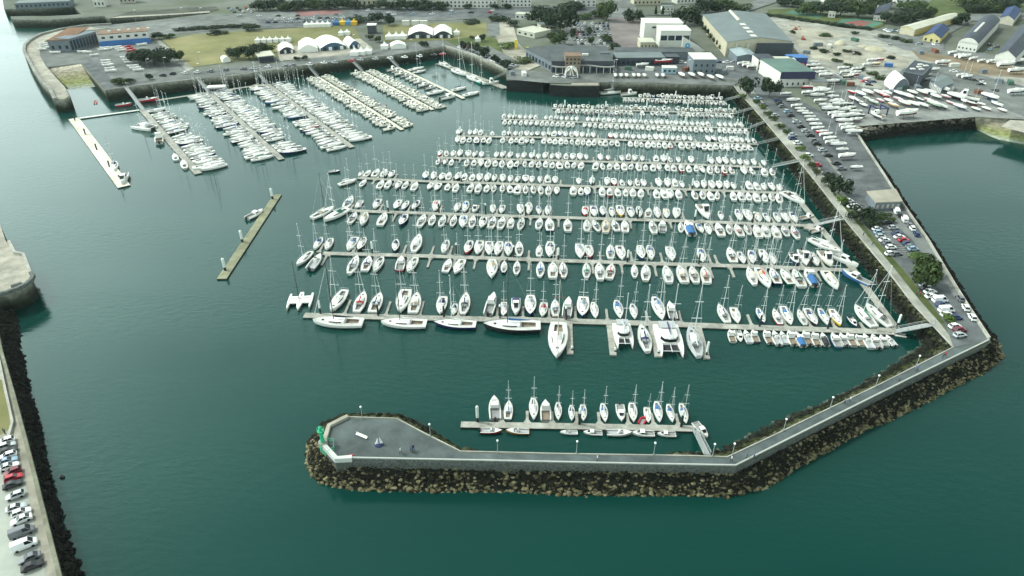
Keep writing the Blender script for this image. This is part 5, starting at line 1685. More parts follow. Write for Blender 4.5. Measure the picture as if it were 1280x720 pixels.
F, B_ = (0, 1), 'building'
fb_ = front_building
t, root, l, h, rr = fb_('clubhouse', 'white sailing clubhouse with bright blue ground floor and brown flat roof', B_, (127, 58.5), (188, 53.5), 14, 7.2, B_WHITE, R_BROWN, wins=((0, 1, 6, 1, .42, .5, 4.0, 6.6), (0, 1, 7, 1, .4, .75, .2, 2.9, B_DARK, 'door')))
d = (l[1] - l[0])
nn = Vector((d.y, -d.x, 0)).normalized()
q = [uz(l[0]) - d.normalized() * .5, uz(l[1]) + d.normalized() * .5]
MB().add([(v.x, v.y, z) for z in (-.2, 3.3) for v in (q[0] + nn * .03, q[0] + nn * 1.6, q[1] + nn * 1.6, q[1] + nn * .03)], [(0, 1, 5, 4), (1, 2, 6, 5), (2, 3, 7, 6), (4, 5, 6, 7), (3, 0, 4, 7)]).build('ground_floor', B_BLUE, root)
for i in range(5):
    p = uz(l[0]).lerp(uz(l[1]), (i + .6) / 5) + Vector((0, 7, h + .9))
    MB().box(-.9, .9, -.7, .7, -.5, .35).build('roof_vent', B_WHITE, root, p)
fb_('boathouse', 'dark grey boathouse with rusty curved roof at the bend of the mole', B_, (64, 65.5), (90, 65), 30, 7.0, B_GREY, R_RUST, 'mono', 1.5, wins=((0, 1, 3, 1, .4, .5, 1, 5),))
fb_('boathouse_wing', 'glazed grey wing joined to the rusty roofed boathouse', B_, (90.5, 65), (124, 55), 10, 7.5, B_GREY, B_GREY, wins=((0, 1, 9, 1, .75, .85, .5, 7.0),))
fb_('pavilion', 'low dark pavilion with a pale flat roof above the third gangway', 'pavilion', (325, 79), (343, 77), 11, 3.6, B_DARK, R_PALE, over=1.2, wins=((0, 1, 6, 1, .6, .6, .4, 3.2),))
t, root, l, h, rr = fb_('shopping_arcade', 'long dark roofed quayside arcade with a wavy white canopy', B_, (690, 91), (766, 91), 36, 6.2, B_DARK, mat('dark_felt_roof', (.075, .087, .09), .85, .25, .12), wins=((0, 1, 14, 1, .7, .7, .3, 3.8),))
pts = []
for i in range(25):
    s = i / 24
    p = uz(l[0]).lerp(uz(l[1]), s * 1.02 - .01)
    yy = -2.2 - 2.2 * math.sin(s * 9)
    pts.append([(p.x, yy, 4.1), (p.x, yy - 1.2, 4.2), (p.x, yy - 1.2, 4.7), (p.x, yy, 4.7)])
MB().loft(pts).build('canopy', mat('pale_canopy', (0.28, 0.28, 0.26), .7), root)
for i in range(9):
    p = uz(l[0]).lerp(uz(l[1]), (i + .5) / 9)
    MB().tube((p.x, -3.0, -.1), (p.x, -3.0, 4.15), .14, n=6).build('column', B_WHITE, root)
for i, (a, b) in enumerate(((12, 20), (30, 36), (48, 58))):
    MB().box(a / 58 * l[1].x, b / 58 * l[1].x, 8 + i * 4, 10 + i * 4, h + .41, h + 1.3).build('roof_light', B_GREY if i != 1 else B_WHITE, root)
t, root, l, h, rr = fb_('tower_entrance', 'tan brick entrance block breaking the roof of the long arcade', B_, (706, 92.2), (725, 92.2), 8, 9.5, mat('tan_brick', (0.22, 0.17, 0.12), .9, .2, .6), R_BROWN, wins=((0, 1, 4, 2, .5, .5, 4.8, 9),))
fb_('shop_row', 'low grey shop row slanting down to the visitors car park', B_, (657, 72), (689, 90), 26, 5.5, B_GREY, MATS['dark_felt_roof'], wins=((0, 1, 8, 1, .6, .6, .3, 4),))
for i, (x, y) in enumerate(((659, 71.5), (645, 62))):
    o = empty('advertising_pillar', G(x, y, QZ))
    MB().box(-.9, .9, -.4, .4, 0, 6).build('panel', mat('yellow_sign', (0.62, 0.50, 0.05), .6), o)
    MB().box(-1.1, 1.1, -.6, .6, -.2, .4).build('base', M_CONC, o)
    tag(o, ('tall yellow advertising pillar beside the slanting shop row', 'yellow advertising pillar farther back by the hedge')[i], 'sign')
fb_('chandlery', 'dark glazed chandlery behind boats on display', B_, (770, 83), (830, 82.5), 13, 4.6, B_DARK, R_GREY, wins=((0, 1, 10, 1, .7, .6, .4, 4),))
fb_('market_shed', 'grey flat roofed shed behind the chandlery', B_, (770, 74.5), (868, 75), 12, 4.2, B_GREY, MATS['dark_felt_roof'])
# white maritime centre with its sail shaped sign
fb_('white_hall_wing', 'tall white rear wing of the maritime hall', B_, (804, 52), (851, 52), 16, 11.5, B_WHITE, mat('white_roof', (0.66, .66, .6), .7, .05, .1), wins=((0, 1, 2, 1, .2, .3, 7, 11),))
fb_('white_hall', 'white maritime hall with a row of big square windows', B_, (824, 59), (861, 59), 17, 10.0, B_WHITE, MATS['white_roof'], wins=((0, 1, 4, 1, .84, .6, 3.2, 8.2),))
fb_('cream_annex', 'low cream annex of the maritime hall with a stepped front', B_, (800, 62.5), (818, 62.5), 12, 4.5, B_CREAM, R_PALE, wins=((0, 1, 4, 1, .3, .7, .2, 3.6),))
A = G(851, 68, QZ); Bq = G(883, 67, QZ)
dx = Bq.x - A.x
o = empty('sail_shaped_sign', A)
sg = MB()
for y in (-.5, .5):
    sg.add([(0, y, 0), (2.2, y, 0), (dx * .4, y, 2.6), (dx, y, 0), (dx, y, .5), (dx * .62, y, 5.2), (.6, y, 10.2), (0, y, 10.2)], [(0, 1, 2, 5, 6, 7), (2, 3, 4, 5)] if y < 0 else [(7, 6, 5, 2, 1, 0), (5, 4, 3, 2)])
sg.f += [(i, (i + 1) % 8, 8 + (i + 1) % 8, 8 + i) for i in range(8)]
sg.m += [0] * 8
sg.build('panel', B_WHITE, o)
MB().tube((3.4, -.52, 5.4), (3.4, -.62, 5.4), 1.5, n=20).build('emblem', mat('emblem_blue', (0.03, 0.27, 0.5), .6), o)
MB().tube((3.4, -.62, 5.4), (3.4, -.68, 5.4), .55, n=14).build('emblem', mat('emblem_pale', (0.45, .6, .66), .6), o)
tag(o, 'big white sail shaped sign wall with a round blue emblem', 'sign')
# exhibition hangar
t, root, l, h, rr = quad_building('hangar', 'huge grey roofed hangar with a cream front beside the boatyard', B_, [(909, 53), (990, 52), (957, 17.5), (879, 19)], 14.5, B_CREAM, R_GREY, 'gable', 2.6, frontm=B_CREAM)
a, b = l[0], l[1]
p0, p1 = uz(a).lerp(uz(b), .45), uz(b) + Vector((.2, 0, 0))
MB().box(p0.x, p1.x, -1.2, -.05, -.2, h - .3).build('dark_front', B_DARK, root)
for s in (.15, .32):
    p = uz(a).lerp(uz(b), s)
    MB().box(p.x - .8, p.x + .8, -.5, -.05, 0, h).build('pilaster', B_STONE, root)
for k in range(4):
    u = uz(a).lerp(uz(b), .42 + .05 * 0) ; v = uz(l[3]).lerp(uz(l[2]), .42)
    q = u.lerp(v, .06 + .13 * k)
    MB().box(-1.6, 1.6, -2.5, 2.5, 0, .35).build('skylight', B_WHITE, root, (q.x, q.y, h + 2.6 * .84 + .3))
q0, q1 = uz(a).lerp(uz(b), .42).lerp(uz(l[3]).lerp(uz(l[2]), .42), .6), uz(l[3]).lerp(uz(l[2]), .42)
MB().tube((q0.x, q0.y, h + 2.3), (q1.x, q1.y, h + 2.3), 1.2, n=6).build('ridge_strip', R_PALE, root)
fb_('grey_shed', 'pale grey roofed shed in front of the hangar', B_, (920, 80.5), (945, 80.5), 26, 4.6, B_GREY, mat('blue_grey_roof', (0.25, .31, .32), .7, .1, .1), 'gable', 1.2)
fb_('boat_showroom', 'white boat showroom with a dark glazed front', B_, (946, 89), (966, 89), 12, 6.5, B_WHITE, R_SLATE, wins=((0, 1, 3, 1, .85, .4, 2.8, 6.2), (0, 1, 3, 1, .7, .5, .1, 2.6)))
fb_('blue_workshop', 'bright blue workshop box at the head of the boatyard', B_, (985, 85), (1007.5, 85), 8, 5.5, mat('deep_blue_cladding', (.02, .05, .16), .6), B_BLUE)
fb_('white_workshop', 'long white roofed workshop beside the blue workshop', B_, (950, 87.5), (992, 88), 8, 5.5, B_DARK, R_PALE)
fb_('red_container', 'red shipping container below the blue workshop', 'container', (991, 87.4), (1005, 87.4), 2.6, 2.7, RED, RED, over=.02)
t, root, l, h, rr = fb_('boatyard_office', 'white walled boatyard workshop with a navy band and green grey flat roof', B_, (973, 109), (1014, 108), 28, 7.6, B_WHITE, R_GREEN, wins=((0, 1, 6, 1, .3, .5, .2, 3.0),))
MB().box(-.12, l[1].x + .1, -.25, -.03, h - 3.2, h + .5).build('fascia', mat('navy_cladding', (.018, .02, .06), .6), root)
fb_('stone_store', 'low pale stone store joined to the boatyard workshop', B_, (1012.5, 111), (1033, 111.5), 8, 3.6, B_STONE, R_GREY)
fb_('harbour_office', 'boxy grey harbour office with small dark windows and a white roof edge', B_, (865, 94), (893, 94), 15, 8.5, B_GREY, B_WHITE, wins=((0, 1, 4, 2, .32, .4, .6, 7),))
fb_('dark_kiosk', 'black open fronted kiosk behind the red boat', 'kiosk', (832, 80.5), (848, 80.5), 7, 4, B_DARK, B_DARK)
fb_('site_cabin', 'pale blue and white site cabin on the quay', 'cabin', (828, 93), (845, 93.3), 5, 3.4, mat('pale_blue_panel', (.28, .38, .42), .7), B_WHITE, wins=((0, 1, 3, 1, .5, .5, 1, 3),))
quad_building('long_warehouse', 'long pale cream warehouse with a shallow pitched roof', B_, [(1126, 33.5), (1144, 37.5), (1201, 20), (1185, 17.5)], 10.5, B_YEL, R_PALE, 'gable', 1.3, frontm=B_CREAM)
quad_building('yellow_house', 'yellow gabled house with a dark blue roof', 'house', [(1155, 44), (1176, 48), (1187, 36.5), (1168, 32)], 9.8, B_YEL, mat('blue_slate', (.03, .05, .12), .7, .2, .3), 'gable', 2.6, wins=((0, 1, 3, 1, .35, .5, 0, 3.2),))
t, root, l, h, rr = quad_building('barrel_roof_hangar', 'white fronted hangar with a dark barrel roof and a pale skylight strip', B_, [(1199, 51), (1223, 55), (1250, 26), (1228, 22)], 11.5, B_WHITE, R_SLATE, 'barrel', 2.8, frontm=B_WHITE, wins=((0, 1, 5, 1, .4, .4, .6, 3),))
u, v = uz(l[0]).lerp(uz(l[1]), .45), uz(l[3]).lerp(uz(l[2]), .45)
q0, q1 = u.lerp(v, .22), u.lerp(v, .62)
MB().tube((q0.x, q0.y, h + 2.5), (q1.x, q1.y, h + 2.5), .9, n=6).build('skylight', B_WHITE, root)
quad_building('gabled_hangar', 'white gabled hangar with a slate roof at the edge of town', B_, [(1245, 68), (1270, 72.5), (1303, 38), (1277, 31)], 11, B_WHITE, R_SLATE, 'gable', 3.4)
quad_building('slate_barn', 'dark blue slate roofed barn beyond the barrel hangar', B_, [(1250, 22), (1268, 25), (1277, 13), (1258, 10)], 10, B_STONE, MATS['blue_slate'], 'gable', 2.5)
quad_building('tent_hall', 'big white half round fabric hall in the middle of the boatyard', 'fabric hall', [(1117, 110), (1135.5, 107), (1124, 95.5), (1106, 102)], 8.0, TENT, TENT, 'barrel', 4.2, frontm=B_GREY, wins=((0, 1, 1, 1, .55, .9, 0, 3.2, mat('grey_door', (.45, .5, .48), .7), 'door'),))
t, root, l, h, rr = quad_building('dark_office', 'dark modern office with a framed flat roof and skylights in the boatyard', B_, [(1129.5, 90.5), (1153, 95), (1166, 81.5), (1143, 76.5)], 12.5, B_DARK, R_SLATE)
for a_, b_ in ((.3, .3), (.5, .55), (.7, .4), (.45, .75), (.75, .75)):
    q = uz(l[0]).lerp(uz(l[1]), a_).lerp(uz(l[3]).lerp(uz(l[2]), a_), b_)
    MB().box(-1.2, 1.2, -.9, .9, 0, .5).build('skylight', B_WHITE, root, (q.x, q.y, h + .41))
cope_ = MB()
for i in range(4):
    cope_.tube(Vector((l[i].x, l[i].y, h + .5)), Vector((l[(i + 1) % 4].x, l[(i + 1) % 4].y, h + .5)), .22, n=4)
cope_.build('roof_rim', R_GREY, root)
quad_building('striped_shed', 'small grey roofed shed with a white striped side among boats', B_, [(1163, 100.5), (1178, 109.5), (1192, 103.5), (1177, 94)], 10, B_GREY, R_GREY, 'gable', 1.2, wins=((0, 1, 9, 1, .5, .8, .3, 3.6, B_WHITE, 'shutter'),))
quad_building('rigging_store', 'sandy flat roofed store on the causeway with a grey front', B_, [(1095, 254), (1127, 252.5), (1119, 237.5), (1084, 240.5)], 9.0, B_GREY, R_SAND, wins=((0, 1, 5, 1, .4, .5, .2, 3, B_STONE, 'door'),))
t, root, l, h, rr = fb_('slate_house', 'white house with a steep slate roof among dark trees', 'house', (1091, 26), (1107, 27.5), 9, 4.2, B_WHITE, R_SLATE, wins=((0, 1, 4, 1, .3, .5, .4, 3.4),))
w_ = l[1].length
r = MB()
dd = l[1].normalized(); nv = Vector((-dd.y, dd.x, 0))
r.loft([[dd * e + nv * -.4 + Vector((0, 0, h + .4)), dd * e + nv * 4.5 + Vector((0, 0, h + 5)), dd * e + nv * 9.4 + Vector((0, 0, h + .4))] for e in (-.3, w_ + .3)])
r.build('pitched_roof', R_SLATE, root)
for e in (.8, w_ - .8):
    q = dd * e + nv * 4.5
    MB().box(-.5, .5, -.4, .4, h + 4, h + 6.2).build('chimney', B_STONE, root, (q.x, q.y, 0))
def dome(px, py, r, label, m, name='dome_tent', hgt=.85):
    mb = MB()
    mb.loft([[(math.cos(a) * rr_ * r, math.sin(a) * rr_ * r, z * r * hgt) for a in [k * math.pi / 8 for k in range(16)]] for rr_, z in ((1, 0), (.98, .25), (.86, .52), (.62, .78), (.32, .95), (.04, 1.0))])
    tag(mb.build(name, m, None, G(px, py, QZ)), label, 'dome tent')
dome(1050, 56.5, 3.6, 'cream domed shelter on the gravel yard', B_CREAM)
dome(1094, 63, 6.5, 'pale sand mound under a sheet in the gravel yard', mat('sheeted_mound', (.36, .34, .25), .9, .15, .3), 'covered_mound', .35)
dome(1079, 59, 3.5, 'small pale heap beside the sheeted mound', MATS['sheeted_mound'], 'covered_mound', .4)
# houses of the town along the top
TOWN = [(552, 10.5, 621, 11, 12, 6.5, B_WHITE, R_TILE, 'long white terrace of houses behind the boulevard', 14), (626, 9.5, 664, 9.5, 11, 6.5, B_WHITE, R_TILE, 'shorter white terrace of houses next to the big dark trees', 8),
        (792, 6.5, 826, 6, 12, 7, B_CREAM, R_SLATE, 'cream apartment house at the head of the avenue', 7), (846, 5, 872, 4, 11, 7, B_WHITE, R_SLATE, 'white apartment house behind the round trees', 6),
        (20, 11.5, 88, 8.5, 14, 4, B_GREY, R_GREY, 'long grey shed on the far basin quay', 12), (118, 9, 132, 8.5, 9, 5, B_WHITE, R_PALE, 'small white house by the far basin', 3), (150, 4.5, 170, 3.5, 9, 5, B_STONE, R_TILE, 'red roofed house at the far left of town', 4),
        (720, 9, 745, 9, 10, 5.5, B_WHITE, R_SLATE, 'white house half hidden by trees behind the car park', 4), (828, 14, 842, 14, 8, 3, B_WHITE, R_GREY, 'small white garage behind two cypresses', 3), (1030, 3, 1040, 3, 8, 4, B_WHITE, R_SLATE, 'white cottage in the dark wood', 2),
        (1122, 6, 1138, 4, 9, 4, B_WHITE, R_PALE, 'pale cottage at the edge of the dark wood', 2), (436, 8, 476, 7, 10, 5, B_CREAM, R_PALE, 'pale building behind the boulevard trees', 7), (1035, 22.5, 1043, 23, 6, 4, B_WHITE, R_PALE, 'little white pavilion between the tennis courts', 2),
        (644, 24, 662, 25, 8, 3.5, B_WHITE, R_PALE, 'low white cabin beside the big dark trees', 3), (646, 43, 668, 48, 16, 3.2, R_PALE, R_PALE, 'pale flat roofed garage by the hedge', 3), (676, 39, 692, 38, 8, 4.0, B_STONE, R_GREY, 'small stone house under the big trees', 3)]
for i, (x0, y0, x1, y1, dp, hh, wm, rm, lb, nw) in enumerate(TOWN):
    rf = 'flat' if rm in (R_GREY, R_PALE) else 'flat'
    t, root, l, h, rr = fb_('house' if hh > 4.5 else 'outbuilding', lb, 'house' if hh > 4.5 else 'building', (x0, y0), (x1, y1), dp, hh, wm, rm, wins=((0, 1, nw, 2 if hh > 5.2 else 1, .4, .5, .5, hh - .4),))
    if rm in (R_TILE, R_SLATE):
        dd = l[1].normalized(); nv = Vector((-dd.y, dd.x, 0)); w_ = l[1].length
        MB().loft([[dd * e + nv * -.5 + Vector((0, 0, h + .42)), dd * e + nv * dp / 2 + Vector((0, 0, h + 3.6)), dd * e + nv * (dp + .5) + Vector((0, 0, h + .42))] for e in (-.3, w_ + .3)]).build('pitched_roof', rm, root)

# ------------------------------------------------------------------ tents
def marquee(fl, fr, depth, label, h=2.0, rise=2.1, front=None, curve=True):
    A, Bv = G(fl[0], fl[1], QZ), G(fr[0], fr[1], QZ)
    d = (Bv - A); w = d.length
    root = empty('marquee', A, math.atan2(d.y, d.x))
    rings = []
    n = 10
    for i in range(n + 1):
        t = i / n
        s = 1 - abs(2 * t - 1)
        z = h + rise * (s ** .85 if not curve else math.sin(s * math.pi / 2) ** 1.1)
        rings.append([(t * w, -.3, z), (t * w, depth + .3, z), (t * w, depth + .3, z + .12), (t * w, -.3, z + .12)])
    MB().loft(rings).build('roof', TENT, root)
    MB().add([(0, 0, 0), (0, depth, 0), (0, depth, h + .1), (0, 0, h + .1), (w, 0, 0), (w, depth, 0), (w, depth, h + .1), (w, 0, h + .1), (.1, depth, 0), (w - .1, depth, 0), (w - .1, depth, h), (.1, depth, h)], [(1, 0, 3, 2), (4, 5, 6, 7), (9, 8, 11, 10)]).build('side_wall', TENT, root)
    f = [(q[0][0], .05, q[0][2] - .05) for q in rings]
    MB().add([(0, .05, 0)] + f + [(w, .05, 0)], [tuple(range(len(f) + 1, -1, -1))]).build('gable_front', front or TENT, root)
    if front:
        for i in range(4):
            MB().box(w * (.1 + i * .22), w * (.1 + i * .22 + .13), -.05, .02, .1, 2.3).build('door_panel', TENT if i % 2 else WIN, root)
    return tag(root, label, 'marquee', 'festival tents on the lawn')
def pagoda(px, py, w, label, m=None, name='pagoda_tent', rz=0):
    root = empty(name, G(px, py, QZ), rz)
    h, n = 2.4, 6
    rings = []
    for i in range(n + 1):
        t = i / n
        s = w / 2 * (1 - t) + .05
        z = h + (t ** 2.2) * w * .55
        rings.append([(-s, -s, z), (s, -s, z), (s, s, z), (-s, s, z)])
    MB().loft(rings).build('roof', m or TENT, root)
    MB().box(-w / 2 + .08, w / 2 - .08, -w / 2 + .08, w / 2 - .08, -.05, h - .02).build('side_wall', m or TENT, root)
    return tag(root, label, 'tent', 'small pointed tents on the lawn')
marquee((350, 68), (368.5, 66.5), 15, 'small plain white marquee, westernmost by the quay', front=B_DARK)
marquee((374, 66.5), (398, 65), 22, 'peaked white marquee with a pale front', rise=2.6)
marquee((401, 64.5), (433, 61.5), 24, 'large white marquee with a blue gable front', rise=2.8, front=TENTB)
marquee((437, 61.5), (451, 60), 15, 'smaller white marquee with a blue front', rise=2.8, front=TENTB)
marquee((510, 48.5), (541, 48), 22, 'large white arched marquee with a dark open front, left of a pair', rise=2.8, front=B_DARK)
marquee((542.5, 48.3), (565.5, 47.8), 22, 'white arched marquee with a dark open front, right of a pair', rise=2.8, front=B_DARK)
marquee((489, 62), (508, 61), 8, 'low white marquee close to the quay edge', h=2, rise=1.6)
for i, (x, y, w) in enumerate(((444, 69), (452, 68.2), (460, 67.3))[j] + (5.2,) for j in range(3)):
    pagoda(x, y, w, f'white pointed tent in a walled row on the quay, {ordw(i + 1)} from the west')
for i, (x, y, w) in enumerate(((487, 49, 5), (495.5, 48.8, 5), (503.5, 48.5, 5.5), (481, 61, 4.5))):
    pagoda(x, y, w, ('white pointed tent, first beside the arched marquees', 'white pointed tent, second beside the arched marquees', 'white pointed tent touching the arched marquees', 'white pointed tent near the quay corner lamp')[i])
for i in range(6):
    pagoda(323 + i * 7.6, 53.8 - i * .25, 3.4, f'tiny white tent in the row behind the marquees, {ordw(i + 1)} from the west')
for i in range(5):
    pagoda(384 + i * 6.6, 34.2 - i * .2, 4.0, f'white stall tent along the north edge of lawn, {ordw(i + 1)} from the west')
for i, (x, y, m, c) in enumerate(((420.5, 31.5, BLUE, 'blue'), (428.5, 31, YEL, 'yellow'), (436, 31, mat('sky_blue', (.1, .25, .45), .7), 'sky blue'), (443, 31, mat('amber', (.6, .36, .04), .7), 'amber'))):
    pagoda(x, y, 4.4, f'{c} fairground tent at the north edge of the lawn', m)
for i, (x, y) in enumerate(((427, 44.5), (434.5, 44))):
    pagoda(x, y, 3.6, ('small white stand alone on the lawn', 'second small white stand alone on the lawn, with a taller top')[i])
pagoda(571, 44, 4, 'white stand on the lawn beside the arched marquees')
pagoda(597.5, 52, 3.8, 'white stand at the end of the gravel path')
fb_('gatehouse', 'white boxy gatehouse on dark legs at the head of the path', 'gatehouse', (460, 42.5), (470.5, 42.3), 6, 5.5, B_DARK, TENT, over=.4)
for i, (x0, x1) in enumerate(((503, 512), (515, 524), (525, 534.5))):
    fb_('white_container', f'white container behind the arched marquees, {ordw(i + 1)} from the west', 'container', (x0, 32.8), (x1, 32.6), 3, 3.2, B_WHITE, B_WHITE, over=.02)
marquee((200 + 79, 78.8), (288.5, 77.5), 5, 'white peaked stand beside the round pine trees', h=2, rise=1.2)

# ------------------------------------------------------------------ vehicles
PAINTS = {'white': mat('car_white', (.74, .75, .74), .3), 'silver': mat('car_silver', (.42, .45, .46), .3, metal=.4), 'grey': mat('car_grey', (.14, .15, .165), .3), 'black': mat('car_black', (.015, .016, .018), .25),
          'navy': mat('car_navy', (.02, .04, .12), .3), 'red': mat('car_red', (.42, .015, .03), .3), 'pale_blue': mat('car_pale_blue', (.25, .36, .45), .3), 'dark_red': mat('car_dark_red', (.16, .01, .025), .3)}
TYRE = mat('tyre', (.018, .018, .018), .9)
def car_shapes(v):
    L, W = ((3.8, 1.6), (4.15, 1.65), (4.7, 1.8))[v]
    hb, ht = ((.92, 1.48), (.9, 1.45), (1.2, 2.05))[v]
    body, win = MB(), MB()
    w = W / 2
    st = [(-L / 2, .35, hb * .8, w * .86), (-L / 2 + .12, .26, hb * .95, w * .96), (-L * .2, .24, hb, w), (L * .18, .24, hb * .99, w), (L * .38, .25, hb * .86, w * .97), (L / 2 - .1, .28, hb * .68, w * .86), (L / 2, .38, hb * .55, w * .75)]
    body.loft([[(-q, y, z0), (-q, y, z0 + (z1 - z0) * .7), (-q * .9, y, z1), (q * .9, y, z1), (q, y, z0 + (z1 - z0) * .7), (q, y, z0)] for y, z0, z1, q in st])
    a0, a1, b0, b1 = ((-L * .47, -L * .38, L * .06, L * .24), (-L * .40, -L * .24, L * .04, L * .22), (-L * .49, -L * .47, L * .22, L * .36))[v]
    gl = [(a0, hb * .93, w * .88), (a1, ht - .05, w * .74), (b0, ht - .05, w * .74), (b1, hb * .92, w * .88)]
    win.loft([[(-q, y, z) for y, z, q in gl], [(q, y, z) for y, z, q in gl]])
    rf = MB()
    rf.box(-w * .72, w * .72, a1 + .05, b0 - .05, ht - .06, ht + .03, tx=.06, ty=.06)
    if v == 2:
        rf.box(-w * .9, w * .9, -L * .485, L * .05, hb * .9, ht - .02, tx=.08, ty=.03)
    for s in (-1, 1):                                     # pillars
        for y, z, y2, z2 in ((a0, hb * .93, a1, ht - .03), (b1, hb * .92, b0, ht - .03), ((a1 + b0) / 2 - .05, hb * .95, (a1 + b0) / 2, ht - .03)):
            rf.tube((s * w * .88, y, z), (s * w * .745, y2, z2), .05, n=4)
    wheels = []
    for s in (-1, 1):
        for y in (-L * .31, L * .31):
            wheels.append(MB().tube((s * (w - .2), y, .31), (s * (w + .01), y, .31), .31, n=10))
    return body, win, rf, wheels
CPROTO, CMESH = [], []
for v in range(3):
    bo, wi, rf, wh = car_shapes(v)
    root = empty('parked_car' if v < 2 else 'parked_van')
    b = bo.build('body', PAINTS['white'], root)
    wi.build('window', GLASS, root)
    rf.build('roof', PAINTS['white'], root)
    for q in wh: q.build('wheel', TYRE, root)
    reg(root)
    CPROTO.append(root)
    one = MB()
    for q, mi in ((bo, 0), (wi, 1), (rf, 0)) + tuple((q, 2) for q in wh):
        one.add(q.v, q.f, mi)
    CMESH.append(one.mesh('parked_car' if v < 2 else 'parked_van', [PAINTS['white'], GLASS, TYRE]))
def car(px, py, rz, color, label=None, parts=True, v=None, group=None, z=QZ, sc=1.0):
    v = random.choice((0, 0, 1)) if v is None else v
    loc = G(px, py, z) + Vector((0, 0, .12))
    cn = color.replace('_', ' ')
    if not parts:
        o = link('parked_car' if v < 2 else 'parked_van', CMESH[v], None, loc, rz)
        setmat(o, PAINTS[color])
        return tag(o, label, 'car' if v < 2 else 'van', group)
    r, _ = place_tree(CPROTO[v], loc, rz, sc, label, 'car' if v < 2 else 'van', group, {'body': PAINTS[color], 'roof': PAINTS[color]})
    return r
# promenade cars
pd = (PROM[5] - PROM[1]).normalized()
prz = heading(Vector((-pd.y, pd.x, 0))) + R(-6)
if True:
    PC = [(8.7, 553.7, 'white', 0), (10, 559.5, 'silver', 0), (11, 566, 'black', 1), (11, 572, 'white', 0), (11, 578.5, 'pale_blue', 1), (12.5, 585.5, 'white', 1), (17, 592.3, 'dark_red', 0), (18, 599.5, 'red', 0), (17.5, 608, 'black', 1), (20.5, 622, 'silver', 0), (22, 637, 'silver', 1),
          (28, 643, 'white', 0), (28, 652, 'white', 1), (29, 668, 'grey', 2), (32, 684, 'white', 2), (38, 700, 'grey', 1), (42, 709.5, 'black', 1)]
    for i, (x, y, c, v) in enumerate(PC):
        car(x, y, prz + R(random.uniform(-4, 4)) + (math.pi if i % 3 == 0 else 0), c, f'{c.replace("_", " ")} {"van" if v == 2 else "car"} nose to the promenade wall, {ordw(len(PC) - i)} from the near end', v=v, group='cars parked along the promenade wall', sc=.84)
# causeway cars
cz = heading(G(1160, 301, QZ) - G(1195, 360, QZ))
CW = [('inner row of the causeway car park', cz + R(-68), [(1096, 288, 'white'), (1098.5, 292.5, 'pale_blue'), (1101, 297.5, 'silver'), (1105.5, 302, 'white'), (1110, 306, 'grey'), (1113.5, 311, 'white'), (1112.5, 319, 'white'), (1120, 319.5, 'grey'), (1154, 354, 'navy'), (1155.5, 359, 'silver'), (1156.5, 363, 'black'), (1162, 366.5, 'white'), (1164, 372.5, 'white'),
       (1174, 377.5, 'van'), (1176, 383, 'navy'), (1182, 390, 'van'), (1183, 395.5, 'white'), (1194, 399, 'navy'), (1193, 410, 'white'), (1199, 414.5, 'dark_red'), (1199, 421, 'silver')]),
      ('middle row of the causeway car park', cz + R(-68), [(1107.5, 280, 'black'), (1116, 286.5, 'silver'), (1120.5, 293.5, 'navy'), (1124, 298, 'white'), (1129, 302, 'red'), (1134, 306.5, 'navy'), (1137.5, 310, 'grey'), (1141, 313, 'pale_blue')]),
      ('outer row beside the causeway sea wall', cz, [(1120, 266.5, 'van'), (1124, 270.5, 'black'), (1130, 276.5, 'van'), (1136, 283, 'grey'), (1139.5, 287, 'white'), (1145, 294.5, 'navy'), (1199, 375, 'grey'), (1206, 386.5, 'white'), (1214, 398.5, 'white')]),
      ('group by the sandy roofed store', cz + R(-68), [(1061, 253, 'white'), (1059.5, 257, 'black'), (1065, 260, 'white'), (1070, 259.5, 'white')]),
      ('row under the causeway trees', cz + R(-68), [(972, 127.5, 'navy'), (974.5, 131, 'black'), (977.5, 134.5, 'grey'), (984.5, 141, 'pale_blue'), (988, 146, 'black'), (996, 154, 'silver'), (1001, 160, 'black'), (1007, 165.5, 'silver'), (1012.5, 171, 'black'), (1017.5, 177.5, 'grey'), (1020.5, 181.5, 'black'), (1028, 189.5, 'silver'), (1035, 196, 'black'), (1045, 206, 'black'), (1051, 212.5, 'grey')]),
      ('row beside the causeway footpath', cz + R(-68), [(947.5, 124.5, 'pale_blue'), (955, 132.5, 'grey'), (969, 146, 'silver'), (990.5, 170.5, 'silver'), (990.5, 174.5, 'navy'), (997, 180.5, 'white'), (1010.5, 196, 'white'), (1021, 208, 'red'), (1034.5, 219, 'black')])]
for nm, rz, lst in CW:
    for i, (x, y, c) in enumerate(lst):
        v = 2 if c == 'van' else None
        c = 'white' if c == 'van' else c
        car(x, y, rz + R(random.uniform(-5, 5)), c, f'{c.replace("_", " ")} {"van" if v == 2 else "car"}, {ordw(i + 1)} from the town, in the {nm}', v=v, group='cars on the causeway', parts=y > 230, sc=.9)
def fcar(x, y, rz, where):
    c = random.choices(['white', 'silver', 'grey', 'black', 'navy', 'red', 'pale_blue'], [30, 24, 16, 14, 8, 4, 6])[0]
    car(x, y, rz + R(random.uniform(-4, 4)), c, f'{c.replace("_", " ")} car {where}', parts=False, group='cars ' + where)
for bx0, bx1, wh in ((712, 734, 'in the western block of the tree lined car park'), (740, 762, 'in the eastern block of the tree lined car park')):
    for r_ in range(8):
        y = 30.5 + r_ * 3.6
        x = bx0 + r_ * .9 + (0 if bx0 < 730 else 0)
        while x < bx1 + r_ * .6:
            if random.random() < .82: fcar(x, y, 0, wh)
            x += 4.7
for k in range(2):
    for i in range(16):
        s = i / 15
        x, y = 574 + s * 62 + k * 8, 60.5 + s * 25 - k * 1
        fcar(x, y, R(35), ('in the row beside the visitors quay parapet', 'in the row under the visitors quay trees')[k])
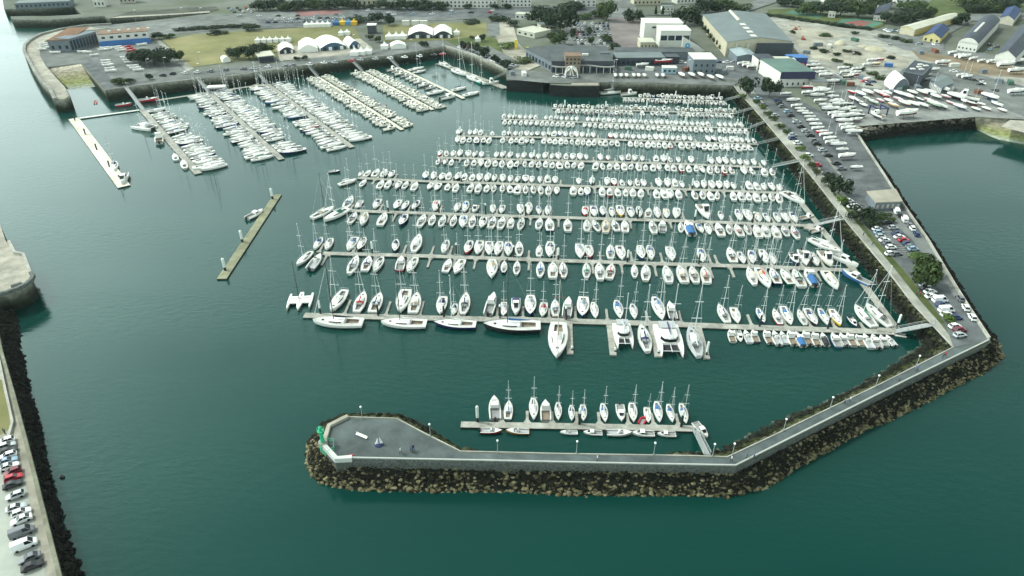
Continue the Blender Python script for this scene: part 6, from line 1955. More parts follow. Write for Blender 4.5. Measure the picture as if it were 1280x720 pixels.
for r_ in range(2):
    for i in range(11):
        fcar(336 + i * 9.2 + random.uniform(-1, 1), 25.5 + r_ * 3.6 - i * .25, R(90), 'in the car park beyond the lawn')
for i in range(9):
    fcar(286 + i * 3.6, 10.5 + (i % 3) * 2.6, 0, 'at the head of the far embankment')
for i in range(7):
    fcar(1106 + i * 4, 37.5 + random.uniform(0, 3), R(20), 'beside the cream warehouse')
for i in range(12):
    fcar(664 + i * 8.5, 61.8 + random.uniform(-.6, .6), R(80), 'behind the long arcade')
for i in range(6):
    fcar(695 + i * 5.2, 97.5 + random.uniform(-.8, .8), R(80), 'on the wharf by the arch crane')
for i in range(7):
    fcar(460 + i * 26, 14 + (i % 2) * 2.6, R(88), 'driving on the boulevard')

for i in range(26):
    x, y = random.choice(((1003, 76), (1040, 92), (1090, 106), (1140, 100), (1185, 90), (1215, 104), (1250, 112), (1120, 58), (1160, 58), (1235, 60), (1075, 50), (1225, 30)))
    fcar(x + random.uniform(-14, 14), y + random.uniform(-3, 3), random.uniform(0, 6.28), 'parked loose among the boatyard sheds')
for i in range(22):
    fcar(200 + i * 17 + random.uniform(-5, 5), 95.5 - i * 1.28 + random.uniform(-.6, .6), R(80), 'or van along the tent quay road')
for i in range(14):
    fcar(300 + i * 24, 21.5 - i * .35 + random.uniform(-.6, .6), R(85), 'on the road north of the lawn')
for i in range(16):
    fcar(774 + i * 9.5, 79.5 + random.uniform(-.8, .8) - (i % 2) * .5, R(88), 'in the yard lane behind the chandlery')
BOXC = [mat('crate_green', (.06, .12, .09), .8), B_GREY, B_WHITE, mat('crate_rust', (.16, .07, .045), .8), B_BLUE]
for i, (x, y, c) in enumerate(((1047, 104, 1), (1054, 106, 0), (1062, 108, 3), (1078, 100, 1), (1083, 102, 2), (1112, 118, 1), (1128, 112, 0), (1146, 112, 1), (1188, 114, 2), (1222, 118, 3), (1248, 104, 1), (1262, 106, 0), (1228, 92, 1), (1192, 84, 2), (1150, 68, 1), (1168, 66, 3), (1022, 58, 1), (1036, 60, 2), (1068, 52, 0), (1008, 68, 1), (1110, 84, 4), (995, 79, 2), (748, 84.5, 1), (785, 88, 0), (812, 88.5, 2), (858, 89, 3), (905, 92, 1), (912, 88, 2), (640, 94, 1), (655, 95, 2))):
    o = empty('storage_container', G(x, y, QZ + .03), random.uniform(0, 3.1))
    l_ = random.uniform(1.6, 3.0)
    MB().box(-l_, l_, -1.15, 1.15, 0, 2.3).build('body', BOXC[c], o)
    MB().box(l_, l_ + .06, -1.0, 1.0, .15, 2.15).build('door', M_CONC, o)
    tag(o, f'{("green", "grey", "white", "rusty", "blue")[c]} storage container in the working yards, {ordw(i + 1)} from west gate order' if False else f'{("green", "grey", "white", "rusty", "blue")[c]} storage container standing {("on the boatyard gravel", "on the quay apron")[0 if x > 930 else 1]}', 'container', 'containers in the yards')
# ------------------------------------------------------------------ boats ashore
STANDM = mat('boat_stand', (0.10, .10, .11), .7)
ANTIF = {'red': mat('red_antifouling', (.13, .035, .035), .8), 'blue': mat('blue_antifouling', (.05, .07, .12), .8), 'black': mat('black_antifouling', (.03, .03, .035), .7)}
def ashore_mesh(kind, v):
    L, B = 8.0, (2.8, 2.6)[v]
    m = MB()
    fb = .85
    rings = []
    for i in range(9):
        t = i / 8
        y = (t - .5) * L
        w = max(.02, prof(t, .7, B / 2))
        z = 1.9 + fb * (.92 + .35 * t * t)
        yb = y - .05 * L * max(0, t - .7) / .3
        rings.append([(-w, y, z), (-w * .9, yb, 2.0), (-w * .45, yb, 1.35), (0, yb, 1.15), (w * .45, yb, 1.35), (w * .9, yb, 2.0), (w, y, z)])
    k = 7
    m.loft(rings, closed=False, caps=False)
    m.f = [f[::-1] for f in m.f]
    for i, f in enumerate(m.f):
        if (i % 6) in (1, 2, 3, 4): m.m[i] = 1
    m.add(rings[0], [tuple(range(7))], 0)
    d = deck_mb(L, B, .7, fb, 8, well=(.1, .36))
    n = len(m.f)
    m.add([(x, y, z + 1.9) for x, y, z in d.v], d.f, 2)
    c = cabin_mb(L, B, -.1 * L, .24 * L, B * .3, B * .13, fb + 1.9, .42)
    m.add(c.v, c.f, 2)
    if kind == 'sail':
        m.box(-.08, .08, -.9, .6, .1, 1.3, 1)
        q = mast_mb(L, .08 * L, 11.5 + v, .08, 1, B, fb + 1.9)
        m.add(q.v, q.f, 3)
    for s in (-1, 1):
        for y in (-2.2, 1.6):
            m.tube((s * B * .55, y, 0), (s * B * .3, y, 1.6), .07, n=4, mi=4)
    m.box(-1.0, 1.0, -2.3, 1.8, .02, .16, 4)
    return m
AMESH = {}
for kind in ('sail', 'hull'):
    for v in range(2):
        for an, am in ANTIF.items():
            AMESH[(kind, v, an)] = ashore_mesh(kind, v).mesh('stored_boat', [W1, am, W2, ALU, STANDM])
def ashore(px, py, L, ang, where, hull='white', mast=None, anti=None, group='boats on stands', z=QZ + .05):
    mast = (random.random() < .35) if mast is None else mast
    anti = anti or random.choices(['red', 'blue', 'black'], [4, 4, 3])[0]
    me = AMESH[('sail' if mast else 'hull', random.randrange(2), anti)]
    o = link('stored_boat', me, None, G(px, py, z), R(ang + random.uniform(-4, 4)))
    s = L / 8 * .76
    o.scale = (s, s, s)
    if hull != 'white':
        setmat(o, {'red': RED, 'wood': WOODH, 'orange': MATS['amber'], 'pale green': mat('pale_green_hull', (.35, .45, .34), .5), 'black': BLACK, 'pink': mat('pink_hull', (.5, .25, .3), .5)}[hull])
    return tag(o, f'{hull} hulled boat {"with mast up " if mast else ""}on stands, {where}', 'boat on stands', group)
YA = [(982, 120.5), (990, 129.5), (995.5, 135.5), (999, 139.5), (1002, 143), (1008, 145.5), (1011, 150), (1014, 154.5), (1018, 159.5), (1022, 164), (1027, 168.5), (1032, 172), (1037, 176.5), (1039.5, 181.5), (1046, 185.5), (1051, 191), (1058, 199.5), (1069, 213)]
for i, (x, y) in enumerate(YA):
    ashore(x, y, 9.5 if i in (1, 16, 14) else random.uniform(6.8, 8.2), -82 + random.choice((0, 180)), f'{ordw(i + 1)} from the town in causeway kerb row', 'red' if i == 10 else 'white', mast=i in (11, 13))
YB = [(1008, 113.5), (1024, 114.5), (1010, 119.5), (1027, 118.5), (1020, 123.5), (1025, 129.5), (1030, 135.5), (1036, 141.5), (1044, 131.5), (1047, 134.5), (1053, 141.5), (1044, 146.5), (1051, 151), (1064, 148.5), (1053, 156), (1057, 160.5), (1060, 164.5), (1065, 169.5)]
for i, (x, y) in enumerate(YB):
    ashore(x, y, 12 if i in (7, 3, 12) else random.uniform(8.5, 10.5), -84 + random.choice((0, 180)), f'{ordw(i + 1)} from the workshop in seaward boatyard block', 'red' if i == 0 else 'white', mast=i in (7, 10, 11, 14))
for i, (x, y) in enumerate(((1014, 82.5), (1016, 86), (1021, 90.5), (1025, 95), (1032, 98), (1040, 106))):
    ashore(x, y, 10.5, -86, f'{ordw(i + 1)} from top in short row by boatyard workshop', mast=False)
for i, (x, y, h_) in enumerate(((1054, 88.5, 'white'), (1071, 89.5, 'white'), (1057, 93.5, 'white'), (1069, 94, 'white'), (1066, 97.5, 'red'), (1060, 99.5, 'black'), (1090, 78.5, 'white'), (1098, 78, 'red'), (1093, 83.5, 'orange'), (1085, 84, 'white'))):
    ashore(x, y, 9, -80, f'{ordw(i + 1)} of the cluster on the rough gravel', h_, mast=False)
YE = [(1064, 119, 'red', 8), (1075, 121.5, 'white', 10), (1084, 119.5, 'white', 10), (1083, 125.5, 'white', 6), (1098, 119.5, 'white', 9), (1108, 120, 'white', 9), (1105, 123.5, 'red', 9), (1124, 121.5, 'white', 10), (1134, 124.5, 'white', 10), (1140, 119.5, 'white', 9), (1152, 119.5, 'white', 10), (1162, 119.5, 'white', 10), (1169, 124.5, 'white', 9), (1176, 116.5, 'white', 13), (1181, 124.5, 'pink', 8), (1194, 126, 'white', 13)]
for i, (x, y, h_, L) in enumerate(YE):
    ashore(x, y, L, 196, f'{ordw(i + 1)} from causeway, upper boatyard row', h_, mast=i in (1, 9, 11, 5))
for i, (x, y, h_, L) in enumerate(((1079, 134.5, 'white', 7), (1116, 136, 'wood', 9), (1130, 133.5, 'white', 10), (1141, 134.5, 'white', 10), (1152.5, 135.5, 'white', 9), (1167, 136, 'pale green', 12), (1176, 137, 'white', 9), (1199, 138, 'white', 10), (1219, 139.5, 'white', 7), (1232, 139, 'white', 7), (1252, 141, 'white', 7))):
    ashore(x, y, L, 194, f'{ordw(i + 1)} from causeway, boatyard row above rocks', h_, mast=i in (0, 7))
ashore(1132.5, 148, 15, -75, 'long and narrow, lying lengthways above the yard rocks', mast=False)
ashore(1236, 126.5, 13, 196, 'alone with the tallest mast in the boatyard', mast=True)
for i, (x, y, L) in enumerate(((1202, 97.5, 9), (1208, 99.5, 9), (1269, 119.5, 13), (1269, 93, 13), (1256, 86, 15), (1156, 98, 10), (1160, 102, 8), (1167, 90.5, 9), (1178, 82.5, 12))):
    ashore(x, y, L, -80, f'{ordw(i + 1)} of those round the dark office', mast=i in (0, 1))
for i, (x, y, L) in enumerate(((1198, 73, 10), (1205, 75, 12), (1216, 76.5, 9), (1226, 79, 8), (1238, 80, 9), (1275, 80.5, 12), (1190, 69, 9))):
    ashore(x, y, L, -70, f'{ordw(i + 1)} of the row on the earth below the barrel hangar', mast=False)
for i, x in enumerate((769, 776, 783, 792, 798, 805.5, 821, 828.5, 852, 864.5, 876, 888, 899.5)):
    ashore(x, 97.5 if x < 880 else 100.5, 9.5 if x > 850 else 7.5, 180 + (12 if x > 845 else 0), f'{ordw(i + 1)} from the wharf on quay edge', mast=i == 0 or False)
for i, (x, y) in enumerate(((731, 88.5), (742, 90), (756, 89.5), (803, 85), (935, 85), (941, 87), (929, 83))):
    ashore(x, y, 8 if i < 3 else 10, -80, ('on show below the arcade, first', 'on show below the arcade, second', 'on show below the arcade, third', 'alone in front of the chandlery', 'first of three outside the showroom', 'second of three outside the showroom', 'third of three outside the showroom')[i], mast=False)
ashore(829, 82.5, 14, -84, 'long, in front of the black kiosk', 'red', mast=False)
YX = [(1036, 119.5), (1040, 124), (1046, 127.5), (1058, 134), (1062, 139), (1068, 143.5), (1070, 153), (1072, 148), (1066, 127), (1072, 131), (1090, 131), (1100, 129), (1110, 129.5), (1122, 128), (1186, 131), (1206, 131), (1214, 134), (1226, 133), (1244, 134), (1148, 128), (1160, 129)]
for i, (x, y) in enumerate(YX):
    ashore(x, y, random.uniform(6, 9), (-84 if i < 8 else 196) + random.choice((0, 180)), f'{ordw(i + 1)} odd one in boatyard gaps', random.choice(('white', 'white', 'white', 'pale green', 'black', 'pink')), mast=i % 4 == 0)
# motor yacht under repair
motor(G(1206, 123.5, QZ + 1.2), R(50), 13, '', var=1, label='very large white motor yacht propped up in the boatyard', width=.8, group='boats on stands')
# boat lift
o = empty('boat_lift', G(1096, 145, QZ), R(8), .8)
for x in (-3.4, 3.4):
    MB().box(x - .3, x + .3, -4, 4, 5.2, 5.9).box(x - .3, x + .3, -3.8, -3.3, .5, 5.2).box(x - .3, x + .3, 3.3, 3.8, .5, 5.2).build('frame', NAVY, o)
    for y in (-3.55, 3.55):
        MB().tube((x - .35, y, .6), (x + .35, y, .6), .6, n=12).build('wheel', TYRE, o)
MB().box(-3.4, 3.4, -4, -3.5, 5.3, 5.8).build('crossbeam', NAVY, o)
tag(o, 'dark blue wheeled boat lift standing by the rocks with a white boat', 'boat lift')
motor(G(1096, 145, QZ + 1.6), R(20), 8, '', var=1, label='white motorboat slung in the dark blue boat lift', group='boats on stands')
# sailing school dinghies
def dinghy_mesh():
    m, _ = hull_mb(4.4, 1.6, .75, .5, 7)
    m.m = [0] * len(m.m)
    d = deck_mb(4.4, 1.6, .75, .5, 7, well=(.1, .6), ww=.7)
    m.add(d.v, d.f); m.m[-len(d.f):] = d.m
    m.v = [(x, y, z + .45) for x, y, z in m.v]
    m.tube((0, .6, .9), (0, -2.6, 1.1), .09, n=5, mi=2)
    m.box(-.5, .5, -.8, -.6, .02, .3, 3)
    return m.mesh('beached_dinghy', [W1, WHITEF, ALU, STANDM])
DM = dinghy_mesh()
DP = [(132, 61, -70), (136, 62.5, -70), (130, 63.5, -70), (146, 60.5, -60), (150, 62, -60), (153, 64, -60), (158, 60, -55), (161, 62, -55), (164, 64.5, -55), (178, 57, -60), (119, 70, -70), (133, 77, -75), (134, 80, -75), (136, 83, -75), (138, 86.5, -75), (140, 90, -75), (158, 73, -75), (160, 76, -75), (162, 79, -75), (167, 84, -75), (170, 86.5, -75), (174, 89, -75), (55, 56, -80), (56, 58.5, -80), (57, 61, -80), (54, 63, -80), (70, 67, -85), (104, 66, -85), (110, 66.5, -85)]
for i, (x, y, a) in enumerate(DP):
    o = link('beached_dinghy', DM, None, G(x, y, QZ + .05), R(a + random.uniform(-5, 5)))
    s = random.uniform(1.2, 1.5)
    o.scale = (s, s, s)
    red = i in (6, 7, 8)
    if red: setmat(o, RED)
    tag(o, f'{"red" if red else "white"} dinghy on the sailing school hardstanding, {ordw(i + 1)} counting from the clubhouse', 'dinghy', 'dinghies of the sailing school')

# ------------------------------------------------------------------ trees
def leaf_mat(name, c1, c2):
    m = mat(name, c1, .85, 0, .55, col2=c2, coord='World', obj_var=.18, spec=.2)
    b = m.node_tree.nodes['Principled BSDF']
    return m
LEAF = {'dark': leaf_mat('dark_foliage', (0.007, 0.017, 0.010), (0.030, 0.048, 0.020)), 'mid': leaf_mat('mid_foliage', (0.015, 0.033, 0.011), (0.058, 0.085, 0.024)), 'light': leaf_mat('bright_foliage', (0.045, 0.085, 0.018), (0.10, 0.15, 0.035))}
BARK = mat('bark', (.09, .07, .05), .95, .2, 1.0)
def crown_mesh(v, tall=False):
    r = np.random.default_rng(v + 11)
    vs, fs = [], []
    lobes = []
    for _ in range(11 if not tall else 8):
        a, ph = r.uniform(0, 6.28), r.uniform(-.5, 1)
        k = r.uniform(.25, .62)
        lobes.append((np.array([math.cos(a) * k, math.sin(a) * k, .55 + ph * .28]), r.uniform(.26, .42)))
    if tall:
        lobes = [(np.array([r.uniform(-.08, .08), r.uniform(-.08, .08), .15 + .11 * i]), .30 * (1 - i * .1)) for i in range(8)]
    n = 0
    for c, q in lobes:
        for _ in range(70):
            d = r.normal(size=3)
            d /= np.linalg.norm(d)
            p = c + d * q * r.uniform(.6, 1.08) * np.array([1, 1, .85])
            s = r.uniform(.05, .10)
            u = np.cross(d, r.normal(size=3)); u /= np.linalg.norm(u)
            w = np.cross(d, u)
            d2 = d * r.uniform(-.4, .4)
            for pt in (-u * s, w * s * .8 + d2 * s, u * s, -w * s * .8 - d2 * s):
                vs.append(tuple(p + pt))
            fs.append((n, n + 1, n + 2, n + 3))
            n += 4
    m = MB()
    m.add(vs, fs)
    return m.mesh('crown', [LEAF['dark']])
CROWN = [crown_mesh(v) for v in range(5)]
CROWNT = crown_mesh(9, True)
tk = MB()
tk.tube((0, 0, -.02), (.01, .01, .42), .035, .022, 7)
for a in range(5):
    tk.tube((.01, .01, .32 + a * .03), (math.cos(a * 1.3) * .28, math.sin(a * 1.3) * .28, .58 + a * .03), .015, .006, 5)
TRUNK = tk.mesh('trunk', [BARK])
TR = []
def tree(px, py, wpx, hpx, label, kind='dark', tall=False, z=QZ, group='trees', name='tree'):
    k = mpp(px, py, z)
    g = G(px, py, z)
    phi = math.atan2(CAMZ - z, g.y)
    W = wpx / k
    H = max(2.0, (hpx / k) / math.cos(phi) * 1.0 - W * .18)
    root = empty(name, g, random.uniform(0, 6.28))
    tr = link('trunk', TRUNK, root)
    tr.scale = (max(W, H * .5), max(W, H * .5), H)
    cr = link('crown', CROWNT if tall else random.choice(CROWN), root)
    cr.scale = (W * .95 * (1.5 if tall else 1), W * .95 * (1.5 if tall else 1), H)
    setmat(cr, LEAF[kind])
    tag(root, label, 'tree' if name == 'tree' else 'bush', group)
    return root
TL = [(178, 78, 24, 19, 'dark', 'dense dark pine, western of three beside the dinghy park'), (193, 81, 30, 25, 'dark', 'dense dark pine, middle and largest of three beside the dinghy park'), (208, 80, 24, 22, 'dark', 'dense dark pine, eastern of three beside the dinghy park'), (225, 76, 11, 14, 'mid', 'small tree alone beside the lawn path'),
      (297, 73, 18, 17, 'dark', 'round pine by the quay road, first of the lawn group'), (312, 74, 18, 18, 'dark', 'round pine by the quay road, second of the lawn group'), (326, 67, 14, 13, 'dark', 'round pine by the quay road, third of the lawn group'), (336, 66, 11, 10, 'mid', 'smaller pine at the end of the lawn group'),
      (199, 49, 12, 9, 'dark', 'dark bushy tree at the north corner of lawn by the clubhouse'), (212, 48, 10, 7, 'mid', 'bushy tree next to the lawn north corner'), (268, 43.5, 12, 7, 'dark', 'bushy tree midway along the north edge of the lawn'), (279, 42.5, 9, 4, 'mid', 'low bush midway along the north edge of the lawn'), (318, 38, 18, 10, 'dark', 'big bush at the car park corner of the lawn'),
      (147, 106, 10, 9, 'mid', 'round green tree above the slipway corner, first'), (155, 106, 10, 9, 'mid', 'round green tree above the slipway corner, second'), (164, 103.5, 8, 6, 'dark', 'small dark tree above the first gangway'), (187, 100, 7, 8, 'dark', 'small dark tree on the quay near the dinghies'),
      (371, 76, 6, 6, 'dark', 'little tree on the quay road below the marquees, first'), (381, 75, 6, 6, 'dark', 'little tree on the quay road below the marquees, second'), (527, 58, 7, 7, 'dark', 'little tree on the quay near the corner, first'), (532, 59, 6, 7, 'dark', 'little tree on the quay near the corner, second'),
      (448, 27, 20, 9, 'dark', 'wide dark tree by the fairground tents'), (468, 29, 15, 14, 'dark', 'dark tree behind the white gatehouse'), (486, 32, 12, 15, 'dark', 'dark tree beside a red tent'), (463, 50, 7, 7, 'mid', 'small tree along the lawn path near the gatehouse'), (473, 53, 7, 8, 'mid', 'second small tree along the lawn path'),
      (588, 29, 18, 7, 'dark', 'dark hedge tree on the boulevard verge above the lawn'), (622, 26, 20, 9, 'dark', 'dark hedge tree above the bowls court'), (640, 33, 12, 9, 'dark', 'dark tree east of the bowls court'), (580, 61, 10, 10, 'dark', 'round tree at the head of visitors quay'), (594, 65, 10, 11, 'dark', 'tree among cars on visitors quay, first'), (606, 73, 11, 15, 'dark', 'tree among cars on visitors quay, second'),
      (619, 80, 9, 12, 'dark', 'tree among cars on visitors quay, third'), (632, 85.5, 10, 12, 'dark', 'tree among cars on visitors quay, fourth'), (603, 52, 7, 9, 'dark', 'small conical tree beside a white stand'), (590, 49, 6, 5, 'mid', 'small bush by the bowls court'), (635, 60, 16, 9, 'light', 'bright green bush in the garden by the sandy path'), (652, 78, 20, 8, 'mid', 'green bushes beside the slanting shops'),
      (673, 30, 30, 24, 'dark', 'huge dark tree beside the white terrace'), (700, 40, 30, 32, 'dark', 'huge dark tree at the car park corner'), (694, 57, 20, 18, 'mid', 'green tree in front of the huge dark trees'), (712, 11, 26, 12, 'dark', 'dark tree behind the car park houses'), (758, 26, 20, 27, 'mid', 'tall tree at the corner of the avenue'), (745, 22, 16, 10, 'mid', 'hedge tree at the back of the car park'), (728, 23, 18, 9, 'mid', 'hedge tree at the back of the car park, western'),
      (791, 28, 17, 18, 'dark', 'round dark tree on the plaza avenue'), (770, 62.5, 11, 9, 'dark', 'round dark tree by the plaza'), (757, 54, 12, 12, 'mid', 'bushy tree at the east end of the car park'), (737, 44, 6, 10, 'mid', 'narrow tree between the car park blocks, rear'), (739, 56, 6, 11, 'mid', 'narrow tree between the car park blocks, front'), (716, 50, 6, 14, 'dark', 'narrow tree at the west end of the car park'),
      (856, 30, 28, 25, 'dark', 'large dark tree behind the white hall'), (882, 17, 26, 20, 'dark', 'dark tree at the back corner of the hangar, first'), (900, 15, 26, 19, 'mid', 'dark tree at the back corner of the hangar, second'), (922, 13, 22, 12, 'mid', 'tree near the motorway'), (865, 71, 10, 7, 'mid', 'bush under the sail shaped sign'), (884, 70, 9, 6, 'mid', 'bush at the tip of the sail shaped sign'),
      (933, 119, 15, 22, 'dark', 'dark tree at the top of the causeway footpath'), (961, 122, 18, 26, 'dark', 'dark tree beside the boatyard workshop'), (1035, 232, 13, 15, 'dark', 'dark tree on the causeway, first of the middle group'), (1048, 243, 18, 23, 'dark', 'dark tree on the causeway, second of the middle group'), (1052, 256, 11, 11, 'light', 'bright green bush on the causeway verge'),
      (1075, 276, 22, 20, 'dark', 'dark tree opposite the sandy roofed store'), (1088, 283, 15, 13, 'dark', 'smaller dark tree opposite the sandy roofed store'), (1106, 275, 15, 9, 'mid', 'low spreading bush at the car park entrance'), (1151, 357, 28, 32, 'mid', 'big leafy tree between the two causeway car parks, front'), (1157, 345, 22, 24, 'mid', 'big leafy tree between the two causeway car parks, rear'), (1147, 327, 16, 12, 'light', 'bright green bush above the big leafy trees'), (1184, 403, 12, 9, 'light', 'small bright bush among cars at the causeway corner'),
      (1008, 19, 20, 16, 'mid', 'green tree behind the old tennis court, first'), (1025, 19, 22, 19, 'dark', 'green tree behind the old tennis court, second'), (1050, 21, 26, 21, 'dark', 'large dark tree by the little white pavilion'), (1072, 22, 28, 22, 'mid', 'large leafy tree behind the red courts'), (1086, 16, 20, 16, 'dark', 'dark tree left of the slate house'), (1120, 30, 26, 20, 'dark', 'dark tree right of the slate house'), (1140, 29, 28, 22, 'dark', 'large dark tree before the long warehouse'), (1155, 22, 18, 16, 'mid', 'greener tree at the end of the dark wood'),
      (1201, 31, 14, 15, 'dark', 'dark tree beside the long warehouse'), (1192, 31, 11, 9, 'dark', 'low dark tree beside the long warehouse'), (1001, 9, 14, 8, 'mid', 'tree near the motorway bend')]
for x, y, w, hh, kd, lb in TL:
    tree(x, y, w, hh, lb, kd)
for i, x in enumerate((819.5, 828)):
    tree(x, 18.5, 5, 11, ('dark cypress behind the white hall, western', 'dark cypress behind the white hall, eastern')[i], 'dark', True)
for i in range(9):
    s = i / 8
    tree(870 + s * 34, 27 + s * 36, 8.5, 9, f'clipped tree along the west side of the hangar, {ordw(i + 1)} from the back', random.choice(('dark', 'mid')), group='row of trees beside the hangar')
for i, x in enumerate(range(322, 442, 9)):
    tree(x + random.uniform(-2, 2), 13.5 + random.uniform(-.8, .8) - (x - 320) * .02, random.uniform(14, 19), random.uniform(11, 15), f'dark boulevard tree beyond the red court, {ordw(i + 1)} from the west', 'dark' if random.random() < .75 else 'mid', group='trees along the boulevard')
for i, x in enumerate(range(482, 562, 9)):
    tree(x + random.uniform(-2, 2), 12 + random.uniform(-.8, .8), random.uniform(13, 18), random.uniform(10, 14), f'dark boulevard tree behind the tents, {ordw(i + 1)} from the west', 'dark', group='trees along the boulevard')
for i, x in enumerate((448, 458, 467, 585, 618, 634)):
    tree(x, 11.5, 8, 7, f'lone round tree in front of the boulevard houses, {ordw(i + 1)} from the west', 'dark', group='trees along the boulevard')
for i in range(10):
    tree(224 + i * 9, 38.5 - i * .55, 10, 4.5, f'clipped hedge tree along the road north of lawn, {ordw(i + 1)} from the west', 'dark', group='hedge trees beyond the lawn')
for i, (x, y) in enumerate(((1214, 15), (1224, 15), (1236, 15), (1247, 14), (1258, 12), (1230, 10), (1246, 7), (1263, 8), (1218, 9), (1205, 9), (980, 7), (990, 9), (1038, 9), (1060, 10), (1095, 9), (1105, 10), (1132, 12), (1145, 14))):
    tree(x, y, random.uniform(15, 20), random.uniform(11, 15), f'dark tree of the wood behind the boatyard, {ordw(i + 1)} counted', random.choice(('dark', 'dark', 'mid')), group='trees of the far wood')
for i, (x, y, w, hh) in enumerate(((945, 129, 8, 5), (952, 136, 8, 6), (960, 144, 8, 6), (966, 151, 8, 6), (975, 161, 9, 7), (983, 168, 8, 6), (1000, 188, 9, 7), (1006, 201, 9, 8), (1014, 210, 8, 6), (1020, 217, 8, 5), (928, 123, 7, 5))):
    tree(x, y, w, hh, f'clipped shrub between footpath and causeway road, {ordw(i + 1)} counted', random.choice(('mid', 'mid', 'light')), name='shrub', group='shrubs along the causeway')
for i, (x, y) in enumerate(((1016, 62), (1030, 66), (1046, 70), (1058, 66), (1070, 69), (1045, 78), (1060, 84), (1075, 88), (1090, 94), (1100, 100), (1112, 74), (990, 42), (1032, 46), (1068, 43), (1105, 47), (1120, 50), (1132, 53))):
    tree(x, y, random.uniform(6, 12), random.uniform(3, 5), f'scrubby bush on the rough gravel yard, {ordw(i + 1)} counted', random.choice(('mid', 'dark')), name='shrub', group='scrub on the gravel yard')
for i in range(12):
    s = i / 11
    tree(962 + s * 120, 20.5 + s * 17, 11, 4.5, f'hedge bush along the tennis courts, {ordw(i + 1)} from the hangar', 'dark', name='shrub', group='hedge along the tennis courts')

# ------------------------------------------------------------------ lamps, beacon, people, small things
LAMPW = mat('lamp_white', (.8, .82, .8), .4)
def lamp(px, py, label, h=3.2, group='lamps along the breakwater', arm=False):
    o = empty('street_lamp', G(px, py, QZ))
    MB().tube((0, 0, 0), (0, 0, h), .09, .06, 6).tube((0, 0, 0), (0, 0, .5), .16, .14, 6).build('pole', M_GALV, o)
    m = MB()
    if arm:
        m.tube((0, 0, h), (1.2, 0, h + .15), .08, n=5).box(.7, 1.7, -.2, .2, h + .05, h + .25)
    else:
        m.loft([[(math.cos(a) * r, math.sin(a) * r, h + z) for a in [k * math.pi / 4 for k in range(8)]] for r, z in ((.08, 0), (.2, .1), (.25, .24), (.18, .4), (.05, .48))])
    m.build('lamp_head', LAMPW, o)
    return tag(o, label, 'street lamp', group)
for i, (x, y) in enumerate(((453, 523.5), (538, 545.5), (622, 566), (720.5, 567), (817, 569), (890.5, 570.5), (915, 570), (979, 539), (1037, 511.5), (1094, 484), (1144.5, 459))):
    lamp(x, y, f'white globe lamp on the breakwater, {ordw(i + 1)} from its tip')
for i, (x, y) in enumerate(((334, 15), (358, 14), (380, 13), (400, 13), (421, 12.5), (494.5, 17), (541, 18), (598, 18), (640, 19))):
    lamp(x, y, f'tall pale lamp mast along the boulevard, {ordw(i + 1)} from the west', 9, 'tall lamps along the boulevard', True)
for i, (x, y) in enumerate(((228, 24), (252, 24), (170, 27), (187, 92), (208, 90), (250, 83), (249, 98), (442, 60), (513, 66), (767, 93), (765, 30), (858, 93), (1020, 130), (1052, 190), (1060, 84), (1098, 140))):
    lamp(x, y, f'slender lamp post on the quays, {ordw(i + 1)} of those from mole to boatyard', 8, 'lamp posts on the quays', True)
# green beacon on the breakwater tip
GRN = mat('beacon_green', (.03, .38, .20), .5)
o = empty('light_beacon', G(404, 555.5, QZ), 0, .8)
MB().tube((0, 0, 0), (0, 0, 1.0), 1.3, 1.2, 10).build('base', M_PAVE, o)
MB().tube((0, 0, 1.0), (0, 0, 4.6), .55, .42, 10).build('tower', GRN, o)
MB().tube((0, 0, 4.6), (0, 0, 4.8), .95, .95, 10).build('gallery', GRN, o)
rl = MB()
for k in range(8):
    a, b = k * math.pi / 4, (k + 1) * math.pi / 4
    rl.tube((math.cos(a) * .9, math.sin(a) * .9, 4.8), (math.cos(a) * .9, math.sin(a) * .9, 5.6), .04, n=4)
    rl.tube((math.cos(a) * .9, math.sin(a) * .9, 5.6), (math.cos(b) * .9, math.sin(b) * .9, 5.6), .04, n=4)
rl.build('railing', GRN, o)
MB().tube((0, 0, 4.8), (0, 0, 5.9), .42, .42, 8).tube((0, 0, 5.9), (0, 0, 6.4), .5, .1, 8).build('lantern', GRN, o)
tag(o, 'green light beacon on the tip of the breakwater', 'light beacon')
o = empty('steel_railing', G(404, 557, QZ))
rl = MB()
pts = [Vector((0, 1.2, 0)), Vector((2.0, 1.0, 0)), Vector((2.6, -1.4, 0)), Vector((1.2, -3.2, 0)), Vector((-.2, -1.6, 0)), Vector((0, 1.2, 0))]
for a, b in zip(pts, pts[1:]):
    for z in (.5, 1.05):
        rl.tube(a + Vector((0, 0, z)), b + Vector((0, 0, z)), .05, n=4)
    rl.tube(a, a + Vector((0, 0, 1.05)), .05, n=4)
rl.build('rails', GRN, o)
tag(o, 'green railing round the foot of the light beacon', 'railing')
# sail sculpture and bench on the wide tip
o = empty('sail_sculpture', G(474, 556, QZ), R(15), .7)
for s, hh in ((-1, 2.6), (1, 3.0)):
    MB().add([(s * .2, -.1, .5), (s * 1.2, -.1, .5), (s * .25, -.1, hh), (s * .2, .1, .5), (s * 1.2, .1, .5), (s * .25, .1, hh)], [(0, 1, 2), (5, 4, 3), (0, 3, 4, 1), (1, 4, 5, 2), (2, 5, 3, 0)]).build('sail', W1, o)
MB().tube((0, 0, 0), (0, 0, .5), 1.4, 1.1, 10).build('plinth', NAVY, o)
tag(o, 'sculpture of two white sails on a blue plinth', 'sculpture')
o = empty('bench', G(452, 546.5, QZ), R(-28), .8)
MB().box(-1.8, 1.8, -.25, .25, .42, .52).build('seat', W1, o)
for x in (-1.4, 1.4):
    MB().box(x - .08, x + .08, -.2, .2, 0, .42).build('leg', M_GALV, o)
